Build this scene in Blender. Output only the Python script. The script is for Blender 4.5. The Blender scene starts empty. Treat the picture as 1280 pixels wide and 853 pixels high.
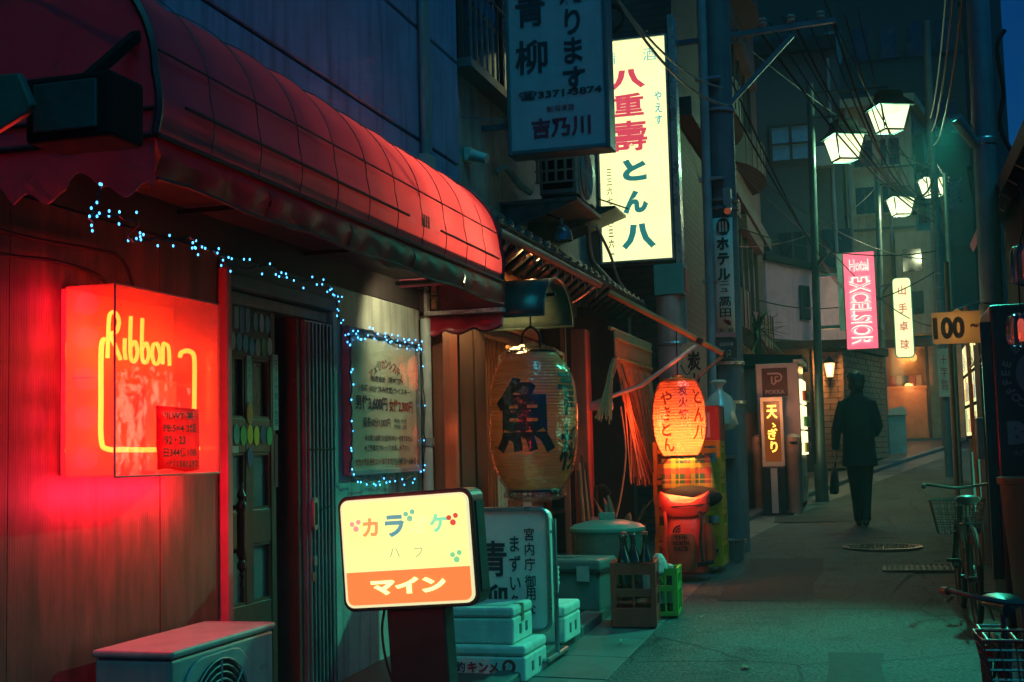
import bpy, bmesh, math, random
from mathutils import Vector, Matrix, Euler, noise
rnd = random.Random(7)
C = bpy.context.scene.collection
sc = bpy.context.scene
R = math.radians

# ---------------------------------------------------------------- camera
cd = bpy.data.cameras.new('camera'); cam = bpy.data.objects.new('camera', cd); C.objects.link(cam)
cd.sensor_width = 36.0; cd.lens = 45.0; cd.clip_start = .05; cd.clip_end = 600
_r = Vector((0.96015899, 0.27825176, -0.02589735)); _u = Vector((0.04914287, -0.07689323, 0.9958275))
_f = Vector((-0.27509942, 0.9574254, 0.08750381))
m3 = Matrix((_r, _u, -_f)).transposed()
cam.matrix_world = Matrix.Translation((0, 0, 1.3)) @ m3.to_4x4()
sc.camera = cam

# ---------------------------------------------------------------- world, moon-like soft sky light, exposure
SUN_EL, SUN_AZ = 58, 140          # azimuth: direction the light comes from, degrees clockwise from +Y
w = bpy.data.worlds.new('World'); sc.world = w; w.use_nodes = True
nt = w.node_tree; bg = nt.nodes['Background']
sky = nt.nodes.new('ShaderNodeTexSky'); sky.sky_type = 'NISHITA'; sky.sun_disc = False
sky.sun_elevation = R(2.0); sky.sun_rotation = R(SUN_AZ + 180); sky.ozone_density = 6.0; sky.dust_density = .3
tint = nt.nodes.new('ShaderNodeMix'); tint.data_type = 'RGBA'; tint.blend_type = 'MULTIPLY'
tint.inputs[0].default_value = 1.0; tint.inputs[7].default_value = (.22, .85, 1.0, 1)
nt.links.new(sky.outputs[0], tint.inputs[6]); nt.links.new(tint.outputs[2], bg.inputs[0])
bg.inputs[1].default_value = .12
sd = bpy.data.lights.new('moonlight', 'SUN'); sd.energy = 1.15; sd.angle = R(30); sd.color = (.03, .50, .62)
sun = bpy.data.objects.new('moonlight', sd); C.objects.link(sun)
sdir = Vector((math.sin(R(SUN_AZ)) * math.cos(R(SUN_EL)), math.cos(R(SUN_AZ)) * math.cos(R(SUN_EL)), math.sin(R(SUN_EL))))
sun.rotation_euler = sdir.to_track_quat('Z', 'Y').to_euler()
sc.view_settings.view_transform = 'Standard'; sc.view_settings.look = 'None'
sc.view_settings.exposure = 0.0; sc.view_settings.gamma = 1.0
sc.cycles.use_denoising = True
sc.cycles.use_adaptive_sampling = True; sc.cycles.adaptive_threshold = .05; sc.cycles.adaptive_min_samples = 16
sc.cycles.max_bounces = 5; sc.cycles.diffuse_bounces = 2; sc.cycles.glossy_bounces = 2; sc.cycles.volume_bounces = 0
sc.cycles.transparent_max_bounces = 10; sc.cycles.transmission_bounces = 3
sc.cycles.sample_clamp_indirect = 3.0; sc.cycles.caustics_reflective = False; sc.cycles.caustics_refractive = False

# ---------------------------------------------------------------- materials
MATS = {}
def mat(name, col, rough=.6, metal=0, var=.25, sc_=5, bump=.15, bsc=45, stretch=(1, 1, 1), spec=.4, coat=0, streak=0, groove=0):
    if name in MATS: return MATS[name]
    m = bpy.data.materials.new(name); m.use_nodes = True; N = m.node_tree.nodes; L = m.node_tree.links
    p = N['Principled BSDF']
    tc = N.new('ShaderNodeTexCoord'); mp = N.new('ShaderNodeMapping'); mp.inputs['Scale'].default_value = stretch
    L.new(tc.outputs['Object'], mp.inputs[0])
    n1 = N.new('ShaderNodeTexNoise'); n1.inputs['Scale'].default_value = sc_; n1.inputs['Detail'].default_value = 7
    n1.inputs['Roughness'].default_value = .62
    L.new(mp.outputs[0], n1.inputs['Vector'])
    mr = N.new('ShaderNodeMapRange'); mr.inputs[1].default_value = .28; mr.inputs[2].default_value = .72
    L.new(n1.outputs['Fac'], mr.inputs[0])
    mx = N.new('ShaderNodeMix'); mx.data_type = 'RGBA'
    mx.inputs[6].default_value = [c * (1 - var) for c in col] + [1]
    mx.inputs[7].default_value = [min(1, c * (1 + var)) for c in col] + [1]
    L.new(mr.outputs[0], mx.inputs[0])
    out = mx.outputs[2]
    if streak:                     # run-down grime with a shape of its own
        mp2 = N.new('ShaderNodeMapping'); mp2.inputs['Scale'].default_value = (9, 9, .7)
        L.new(tc.outputs['Object'], mp2.inputs[0])
        n3 = N.new('ShaderNodeTexNoise'); n3.inputs['Scale'].default_value = 1.6; n3.inputs['Detail'].default_value = 8
        L.new(mp2.outputs[0], n3.inputs['Vector'])
        m3_ = N.new('ShaderNodeMapRange'); m3_.inputs[1].default_value = .5; m3_.inputs[2].default_value = .75
        m3_.inputs[3].default_value = 1; m3_.inputs[4].default_value = 1 - streak
        L.new(n3.outputs['Fac'], m3_.inputs[0])
        mm = N.new('ShaderNodeMix'); mm.data_type = 'RGBA'; mm.blend_type = 'MULTIPLY'; mm.inputs[0].default_value = 1
        L.new(out, mm.inputs[6]); L.new(m3_.outputs[0], mm.inputs[7]); out = mm.outputs[2]
    L.new(out, p.inputs['Base Color'])
    rr = N.new('ShaderNodeMapRange'); rr.inputs[3].default_value = max(.02, rough - .12); rr.inputs[4].default_value = min(1, rough + .12)
    L.new(n1.outputs['Fac'], rr.inputs[0]); L.new(rr.outputs[0], p.inputs['Roughness'])
    p.inputs['Metallic'].default_value = metal; p.inputs['Specular IOR Level'].default_value = spec
    p.inputs['Coat Weight'].default_value = coat; p.inputs['Coat Roughness'].default_value = .15
    if groove:                     # fine vertical reeding
        wv = N.new('ShaderNodeTexWave'); wv.wave_type = 'BANDS'; wv.bands_direction = 'Y'; wv.inputs['Scale'].default_value = groove; wv.inputs['Distortion'].default_value = .6; wv.inputs['Detail'].default_value = 1
        L.new(tc.outputs['Object'], wv.inputs['Vector'])
        b = N.new('ShaderNodeBump'); b.inputs['Strength'].default_value = .16; b.inputs['Distance'].default_value = .003
        L.new(wv.outputs['Fac'], b.inputs['Height']); L.new(b.outputs[0], p.inputs['Normal'])
    elif bump:
        n2 = N.new('ShaderNodeTexNoise'); n2.inputs['Scale'].default_value = bsc; n2.inputs['Detail'].default_value = 5
        L.new(mp.outputs[0], n2.inputs['Vector'])
        b = N.new('ShaderNodeBump'); b.inputs['Strength'].default_value = bump; b.inputs['Distance'].default_value = .01
        L.new(n2.outputs['Fac'], b.inputs['Height']); L.new(b.outputs[0], p.inputs['Normal'])
    MATS[name] = m; return m
def emat(name, col, s=1.0, gloss=0.0):
    if name in MATS: return MATS[name]
    m = bpy.data.materials.new(name); m.use_nodes = True; N = m.node_tree.nodes; L = m.node_tree.links
    p = N['Principled BSDF']; p.inputs['Base Color'].default_value = (.2, .2, .2, 1); p.inputs['Roughness'].default_value = .25
    p.inputs['Specular IOR Level'].default_value = .3
    p.inputs['Emission Color'].default_value = (*col, 1); p.inputs['Emission Strength'].default_value = s
    if gloss:                      # yellowed, dusty acrylic
        tc = N.new('ShaderNodeTexCoord'); n = N.new('ShaderNodeTexNoise'); n.inputs['Scale'].default_value = 4; n.inputs['Detail'].default_value = 8; L.new(tc.outputs['Object'], n.inputs['Vector'])
        x = N.new('ShaderNodeMix'); x.data_type = 'RGBA'; L.new(n.outputs['Fac'], x.inputs[0])
        x.inputs[6].default_value = (*col, 1); x.inputs[7].default_value = (col[0] * .95, col[1] * .86, col[2] * (1 - gloss), 1); L.new(x.outputs[2], p.inputs['Emission Color'])
    MATS[name] = m; return m
def glassy(name, tint=(1, 1, 1), refl=.12, rough=.05, haze=0.0, hcol=(.8, .8, .8), bump=0, bsc=20):
    """thin clear sheet: tinted transparency + mirror-like film (+ a little milky scatter)"""
    if name in MATS: return MATS[name]
    m = bpy.data.materials.new(name); m.use_nodes = True; N = m.node_tree.nodes; L = m.node_tree.links
    N.remove(N['Principled BSDF']); o = N['Material Output']
    t = N.new('ShaderNodeBsdfTransparent'); t.inputs[0].default_value = (*tint, 1)
    g = N.new('ShaderNodeBsdfGlossy'); g.inputs['Roughness'].default_value = rough
    lw = N.new('ShaderNodeLayerWeight'); lw.inputs[0].default_value = .35
    mr = N.new('ShaderNodeMapRange'); mr.inputs[3].default_value = refl * .5; mr.inputs[4].default_value = min(1, refl * 4)
    L.new(lw.outputs['Fresnel'], mr.inputs[0])
    a = N.new('ShaderNodeMixShader'); L.new(mr.outputs[0], a.inputs[0]); L.new(t.outputs[0], a.inputs[1]); L.new(g.outputs[0], a.inputs[2])
    last = a
    if haze:
        d = N.new('ShaderNodeBsdfDiffuse'); d.inputs[0].default_value = (*hcol, 1)
        tr = N.new('ShaderNodeBsdfTranslucent'); tr.inputs[0].default_value = (*hcol, 1)
        md = N.new('ShaderNodeMixShader'); L.new(d.outputs[0], md.inputs[1]); L.new(tr.outputs[0], md.inputs[2])
        b = N.new('ShaderNodeMixShader'); b.inputs[0].default_value = haze
        L.new(a.outputs[0], b.inputs[1]); L.new(md.outputs[0], b.inputs[2]); last = b
    if bump:
        tc = N.new('ShaderNodeTexCoord'); n2 = N.new('ShaderNodeTexNoise'); n2.inputs['Scale'].default_value = bsc; n2.inputs['Detail'].default_value = 3
        L.new(tc.outputs['Object'], n2.inputs['Vector'])
        bp = N.new('ShaderNodeBump'); bp.inputs['Strength'].default_value = bump; bp.inputs['Distance'].default_value = .03
        L.new(n2.outputs['Fac'], bp.inputs['Height']); L.new(bp.outputs[0], g.inputs['Normal'])
    L.new(last.outputs[0], o.inputs['Surface']); MATS[name] = m; return m
def translucent(name, col, tcol, f=.5, rough=.5, gl=.08, bump=.1, bsc=30, var=.15):
    if name in MATS: return MATS[name]
    m = bpy.data.materials.new(name); m.use_nodes = True; N = m.node_tree.nodes; L = m.node_tree.links
    N.remove(N['Principled BSDF']); o = N['Material Output']
    tc = N.new('ShaderNodeTexCoord'); n = N.new('ShaderNodeTexNoise'); n.inputs['Scale'].default_value = 5; n.inputs['Detail'].default_value = 7
    L.new(tc.outputs['Object'], n.inputs['Vector'])
    def cm(c):
        x = N.new('ShaderNodeMix'); x.data_type = 'RGBA'; L.new(n.outputs['Fac'], x.inputs[0])
        x.inputs[6].default_value = [k * (1 - var) for k in c] + [1]; x.inputs[7].default_value = [min(1, k * (1 + var)) for k in c] + [1]; return x
    d = N.new('ShaderNodeBsdfDiffuse'); t = N.new('ShaderNodeBsdfTranslucent'); g = N.new('ShaderNodeBsdfGlossy'); g.inputs['Roughness'].default_value = rough
    L.new(cm(col).outputs[2], d.inputs[0]); L.new(cm(tcol).outputs[2], t.inputs[0])
    n2 = N.new('ShaderNodeTexNoise'); n2.inputs['Scale'].default_value = bsc; L.new(tc.outputs['Object'], n2.inputs['Vector'])
    bp = N.new('ShaderNodeBump'); bp.inputs['Strength'].default_value = bump; bp.inputs['Distance'].default_value = .01
    L.new(n2.outputs['Fac'], bp.inputs['Height'])
    for x in (d, g): L.new(bp.outputs[0], x.inputs['Normal'])
    a = N.new('ShaderNodeMixShader'); a.inputs[0].default_value = f; L.new(d.outputs[0], a.inputs[1]); L.new(t.outputs[0], a.inputs[2])
    b = N.new('ShaderNodeMixShader'); b.inputs[0].default_value = gl; L.new(a.outputs[0], b.inputs[1]); L.new(g.outputs[0], b.inputs[2])
    L.new(b.outputs[0], o.inputs['Surface']); MATS[name] = m; return m

# ---------------------------------------------------------------- mesh helpers
OFF = {}
def V(*a): return Vector(a)
class MB:
    def __init__(s): s.v = []; s.f = []
    def add(s, vs, fs):
        n = len(s.v); s.v += [Vector(p) for p in vs]; s.f += [tuple(i + n for i in f) for f in fs]; return s
    def bx(s, x0, x1, y0, y1, z0, z1):
        return s.add([(x0, y0, z0), (x1, y0, z0), (x1, y1, z0), (x0, y1, z0), (x0, y0, z1), (x1, y0, z1), (x1, y1, z1), (x0, y1, z1)],
                     [(0, 3, 2, 1), (4, 5, 6, 7), (0, 1, 5, 4), (1, 2, 6, 5), (2, 3, 7, 6), (3, 0, 4, 7)])
    def box(s, c, d, rot=(0, 0, 0)):
        M = Euler(rot).to_matrix(); c = Vector(c); x, y, z = [k / 2 for k in d]
        vs = [c + M @ Vector(p) for p in ((-x, -y, -z), (x, -y, -z), (x, y, -z), (-x, y, -z), (-x, -y, z), (x, -y, z), (x, y, z), (-x, y, z))]
        return s.add(vs, [(0, 3, 2, 1), (4, 5, 6, 7), (0, 1, 5, 4), (1, 2, 6, 5), (2, 3, 7, 6), (3, 0, 4, 7)])
    def bar(s, a, b, w, h=None, up=(0, 0, 1)):
        a, b = Vector(a), Vector(b); h = h or w; d = (b - a).normalized(); u = Vector(up)
        if abs(d.dot(u)) > .98: u = Vector((0, 1, 0))
        x = d.cross(u).normalized(); y = x.cross(d)
        vs = [p + x * (i * w / 2) + y * (j * h / 2) for p in (a, b) for i, j in ((-1, -1), (1, -1), (1, 1), (-1, 1))]
        return s.add(vs, [(0, 1, 2, 3), (7, 6, 5, 4), (0, 4, 5, 1), (1, 5, 6, 2), (2, 6, 7, 3), (3, 7, 4, 0)])
    def tube(s, pts, r, n=8, closed=False):
        P = [Vector(p) for p in pts]; k = len(P); rs = r if isinstance(r, (list, tuple)) else [r] * k
        ring0 = len(s.v); nrm = None
        for i, p in enumerate(P):
            if closed: d = P[(i + 1) % k] - P[i - 1]
            else: d = P[min(i + 1, k - 1)] - P[max(i - 1, 0)]
            d.normalize()
            if nrm is None:
                a = Vector((0, 0, 1)) if abs(d.z) < .9 else Vector((1, 0, 0)); nrm = d.cross(a).normalized()
            else:
                nrm = (nrm - d * nrm.dot(d)); nrm = nrm.normalized() if nrm.length > 1e-6 else d.orthogonal().normalized()
            b = d.cross(nrm)
            s.v += [p + (nrm * math.cos(t) + b * math.sin(t)) * rs[i] for t in [2 * math.pi * j / n for j in range(n)]]
        for i in range(k if closed else k - 1):
            a0 = ring0 + i * n; b0 = ring0 + ((i + 1) % k) * n
            s.f += [(a0 + j, a0 + (j + 1) % n, b0 + (j + 1) % n, b0 + j) for j in range(n)]
        if not closed:
            s.f.append(tuple(ring0 + j for j in reversed(range(n)))); s.f.append(tuple(ring0 + (k - 1) * n + j for j in range(n)))
        return s
    def lathe(s, prof, c, n=24, sx=1, sy=1, fn=None, cap=True):
        """prof: list of (radius, z); around vertical axis through c"""
        c = Vector(c); k0 = len(s.v)
        for (r, z) in prof:
            for j in range(n):
                t = 2 * math.pi * j / n; rr = r * (fn(t, z) if fn else 1)
                s.v.append(c + Vector((rr * math.cos(t) * sx, rr * math.sin(t) * sy, z)))
        for i in range(len(prof) - 1):
            a, b = k0 + i * n, k0 + (i + 1) * n
            s.f += [(a + j, a + (j + 1) % n, b + (j + 1) % n, b + j) for j in range(n)]
        if cap:
            if prof[0][0] > 1e-4: s.f.append(tuple(k0 + j for j in reversed(range(n))))
            if prof[-1][0] > 1e-4: s.f.append(tuple(k0 + (len(prof) - 1) * n + j for j in range(n)))
        return s
    def prism(s, poly, d):
        P = [Vector(p) for p in poly]; d = Vector(d); n = len(P)
        return s.add(P + [p + d for p in P], [tuple(reversed(range(n))), tuple(range(n, 2 * n))] + [(i, (i + 1) % n, n + (i + 1) % n, n + i) for i in range(n)])
    def sheet(s, rows):
        """grid of points rows[i][j]"""
        k = len(s.v); m = len(rows[0])
        for r in rows: s.v += [Vector(p) for p in r]
        for i in range(len(rows) - 1):
            for j in range(m - 1):
                a = k + i * m + j; s.f.append((a, a + 1, a + m + 1, a + m))
        return s
    def ball(s, c, r, n=8, m=6, sc3=(1, 1, 1)):
        c = Vector(c); prof = [(math.sin(math.pi * i / m) * r, -math.cos(math.pi * i / m) * r) for i in range(m + 1)]
        k0 = len(s.v)
        for (q, z) in prof:
            for j in range(n):
                t = 2 * math.pi * j / n
                s.v.append(c + Vector((q * math.cos(t) * sc3[0], q * math.sin(t) * sc3[1], z * sc3[2])))
        for i in range(m):
            a, b = k0 + i * n, k0 + (i + 1) * n
            s.f += [(a + j, a + (j + 1) % n, b + (j + 1) % n, b + j) for j in range(n)]
        return s
    def mesh(s, name, off=Vector((0, 0, 0)), clean=False):
        me = bpy.data.meshes.new(name)
        me.from_pydata([v - off for v in s.v], [], s.f); me.update()
        bm = bmesh.new(); bm.from_mesh(me)
        bmesh.ops.remove_doubles(bm, verts=bm.verts, dist=1e-5) if clean else None
        bmesh.ops.recalc_face_normals(bm, faces=bm.faces); bm.to_mesh(me); bm.free()
        return me
    def build(s, name, m, parent=None, smooth=False, bevel=0, solid=0, clean=False):
        off = OFF.get(parent.name, Vector((0, 0, 0))) if parent else Vector((0, 0, 0))
        me = s.mesh(name, off, clean or smooth)
        o = bpy.data.objects.new(name, me); C.objects.link(o)
        if m: me.materials.append(m)
        if parent: o.parent = parent
        OFF[o.name] = off
        finish(o, smooth, bevel, solid)
        return o
def finish(o, smooth=False, bevel=0, solid=0):
    me = o.data
    if smooth:
        me.polygons.foreach_set('use_smooth', [True] * len(me.polygons)); me.update()
        try: me.set_sharp_from_angle(angle=R(40))
        except Exception: pass
    if solid:
        d = o.modifiers.new('Solid', 'SOLIDIFY'); d.thickness = solid; d.offset = 0
    if bevel:
        b = o.modifiers.new('Bevel', 'BEVEL'); b.width = bevel; b.segments = 2; b.limit_method = 'ANGLE'
def tag(o, label, cat, group=None):
    o['label'] = label; o['category'] = cat
    if group: o['group'] = group
    return o
def thing(name, label, cat, loc=(0, 0, 0), rot=None, group=None):
    o = bpy.data.objects.new(name, None); C.objects.link(o); o.location = loc; o.empty_display_size = .1
    tag(o, label, cat, group)
    if rot: o.rotation_euler = rot; OFF[o.name] = Vector((0, 0, 0))
    else: OFF[o.name] = Vector(loc)
    return o
def solo(mb, name, m, label, cat, group=None, smooth=False, bevel=0, solid=0):
    xs = [v.x for v in mb.v]; ys = [v.y for v in mb.v]; zs = [v.z for v in mb.v]
    off = Vector(((min(xs) + max(xs)) / 2, (min(ys) + max(ys)) / 2, min(zs)))
    me = mb.mesh(name, off, smooth); o = bpy.data.objects.new(name, me); C.objects.link(o); o.location = off
    me.materials.append(m); OFF[o.name] = off; tag(o, label, cat, group); finish(o, smooth, bevel, solid); return o
def piece(name, me, parent, loc, m=None, rot=None, scale=None):
    """one more object sharing mesh data"""
    o = bpy.data.objects.new(name, me); C.objects.link(o); o.parent = parent
    o.location = Vector(loc) - OFF.get(parent.name, Vector((0, 0, 0)))
    if rot: o.rotation_euler = rot
    if scale: o.scale = scale
    if m and not me.materials: me.materials.append(m)
    return o
def struct(o): o['kind'] = 'structure'; return o
def copy_tree(o, parent=None):
    c = o.copy(); C.objects.link(c); c.parent = parent; OFF[c.name] = Vector((0, 0, 0))
    for ch in list(o.children): copy_tree(ch, c)
    return c
def spline(P, k=6, closed=False):
    P = [Vector(p) for p in P]; n = len(P); out = []
    for i in range(n if closed else n - 1):
        p0 = P[i - 1] if (i > 0 or closed) else P[0]; p1 = P[i]; p2 = P[(i + 1) % n]
        p3 = P[(i + 2) % n] if (closed or i + 2 < n) else P[-1]
        for j in range(k):
            t = j / k
            out.append(.5 * ((2 * p1) + (p2 - p0) * t + (2 * p0 - 5 * p1 + 4 * p2 - p3) * t * t + (3 * p1 - p0 - 3 * p2 + p3) * t ** 3))
    if not closed: out.append(P[-1])
    return out
def rrect(w, h, r, n=5):
    out = []
    for cx, cy, a in ((w / 2 - r, h / 2 - r, 0), (-w / 2 + r, h / 2 - r, 90), (-w / 2 + r, -h / 2 + r, 180), (w / 2 - r, -h / 2 + r, 270)):
        out += [(cx + r * math.cos(R(a + 90 * i / n)), cy + r * math.sin(R(a + 90 * i / n))) for i in range(n + 1)]
    return out
# ---- lettering: built-in font outlines turned into thin meshes
GL = {}
def glyphs(s, bold=0.0, res=3):
    k = (s, bold, res)
    if k not in GL:
        c = bpy.data.curves.new('t', 'FONT'); c.body = s; c.size = 1; c.resolution_u = res; c.offset = bold
        o = bpy.data.objects.new('t', c); me = bpy.data.meshes.new_from_object(o)
        vs = [(v.co.x, v.co.y) for v in me.vertices]; fs = [tuple(p.vertices) for p in me.polygons]
        bpy.data.objects.remove(o); bpy.data.curves.remove(c); bpy.data.meshes.remove(me)
        x0 = min(v[0] for v in vs); x1 = max(v[0] for v in vs); y0 = min(v[1] for v in vs); y1 = max(v[1] for v in vs)
        GL[k] = ([(a - (x0 + x1) / 2, b - (y0 + y1) / 2) for a, b in vs], fs, x1 - x0, y1 - y0)
    return GL[k]
def text2d(s, c, size=None, width=None, height=None, bold=0.0, vertical=False, pitch=1.1, shear=0, rot=0, res=3):
    """2-D outline list: [(vs, fs)] centred on c; size = em height; width / height stretch to fit"""
    parts = []
    if vertical:
        n = len(s)
        for i, ch in enumerate(s):
            if ch == ' ': continue
            vs, fs, a, b = glyphs(ch, bold, res)
            dy = ((n - 1) / 2 - i) * pitch
            parts.append(([(x, y + dy) for x, y in vs], fs))
    else:
        vs, fs, a, b = glyphs(s, bold, res); parts.append((vs, fs))
    ax = [p[0] for q in parts for p in q[0]]; ay = [p[1] for q in parts for p in q[0]]
    W, H = max(ax) - min(ax), max(ay) - min(ay); mx, my = (max(ax) + min(ax)) / 2, (max(ay) + min(ay)) / 2
    kx = ky = size or 1
    if height: ky = height / H; kx = ky if not width else width / W
    if width and not height: kx = width / W; ky = size or kx
    cr, sr = math.cos(rot), math.sin(rot); out = []
    for vs, fs in parts:
        q = []
        for x, y in vs:
            x = (x - mx) * kx; y = (y - my) * ky; x += y * shear
            q.append((c[0] + x * cr - y * sr, c[1] + x * sr + y * cr))
        out.append((q, fs))
    return out
def letter(parent, m, specs, org, u=(1, 0, 0), v=(0, 0, 1), lift=.003, name='lettering'):
    """specs: list of (string, (a,b), kwargs); placed on plane org + a*u + b*v, lifted along u x v"""
    org = Vector(org); u = Vector(u); v = Vector(v); n = u.cross(v); off = OFF.get(parent.name, Vector((0, 0, 0)))
    for s, c, kw in specs:
        mb = MB()
        for vs, fs in text2d(s, c, **kw):
            mb.add([org + u * a + v * b + n * lift for a, b in vs], fs)
        me = bpy.data.meshes.new(name); me.from_pydata([p - off for p in mb.v], [], mb.f); me.update(); me.materials.append(m)
        o = bpy.data.objects.new(name, me); C.objects.link(o); o.parent = parent; OFF[o.name] = off
    return o
def wrap_letter(parent, m, s, c, rad, ang, z, size, bold=.04, vertical=False, pitch=1.0, lift=.004, squash=1, width=None, height=None):
    """letters bent round a vertical barrel; rad(z) gives the radius, ang is the middle angle"""
    bm = bmesh.new()
    for vs, fs in text2d(s, (0, 0), size=size, bold=bold, vertical=vertical, pitch=pitch, res=4, width=width, height=height):
        bv = [bm.verts.new((a, b, 0)) for a, b in vs]
        for f in fs:
            try: bm.faces.new([bv[i] for i in f])
            except ValueError: pass
    bmesh.ops.triangulate(bm, faces=bm.faces)
    for _ in range(2):
        bmesh.ops.subdivide_edges(bm, edges=[e for e in bm.edges if e.calc_length() > .04], cuts=1); bmesh.ops.triangulate(bm, faces=bm.faces)
    cx, cy = c; r0 = rad(z); off = OFF.get(parent.name, Vector((0, 0, 0)))
    for vt in bm.verts:
        zz = z + vt.co.y; r = rad(zz) + lift; t = ang + vt.co.x / r0
        vt.co = Vector((cx + r * math.cos(t), cy + r * math.sin(t), zz)) - off
    me = bpy.data.meshes.new('lettering'); bm.to_mesh(me); bm.free(); me.materials.append(m)
    o = bpy.data.objects.new('lettering', me); C.objects.link(o); o.parent = parent; OFF[o.name] = off
    return o
def lamp(name, parent, loc, energy, col, radius=.05):
    l = bpy.data.lights.new(name, 'POINT'); l.energy = energy; l.color = col; l.shadow_soft_size = radius
    o = bpy.data.objects.new(name, l); C.objects.link(o); o.location = Vector(loc) - OFF.get(parent.name, Vector((0, 0, 0))); o.parent = parent
    return o
def spot(name, parent, loc, target, energy, col, deg=90, blend=.7, radius=.06):
    l = bpy.data.lights.new(name, 'SPOT'); l.energy = energy; l.color = col; l.spot_size = R(deg); l.spot_blend = blend; l.shadow_soft_size = radius
    o = bpy.data.objects.new(name, l); C.objects.link(o); o.parent = parent
    o.location = Vector(loc) - OFF.get(parent.name, Vector((0, 0, 0))); o.rotation_euler = (Vector(loc) - Vector(target)).to_track_quat('Z', 'Y').to_euler()
    return o
def area(name, parent, loc, direction, energy, col, sx, sy):
    l = bpy.data.lights.new(name, 'AREA'); l.shape = 'RECTANGLE'; l.size = sx; l.size_y = sy; l.energy = energy; l.color = col
    o = bpy.data.objects.new(name, l); C.objects.link(o); o.parent = parent
    o.location = Vector(loc) - OFF.get(parent.name, Vector((0, 0, 0))); o.rotation_euler = (-Vector(direction)).to_track_quat('Z', 'Y').to_euler()
    return o
def cable(a, b, sag, label, r=.008, n=14, m=None, group='cables strung over the alley', mid=None):
    a, b = Vector(a), Vector(b); P = []
    for i in range(n + 1):
        t = i / n; p = a.lerp(b, t); p.z -= sag * 4 * t * (1 - t); P.append(p)
    return solo(MB().tube(P, r, 5), 'cable', m or mat('black_cable', (.01, .014, .016), .5, bump=0), label, 'cable', group, smooth=True)
def gz(y):
    """height of the street, which climbs away from the camera"""
    a = .03 * (y - 2.5)
    if y > 14.0:
        t = y - 14.0; k = min(t, 2.0); a += .5 * (.035 / 2.0) * k * k + .035 * max(0, t - 2.0)
    return a
# ================================================================= the setting: ground, road, gutter, kerb
def interp(T, y):
    if y <= T[0][0]: return T[0][1]
    for (a, p), (b, q) in zip(T, T[1:]):
        if y <= b:
            t = (y - a) / (b - a); return p + (q - p) * t
    return T[-1][1]
LEFT = [(-8, -1.44), (11.5, -1.44), (14.1, -1.40), (16, -1.12), (17.9, -.70), (21, .02), (24.4, .89), (29, 2.2), (36, 4.4), (60, 12)]
RIGHT = [(-8, .10), (6.7, .06), (8.5, -.02), (9.6, -.02), (10.6, .10), (12, .45), (14, .75), (17, 1.9), (24, 4.2), (60, 18)]
lx = lambda y: interp(LEFT, y)
rx = lambda y: interp(RIGHT, y)
def asphalt():
    m = bpy.data.materials.new('asphalt'); m.use_nodes = True; N = m.node_tree.nodes; L = m.node_tree.links; p = N['Principled BSDF']
    tc = N.new('ShaderNodeTexCoord')
    def nz(sc_, det, lo, hi, a, b):
        n = N.new('ShaderNodeTexNoise'); n.inputs['Scale'].default_value = sc_; n.inputs['Detail'].default_value = det; L.new(tc.outputs['Object'], n.inputs['Vector'])
        r = N.new('ShaderNodeMapRange'); r.inputs[1].default_value = lo; r.inputs[2].default_value = hi; r.inputs[3].default_value = a; r.inputs[4].default_value = b
        L.new(n.outputs['Fac'], r.inputs[0]); return n, r
    n1, big = nz(.9, 6, .3, .7, .55, 1.25); n2, fine = nz(60, 5, .38, .62, .6, 1.42); n4, oil = nz(2.6, 5, .55, .68, 1.0, .55)
    wp = N.new('ShaderNodeTexNoise'); wp.inputs['Scale'].default_value = 3.0; L.new(tc.outputs['Object'], wp.inputs['Vector'])
    mx = N.new('ShaderNodeMix'); mx.data_type = 'RGBA'; mx.inputs[0].default_value = .12; L.new(tc.outputs['Object'], mx.inputs[6]); L.new(wp.outputs['Color'], mx.inputs[7])
    vo = N.new('ShaderNodeTexVoronoi'); vo.feature = 'DISTANCE_TO_EDGE'; vo.inputs['Scale'].default_value = .75; L.new(mx.outputs[2], vo.inputs['Vector'])
    ck = N.new('ShaderNodeMapRange'); ck.inputs[1].default_value = .0; ck.inputs[2].default_value = .010; ck.inputs[3].default_value = .35; ck.inputs[4].default_value = 1.0; L.new(vo.outputs['Distance'], ck.inputs[0])
    def mul(a, b):
        k = N.new('ShaderNodeMath'); k.operation = 'MULTIPLY'; L.new(a, k.inputs[0]); L.new(b, k.inputs[1]); return k.outputs[0]
    f = mul(mul(mul(big.outputs[0], fine.outputs[0]), ck.outputs[0]), oil.outputs[0])
    vm_ = N.new('ShaderNodeVectorMath'); vm_.operation = 'SCALE'; vm_.inputs[0].default_value = (.080, .095, .088); L.new(f, vm_.inputs['Scale']); L.new(vm_.outputs[0], p.inputs['Base Color'])
    rr = N.new('ShaderNodeMapRange'); rr.inputs[3].default_value = .55; rr.inputs[4].default_value = .9; L.new(n1.outputs['Fac'], rr.inputs[0]); L.new(rr.outputs[0], p.inputs['Roughness'])
    p.inputs['Specular IOR Level'].default_value = .22
    b_ = N.new('ShaderNodeBump'); b_.inputs['Strength'].default_value = .8; b_.inputs['Distance'].default_value = .008; L.new(mul(fine.outputs[0], ck.outputs[0]), b_.inputs['Height']); L.new(b_.outputs[0], p.inputs['Normal'])
    MATS['asphalt'] = m; return m
M_asph = asphalt()
M_conc = mat('gutter_concrete', (.105, .112, .105), .6, var=.35, sc_=4, bump=.4, bsc=90)
M_pave = mat('worn_paving', (.055, .055, .052), .6, var=.4, sc_=3, bump=.4, bsc=70)
ys = [-8, -4, 0, 2, 4] + [5 + .5 * i for i in range(40)] + [25 + 1.0 * i for i in range(16)] + [45, 60, 120, 300]
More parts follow.
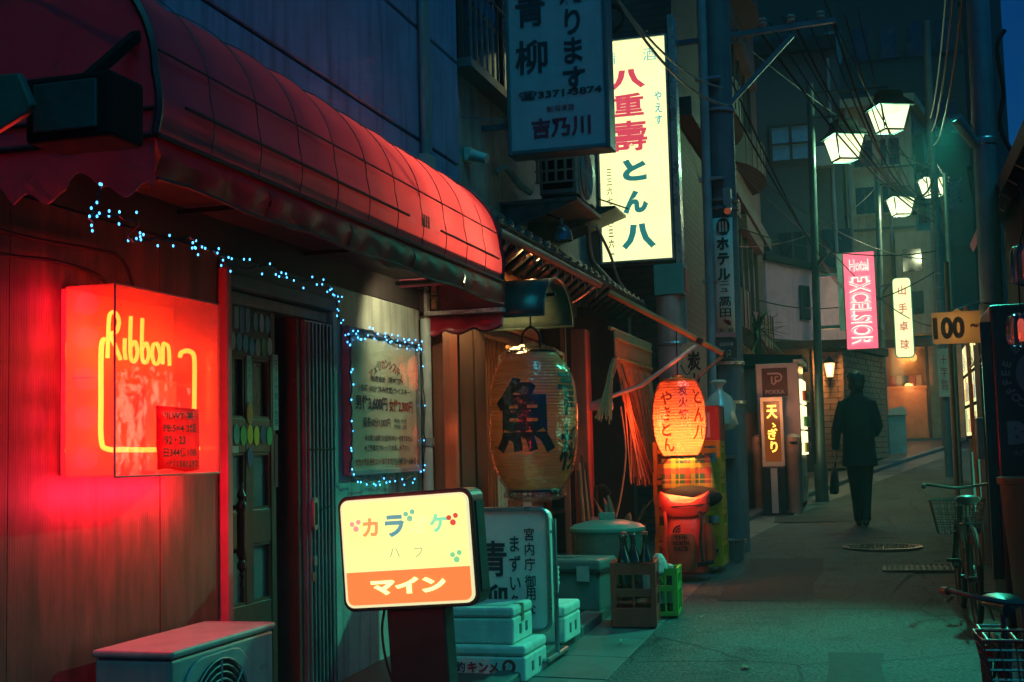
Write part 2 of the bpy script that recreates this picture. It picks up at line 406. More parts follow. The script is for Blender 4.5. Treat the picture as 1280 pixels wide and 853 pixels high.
mb = MB().sheet([[(x, y, gz(min(y, 60)) - .03) for x in (-150, -30, -8, -3, -1.9, 0, 1.2, 4, 12, 40, 150)] for y in ys])
struct(mb.build('ground', mat('ground_earth', (.04, .04, .038), .8)))
yr = [-8 + .5 * i for i in range(110)]
struct(MB().sheet([[(lx(y) + (rx(y) - lx(y)) * k / 4, y, gz(y) + .0 + (.012 * math.sin(math.pi * k / 4))) for k in range(5)] for y in yr]).build('road', M_asph, smooth=True))
for (x0_, x1_, y0_, y1_) in ((-1.2, -.55, 9.3, 11.9), (-.35, -.05, 5.2, 7.4), (-1.3, -.2, 15.4, 16.1)):      # old trench repairs
    struct(MB().sheet([[(x0_ + .02 * math.sin(y_ * 3), y_, gz(y_) + .0135), ((x0_ + x1_) / 2, y_, gz(y_) + .0145), (x1_ + .02 * math.cos(y_ * 4), y_, gz(y_) + .0135)] for y_ in [y0_ + (y1_ - y0_) * k / 8 for k in range(9)]]).build('road_patch', mat('asphalt_repair', (.045, .052, .050), .75, var=.4, sc_=25, bump=.6, bsc=150, spec=.2)))
struct(MB().sheet([[(rx(y) - .02, y, gz(y) - .006), (rx(y) + .45, y, gz(y) + .006), (9, y, gz(y) + .006)] for y in yr]).build('roadside_concrete', M_asph))
struct(MB().sheet([[(-7, y, gz(y) + .055), (lx(y) - .52, y, gz(y) + .055)] for y in yr]).build('pavement', M_pave))
gut = struct(MB().sheet([[(lx(y) - .43, y, gz(y) - .012), (lx(y) + .02, y, gz(y) - .012)] for y in yr]).build('gutter', mat('joint_dark', (.03, .03, .03), .8)))
kerb = struct(MB().sheet([[(lx(y) - .55, y, gz(y) + .02), (lx(y) - .40, y, gz(y) - .012)] for y in yr]).build('kerb', MATS['joint_dark']))
y = 4.2; i = 0
while y < 27:
    L = .60; a, b = y + .006, y + L - .006
    def slab(x0, x1, z0, z1, nm, mt, par, bev):
        mb = MB()
        vs = [(lx(a) + x0, a, gz(a) + z0), (lx(a) + x1, a, gz(a) + z0), (lx(b) + x1, b, gz(b) + z0), (lx(b) + x0, b, gz(b) + z0),
              (lx(a) + x0, a, gz(a) + z1), (lx(a) + x1, a, gz(a) + z1 - .008), (lx(b) + x1, b, gz(b) + z1 - .008), (lx(b) + x0, b, gz(b) + z1)]
        mb.add(vs, [(0, 3, 2, 1), (4, 5, 6, 7), (0, 1, 5, 4), (1, 2, 6, 5), (2, 3, 7, 6), (3, 0, 4, 7)])
        mb.build(nm, mt, par, bevel=bev)
    j = rnd.uniform(-.003, .003)
    slab(-.40, .0, -.02, .010 + j, 'gutter_slab', M_conc, gut, .004)
    slab(-.53, -.405, -.02, .075 + j, 'kerb_stone', M_conc, kerb, .01)
    y += L; i += 1
# manhole cover with raised studs
mh = thing('manhole_cover', 'round cast iron manhole cover with raised studs in the road', 'manhole', (-.064, 12.78, gz(12.78) + .004))
M_iron = mat('cast_iron', (.16, .155, .14), .38, metal=.7, var=.3, sc_=20, bump=.3)
c0 = OFF[mh.name]
tl = .03
M_grate = mat('dark_iron', (.05, .055, .05), .6, metal=.4)
MB().lathe([(.37, 0), (.37, .018), (.335, .020), (.335, .012), (.0, .012)], c0, 40).build('rim', M_iron, mh)
st = MB()
for rr, n in ((.05, 6), (.10, 12), (.15, 18), (.20, 24), (.25, 30), (.295, 36)):
    for k in range(n):
        t = 2 * math.pi * (k + .5 * (n % 4)) / n
        st.box(c0 + V(rr * math.cos(t), rr * math.sin(t), .018), (.020, .016, .012), (0, 0, t))
st.build('stud_pattern', M_iron, mh)['kind'] = 'stuff'
gr = thing('drain_grate', 'rectangular steel drain grate beside the bicycles', 'grate', (.2, 11.25, gz(11.25)))
g = MB(); z = gz(11.25) + .006
for k in range(11): g.bx(-.02 + .045 * k, .005 + .045 * k, 11.0, 11.5, z - .02, z + .004)
g.build('bar_grid', M_grate, gr)['kind'] = 'stuff'
g = MB()
for a, b, c, d in ((-.06, -.03, 10.97, 11.53), (.48, .51, 10.97, 11.53)): g.bx(a, b, c, d, z - .02, z + .006)
g.bx(-.03, .48, 10.97, 11.0, z - .02, z + .006).bx(-.03, .48, 11.5, 11.53, z - .02, z + .006)
g.build('grate_frame', M_grate, gr)

# ================================================================= the red bar building on the left
M_brown = mat('brown_panelling', (.13, .042, .036), .55, var=.6, sc_=3.0, bump=.3, bsc=30, stretch=(3.5, 3.5, .8), streak=.55, groove=24)
M_render = mat('blue_grey_render', (.17, .25, .44), .8, var=.22, sc_=3, bump=.6, bsc=110, streak=.55)
M_cream = mat('stained_cream_plaster', (.42, .42, .36), .7, var=.25, sc_=3.5, bump=.35, bsc=50, streak=.55)
M_dark = mat('dark_void', (.012, .013, .014), .9, bump=0)
WX = -2.73
bar = thing('bar_building', 'blue grey rendered bar building with brown panelled ground floor behind the red awning', 'building', (-3, 4, 0))
MB().bx(-3.1, WX - .012, -3, 4.93, -.3, 2.2).build('ground_wall', M_dark, bar)
k = 0
yy = -1.0
while yy < 4.90:                                     # narrow grooved boards, one by one
    wd = .455; y1 = min(yy + wd - .004, 4.92)
    MB().bx(WX - .012, WX + rnd.uniform(-.002, .002), yy, y1, -.2, 2.198).build('board', M_brown, bar)
    yy += wd
MB().bx(-3.1, WX, 6.13, 7.43, -.2, 2.2).build('plaster_wall', M_cream, bar)
MB().bx(-3.1, WX, 4.93, 6.13, 2.13, 2.2).build('lintel', mat('blue_painted_wood', (.06, .12, .15), .5, streak=.3), bar)
MB().bx(-3.6, -3.2, 4.8, 6.3, -.2, 2.2).build('dark_interior', M_dark, bar)
MB().bx(-3.2, -3.1, 7.43, 8.3, -.2, 2.2).build('side_wall', M_dark, bar)
MB().bx(WX - .02, WX - .002, -3, 7.43, 2.205, 2.96).build('eave_board', mat('dark_brown_board', (.05, .035, .035), .6, streak=.3), bar)
zs = [2.97, 3.29, 4.02, 4.75, 5.48, 6.2, 8.0, 10.0]
for a, b in zip(zs, zs[1:]):
    MB().bx(-3.05, WX - .0, -3, 8.30, a + .011, b - .011).build('cladding_panel', M_render, bar, bevel=.006)
MB().bx(-3.1, WX - .02, -3, 8.29, 2.2, 10).build('backing_wall', M_dark, bar)
# conduits on the upper wall
M_pipe = mat('grey_conduit', (.20, .22, .24), .45, var=.2, streak=.3)
for k, (dy, r, z0) in enumerate(((7.50, .028, 3.16), (7.58, .020, 3.22))):
    MB().tube([(WX + .035, dy, z0), (WX + .035, dy, 8)], r, 10).build('conduit', M_pipe, bar, smooth=True)
MB().bx(WX, WX + .07, 7.47, 7.61, 3.04, 3.2).build('junction_box', mat('pale_box', (.42, .34, .32), .5), bar, bevel=.008)
for z in (4.3, 5.2): MB().bx(WX, WX + .07, 7.46, 7.62, z, z + .03).build('pipe_clip', M_pipe, bar)
MB().tube(spline([(WX + .03, 7.5, 3.05), (WX + .05, 7.47, 2.98), (WX + .03, 7.5, 2.9)], 4), .012, 6).build('cable_tail', M_dark, bar, smooth=True)
# ---- door, frame, jamb
M_wood = mat('dark_door_wood', (.105, .045, .028), .42, var=.35, sc_=3, bump=.2, bsc=25, stretch=(6, 6, .7), streak=.3, coat=.2)
M_frame = mat('door_frame_paint', (.20, .16, .15), .5, var=.3, streak=.4)
fr = thing('door_frame', 'moulded door frame around the narrow panelled bar door', 'door frame', (WX, 5.5, gz(5.5)))
MB().bx(WX - .05, WX + .035, 4.935, 4.985, .05, 2.14).build('frame_post', mat('pink_trim', (.40, .14, .14), .5), fr, bevel=.008)
MB().bx(WX - .16, WX + .0, 4.99, 5.03, .05, 2.10).build('frame_post', M_frame, fr, bevel=.006)
MB().bx(WX - .12, WX + .03, 4.99, 6.12, 2.06, 2.125).build('frame_head', MATS['blue_painted_wood'], fr, bevel=.008)
MB().bx(WX - .14, WX - .02, 5.04, 6.10, 2.0, 2.055).build('frame_head', M_frame, fr, bevel=.006)
MB().bx(WX - .15, WX - .02, 5.735, 5.775, .05, 1.995).build('frame_post', mat('red_brown_edge', (.12, .04, .03), .5), fr, bevel=.004)
jb = thing('ribbed_jamb_panel', 'ribbed grey metal jamb panel right of the bar door', 'panel', (WX, 5.95, gz(6)))
M_jamb = mat('teal_grey_metal', (.20, .26, .27), .38, metal=.35, var=.25, streak=.35)
MB().bx(WX - .06, WX + .0, 5.785, 6.11, .05, 1.99).build('panel', M_jamb, jb)
for k in range(7): MB().bx(WX, WX + .012, 5.805 + .043 * k, 5.822 + .043 * k, .06, 1.98).build('rib', M_jamb, jb, bevel=.004)
MB().bx(WX + .012, WX + .016, 5.80, 6.10, 1.34, 1.35).build('joint_strip', M_dark, jb)
rr = [(WX + .014, 5.835 + a, 1.03 + b) for a, b in rrect(.05, .16, .024)]
MB().prism(rr, (.014, 0, 0)).build('pull_plate', mat('worn_steel', (.55, .52, .45), .3, metal=.8), jb)
MB().prism([(WX + .029, 5.835 + a, 1.03 + b) for a, b in rrect(.022, .11, .010)], (.002, 0, 0)).build('pull_slot', M_dark, jb)
MB().tube([(WX + .02, 5.9, 1.045), (WX + .02, 6.02, 1.06)], .004, 6).build('latch_chain', M_dark, jb)
MB().prism([(WX + .014, 5.84 + a, .80 + b) for a, b in rrect(.03, .05, .012)], (.008, 0, 0)).build('keyhole_plate', MATS['worn_steel'], jb)
MB().bx(WX + .0125, WX + .015, 5.81, 5.86, .70, .745).build('sticker', mat('red_sticker', (.5, .1, .08), .5), jb)

dr = thing('bar_door', 'narrow dark wooden bar door with six panes and rows of oval stickers', 'door', (-2.8, 5.3, gz(5.3)))
DX = -2.80
DY0, DY1 = 5.035, 5.56; DM = (DY0 + DY1) / 2
rows = [(1.49, 1.77), (1.075, 1.335), (.655, .92)]
for a, b in ((DY0, DY0 + .055), (DY1 - .05, DY1)): MB().bx(DX - .02, DX + .02, a, b, .1, 2.0).build('stile', M_wood, dr, bevel=.004)
MB().bx(DX - .02, DX + .018, DM - .035, DM + .035, .655, 1.77).build('mullion', M_wood, dr, bevel=.004)
for a, b in ((1.77, 2.0), (1.335, 1.49), (.92, 1.075), (.1, .655)): MB().bx(DX - .02, DX + .016, DY0 + .056, DY1 - .051, a, b).build('rail', M_wood, dr, bevel=.004)
M_pane_d = mat('dark_reeded_glass', (.055, .035, .035), .18, var=.3, spec=.6, bump=.25, bsc=80)
M_pane_l = mat('frosted_glass', (.10, .17, .17), .22, var=.2, spec=.6, bump=.3, bsc=120)  # dim teal glow from inside is put into this pane colour
for i, (a, b) in enumerate(rows):
    for y0, y1 in ((DY0 + .06, DM - .04), (DM + .04, DY1 - .055)):
        MB().bx(DX - .016, DX - .008, y0, y1, a + .003, b - .003).build('pane', M_pane_d if i == 0 else M_pane_l, dr)
        f = MB()
        for u in ((y0 - .004, y0 + .008, a, b), (y1 - .008, y1 + .004, a, b)): f.bx(DX - .006, DX + .012, *u)
        f.bx(DX - .006, DX + .011, y0 + .009, y1 - .009, a, a + .012).bx(DX - .006, DX + .011, y0 + .009, y1 - .009, b - .012, b)
        f.build('bead', M_wood, dr)
# stickers
def oval(cy, cz, ry, rz, name, m, x=DX + .019):
    MB().prism([(x, cy + ry * math.cos(2 * math.pi * k / 18), cz + rz * math.sin(2 * math.pi * k / 18)) for k in range(18)], (.0015, 0, 0)).build(name, m, dr)
def sm(c): return mat('sticker_%d_%d_%d' % tuple(int(k * 100) for k in c), c, .4, var=.12, bump=0)
cols = [(.10, .28, .26), (.06, .30, .25), (.08, .45, .08), (.75, .55, .03), (.80, .60, .03), (.04, .07, .16), (.10, .5, .16)]
for k, c in enumerate(cols): oval(DY0 + .075 + .064 * k, 1.412 + .006 * (k % 2), .028, .045, 'sticker', sm(c))
oval(DM, 1.515, .03, .052, 'sticker', sm((.75, .22, .03)), DX + .0215)
oval(DM, 1.315, .028, .045, 'sticker', sm((.08, .10, .22)), DX + .0215)
cols2 = [(.12, .2, .2), (.4, .36, .3), (.10, .28, .34), (.10, .3, .34), (.08, .3, .4), (.4, .3, .25), (.08, .3, .12), (.4, .42, .36)]
for k, c in enumerate(cols2): oval(DY0 + .05 + .060 * k, 1.83 + .008 * math.sin(k), .026, .042, 'sticker', sm(c))
for k, (c, a, h) in enumerate((((.07, .2, .18), .08, .12), ((.3, .34, .36), .15, .10), ((.08, .16, .3), .2, .13), ((.06, .22, .3), .255, .12))):
    MB().bx(DX + .017, DX + .0185, DY0 + a - .02, DY0 + a + .02, 1.945 - h / 2, 1.945 + h / 2).build('sticker', sm(c), dr)
for k, c in enumerate(((.07, .26, .3), (.45, .42, .4), (.08, .28, .34))): oval(DY0 + .33 + .06 * k, 1.94, .024, .045, 'sticker', sm(c))
M_card = mat('pale_card', (.46, .43, .36), .6, var=.1)
M_ink = mat('black_ink', (.012, .014, .016), .5, bump=0)
cd1 = MB().bx(DX + .0185, DX + .020, DM - .020, DM + .020, 1.55, 1.78).build('notice_strip', M_card, dr)
letter(cd1, M_ink, [('会員制クラブ', (0, 0), dict(height=.20, width=.02, vertical=True))], (DX + .020, DM, 1.665), (0, 1, 0))
cd2 = MB().bx(DX + .021, DX + .0225, DY1 - .03, DY1 + .025, 1.44, 1.80).build('notice_strip', M_card, dr)
letter(cd2, M_ink, [('カラオケ歌い放題', (0, 0), dict(height=.32, width=.03, vertical=True))], (DX + .0225, DY1 - .002, 1.62), (0, 1, 0))
MB().bx(DX + .021, DX + .0225, DY1 - .02, DY1 + .015, 1.17, 1.42).build('notice_strip', sm((.16, .03, .04)), dr)
MB().bx(DX + .017, DX + .0185, DY0 + .075, DY0 + .16, 1.335, 1.365).build('notice_strip', M_card, dr)
# turned door pull
M_black = mat('blackened_metal', (.022, .02, .02), .35, metal=.6, bump=.1)
hx, hy = DX + .075, DY0 + .075
prof = [(.0, .745), (.008, .75), (.006, .79), (.013, .80), (.008, .815), (.022, .83), (.022, .85), (.012, .865), (.020, .885), (.024, .90), (.020, .93), (.021, 1.05), (.019, 1.07), (.024, 1.085), (.024, 1.11), (.012, 1.125), (.022, 1.145), (.013, 1.165), (.007, 1.18), (.009, 1.20), (.0, 1.215)]
hd = MB().lathe(prof, (hx, hy, 0), 14).build('door_pull', M_black, dr, smooth=True)
for z in (.905, 1.095): MB().tube([(DX + .02, hy - .02, z), (hx, hy, z)], .011, 8).build('pull_bracket', M_black, hd)
# downpipe at the end of the plaster wall
dp = thing('downpipe', 'pale plastic downpipe at the end of the plaster wall', 'pipe', (WX + .05, 7.40, gz(7.4)))
MB().tube([(WX + .05, 7.40, .1), (WX + .05, 7.40, 2.14)], .032, 12).build('pipe', mat('pale_pvc', (.42, .45, .42), .4, streak=.4), dp, smooth=True)
for z in (.6, 1.36): MB().tube([(WX + .05, 7.40, z), (WX + .05, 7.40, z + .05)], .042, 12).build('coupling', M_pipe, dp)
# ---- the big red awning, panel by panel
aw = thing('barrel_awning', 'long red vinyl barrel awning with ribs and ragged skirt over the bar', 'awning', (-2.4, 5.2, 2.1))
M_red = translucent('red_vinyl', (.22, .055, .10), (.90, .085, .095), f=.38, rough=.38, gl=.07, bump=.12, bsc=18, var=.25)
M_skirt = translucent('dirty_red_skirt', (.20, .018, .024), (.34, .02, .02), f=.2, rough=.35, gl=.05, bump=.3, bsc=12, var=.4)
M_rib = mat('dark_red_seam', (.09, .010, .02), .5)
def prof_aw(t):         # t 0 at wall top .. 1 at front bottom edge
    if t < .75:
        a = R(90 - 90 * t / .75); return (-2.73 + .63 * math.cos(a), 2.50 + .50 * math.sin(a))
    k = (t - .75) / .25; return (-2.10 + .015 * math.sin(k * math.pi), 2.50 - .20 * k)
NP = 11; A0, A1 = 3.40, 7.10
for i in range(NP):
    y0 = A0 + (A1 - A0) * i / NP; y1 = A0 + (A1 - A0) * (i + 1) / NP
    rows_ = []
    for a in range(26):
        t = a / 25; x, z = prof_aw(t); row = []
        for b in range(7):
            s_ = b / 6; dip = -.012 * math.sin(math.pi * s_) * math.sin(math.pi * min(1, t * 1.1)) + .007 * noise.noise(V(x * 6, (y0 + s_ * .33) * 6, z * 6)) + .008 * noise.noise(V(x * 2, (y0 + s_ * .33) * 2.5, z * 2))
            row.append((x + dip * .6, y0 + (y1 - y0) * s_, z + dip))
        rows_.append(row)
    MB().sheet(rows_).build('fabric_panel', M_red, aw, smooth=True)
for i in range(NP + 1):
    y0 = A0 + (A1 - A0) * i / NP
    MB().tube([(prof_aw(a / 24)[0] + .004, y0, prof_aw(a / 24)[1] + .004) for a in range(25)], .014 if i in (0, NP) else .0022, 5).build('rib', M_rib, aw, smooth=True)
def skirt(name, pts, m):
    """pts: along-edge list of (x,y); hangs from 2.30 to a ragged hem"""
    top, mid, low = [], [], []; n = len(pts)
    for k, (x, y) in enumerate(pts):
        wv = .012 * math.sin(k * 1.1) + .02 * noise.noise(V(x * 3, y * 3, 1.7))
        top.append((x, y, 2.30)); mid.append((x + .025 + wv * .4, y, 2.235))
        low.append((x + .004 + wv, y, 2.165 + .022 * noise.noise(V(y * 4, 3.3, 0))))
    return MB().sheet([top, mid, low]).build(name, m, aw, smooth=True)
for i in range(5):
    y0 = A0 + (A1 - A0) * i / 5; y1 = A0 + (A1 - A0) * (i + 1) / 5
    skirt('skirt', [(-2.10, y0 + (y1 - y0) * k / 16) for k in range(17)], M_skirt)
for z, r in ((2.30, .009), (2.575, .004), (2.165, .006)):
    MB().tube([(-2.088 if z < 2.5 else -2.098, A0 + (A1 - A0) * k / 20, z + (.008 * math.sin(k * 1.3) if z < 2.2 else 0)) for k in range(21)], r, 6).build('piping', M_rib, aw, smooth=True)
for y0, y1 in ((3.55, 5.55), (6.0, 7.0)):
    MB().tube([(-2.078, y0, 2.42), (-2.078, y1, 2.42)], .006, 6).build('rod_pocket', M_rib, aw)
# near end cap
end = [(prof_aw(a / 24)[0], A0, prof_aw(a / 24)[1]) for a in range(25)]
MB().prism(end + [(-2.73, A0, 2.30)], (0, .006, 0)).build('end_panel', M_red, aw)
cap = []
for k in range(41):
    x = -2.73 + .63 * k / 40; z = 2.135 + .02 * math.sin(k * .7)
    if 20 <= k <= 28: z += .085 * math.sin(math.pi * (k - 20) / 8)
    if 2 <= k <= 8: z += .05 * math.sin(math.pi * (k - 2) / 6)
    cap.append((x, A0, z))
MB().prism(cap + [(-2.10, A0, 2.298), (-2.73, A0, 2.298)], (0, .005, 0)).build('end_skirt', M_red, aw)
MB().tube([(-2.73, A0 - .004, 2.30), (-2.10, A0 - .004, 2.30)], .011, 6).build('piping', M_rib, aw)
MB().tube([(-2.73, A0 - .004, 2.37), (-2.10, A0 - .004, 2.385)], .008, 6).build('piping', M_rib, aw)
prof7 = [(prof_aw(a / 24)[0], A1, prof_aw(a / 24)[1]) for a in range(25)]
MB().prism(prof7 + [(-2.73, A1, 2.30)], (0, -.006, 0)).build('end_panel', M_red, aw)
fm = MB()
for y0 in (3.45, 4.6, 5.8, 7.05): fm.bar((WX, y0, 2.32), (-2.12, y0, 2.32), .02).bar((WX, y0, 2.9), (-2.15, y0, 2.55), .016)
fm.bar((-2.12, 3.42, 2.32), (-2.12, 7.08, 2.32), .022)
fm.build('steel_frame', M_black, aw)
lt = MB()
for x, hgt in ((0, .05), (.03, .05), (.06, .05), (.09, .05)): lt.bx(-2.079, -2.076, 5.72 + x, 5.735 + x, 2.40, 2.46)
lt.build('printed_mark', M_rib, aw)
# lamp fixed under the awning
al = thing('awning_lamp', 'white strip lamp fixed under the far end of the red awning', 'lamp', (-2.6, 6.65, 2.3))
MB().bx(-2.24, -2.16, 6.35, 6.95, 2.285, 2.335).build('housing', mat('white_enamel', (.7, .7, .66), .4), al, bevel=.006)
MB().tube([(-2.20, 6.38, 2.268), (-2.20, 6.92, 2.268)], .014, 10).build('tube', emat('strip_light', (1, .9, .55), 2.5), al, smooth=True)
spot('strip_down', al, (-2.24, 6.66, 2.25), (-2.73, 6.92, 1.95), 20, (.95, .88, .5), 96, .6)
MB().bx(-2.725, -2.13, 3.44, 7.06, 2.345, 2.360).build('light_block_board', mat('dark_brown_board', (.05, .035, .035), .6), aw)  # board added to keep the bulbs' light off the wall below
for y_, e_ in ((4.1, .2), (4.8, .6), (5.5, 4.5), (6.1, 18), (6.7, 30)):
    MB().ball((-2.55, y_, 2.46), .02, 8, 6).build('bulb', MATS['strip_light'], al, smooth=True); lamp('awning_bulb', al, (-2.50, y_, 2.50), e_, (1, .80, .45), .05)
# dark floodlight and its grey glare plate, on a bracket before the awning end
fl = thing('floodlight', 'dark floodlight box hanging in front of the awning end', 'light', (-2.1, 3.1, 2.22))
M_hous = mat('green_black_housing', (.008, .012, .013), .85, spec=.08)
MB().bx(-2.30, -2.02, 3.05, 3.22, 2.21, 2.40).build('housing', M_hous, fl, bevel=.012)
MB().bx(-2.265, -2.06, 3.036, 3.05, 2.235, 2.375).build('lens', mat('dim_lens', (.04, .07, .07), .12, spec=.7), fl, bevel=.004)
MB().bar((-2.16, 3.13, 2.4), (-2.16, 3.4, 2.62), .03).build('bracket', M_hous, fl)
gp = thing('glare_plate', 'grey green tilted metal plate at the left edge beside the floodlight', 'plate', (-2.35, 2.98, 2.2))
MB().prism([(-2.50, 2.96, 2.20), (-2.34, 2.95, 2.215), (-2.225, 2.95, 2.265), (-2.205, 2.95, 2.29), (-2.27, 2.98, 2.395), (-2.50, 2.99, 2.40)], (0, .03, .004)).build('plate', mat('grey_green_metal', (.07, .10, .09), .42, metal=.2), gp, bevel=.006)
MB().bar((-2.30, 3.02, 2.33), (-2.30, 3.1, 2.33), .03).build('arm', M_hous, gp)
# ================================================================= things at the bar front
# ---- neon box sign
nb = thing('neon_box_sign', 'clear box sign with glowing yellow neon script and cup outline on the wall', 'neon sign', (-2.6, 4.2, 1.25))
BX0, BX1, BY0, BY1, BZ0, BZ1 = WX + .003, -2.51, 3.815, 4.53, 1.255, 1.918
M_back = mat('pale_red_backing', (.72, .38, .26), .5, var=.15, bump=.1)
MB().bx(BX0, BX0 + .02, BY0 + .006, BY1 - .006, BZ0 + .006, BZ1 - .006).build('back_panel', M_back, nb)
M_acr = glassy('clear_acrylic', (.97, .88, .86), .07, .04, haze=.30, hcol=(.95, .40, .38), bump=.25, bsc=6)
MB().bx(BX1 - .005, BX1, BY0, BY1, BZ0, BZ1).build('front_sheet', M_acr, nb)
for n_, a in (('side_sheet', (BX0 + .021, BX1 - .006, BY0, BY0 + .005, BZ0, BZ1)), ('side_sheet', (BX0 + .021, BX1 - .006, BY1 - .005, BY1, BZ0, BZ1)),
              ('top_sheet', (BX0 + .021, BX1 - .006, BY0 + .006, BY1 - .006, BZ1 - .005, BZ1)), ('bottom_sheet', (BX0 + .021, BX1 - .006, BY0 + .006, BY1 - .006, BZ0, BZ0 + .005))):
    MB().bx(*a).build(n_, M_acr, nb)
ef = MB()
for y in (BY0, BY1): ef.tube([(BX1, y, BZ0), (BX1, y, BZ1)], .004, 6)
for z in (BZ0, BZ1): ef.tube([(BX1, BY0, z), (BX1, BY1, z)], .004, 6)
ef.build('edge_trim', mat('pink_acrylic_edge', (.6, .2, .18), .3), nb)
M_neon = emat('neon_red_orange', (1, .075, .008), 34.0)
NX = -2.585
def neon(P, r=.0065, k=5): MB().tube(spline([(NX, a, b) for a, b in P], k), r, 8).build('neon_tube', M_neon, nb, smooth=True)
neon([(3.867, 1.733), (3.848, 1.70), (3.847, 1.526), (3.849, 1.386), (3.884, 1.352), (4.016, 1.349), (4.181, 1.348), (4.395, 1.352), (4.50, 1.352)], .009)
neon([(4.364, 1.704), (4.379, 1.722), (4.426, 1.731), (4.464, 1.721), (4.474, 1.686), (4.473, 1.597), (4.468, 1.45)], .009)
neon([(3.885, 1.668), (3.890, 1.75), (3.897, 1.818), (3.93, 1.832), (3.955, 1.805), (3.94, 1.765), (3.905, 1.752), (3.935, 1.71), (3.965, 1.668)], .0072)
neon([(3.992, 1.745), (3.990, 1.70), (3.998, 1.670)], .0072)
for y_ in (4.030, 4.105): neon([(y_, 1.828), (y_ - .004, 1.75), (y_, 1.678), (y_ + .025, 1.668), (y_ + .043, 1.70), (y_ + .028, 1.738), (y_ + .004, 1.722)], .0072)
neon([(4.205, 1.742), (4.178, 1.735), (4.170, 1.70), (4.185, 1.668), (4.212, 1.672), (4.224, 1.705), (4.207, 1.740)], .0072)
neon([(4.243, 1.668), (4.245, 1.738), (4.258, 1.745), (4.280, 1.738), (4.288, 1.71), (4.290, 1.665)], .0072)
M_dead = mat('unlit_glass_tube', (.75, .6, .5), .2, bump=0)
MB().tube(spline([(NX, a, b) for a, b in [(3.944, 1.536), (4.081, 1.541), (4.077, 1.497), (4.056, 1.46), (3.968, 1.44), (3.976, 1.405), (4.019, 1.414), (4.032, 1.441), (3.984, 1.468), (3.955, 1.454)]], 5), .006, 8).build('unlit_tube', M_dead, nb, smooth=True)
MB().bx(-2.70, -2.69, 4.30, 4.515, 1.27, 1.62).build('pale_glint_sheet', mat('pale_glint_sheet', (.85, .75, .65), .5, var=.1), nb)  # pale sheet added for the white reflection and lit band in the box
for y, z in ((3.85, 1.6), (4.1, 1.349), (4.47, 1.6), (4.0, 1.8)): MB().tube([(-2.70, y, z), (NX, y, z)], .004, 6).build('tube_support', mat('clear_peg', (.6, .5, .45), .2), nb)
nt_ = thing('paper_notice', 'handwritten crimson paper notice taped on the neon box sign', 'notice', (-2.505, 4.2, 1.27))
sheet = []
for i in range(6):
    t = i / 5; sheet.append([(-2.502 + .006 * noise.noise(V(t * 4, s_ * 4, 2)), 4.06 + (.30 - .005 * t) * s_ + .008 * t, 1.505 - .232 * t - .006 * s_ + .006 * math.sin(7 * s_) * (t > .9)) for s_ in [k / 6 for k in range(7)]])
MB().sheet(sheet).build('paper', translucent('crimson_paper', (.60, .02, .08), (.85, .03, .08), f=.7, gl=.05), nt_, smooth=True, solid=.001)
letter(nt_, mat('marker_ink', (.03, .004, .008), .5, bump=0), [("'ILWT 美", (.13, .20), dict(height=.030, width=.20, bold=.02)), ('P8:5×4 3級', (.135, .155), dict(height=.034, width=.23, bold=.02)), ('92・23', (.10, .11), dict(height=.030, width=.14, bold=.02)), ('日344休10B', (.135, .066), dict(height=.034, width=.23, bold=.02)), ('･ツ1381292', (.15, .024), dict(height=.026, width=.22, bold=.02))],
       (-2.492, 4.07, 1.27), (0, 1, 0))
for y_ in (3.88, 4.04, 4.20, 4.36, 4.50): lamp('neon_fill', nb, (-2.645, y_, 1.195), 4.6, (1, .010, .045), .05)  # bodiless lamps added outside the box to redden the wall around it
for z_ in (1.32, 1.46, 1.60, 1.74, 1.86): lamp('neon_fill', nb, (-2.655, 3.775, z_), 1.25, (1, .010, .045), .05)
for z_ in (1.40, 1.75): lamp('neon_fill', nb, (-2.655, 4.565, z_), 1.1, (1, .010, .045), .05)
lamp('neon_fill', nb, (-2.56, 4.12, 1.50), 1.8, (1, .03, .03), .05)  # one more added inside so the acrylic glows
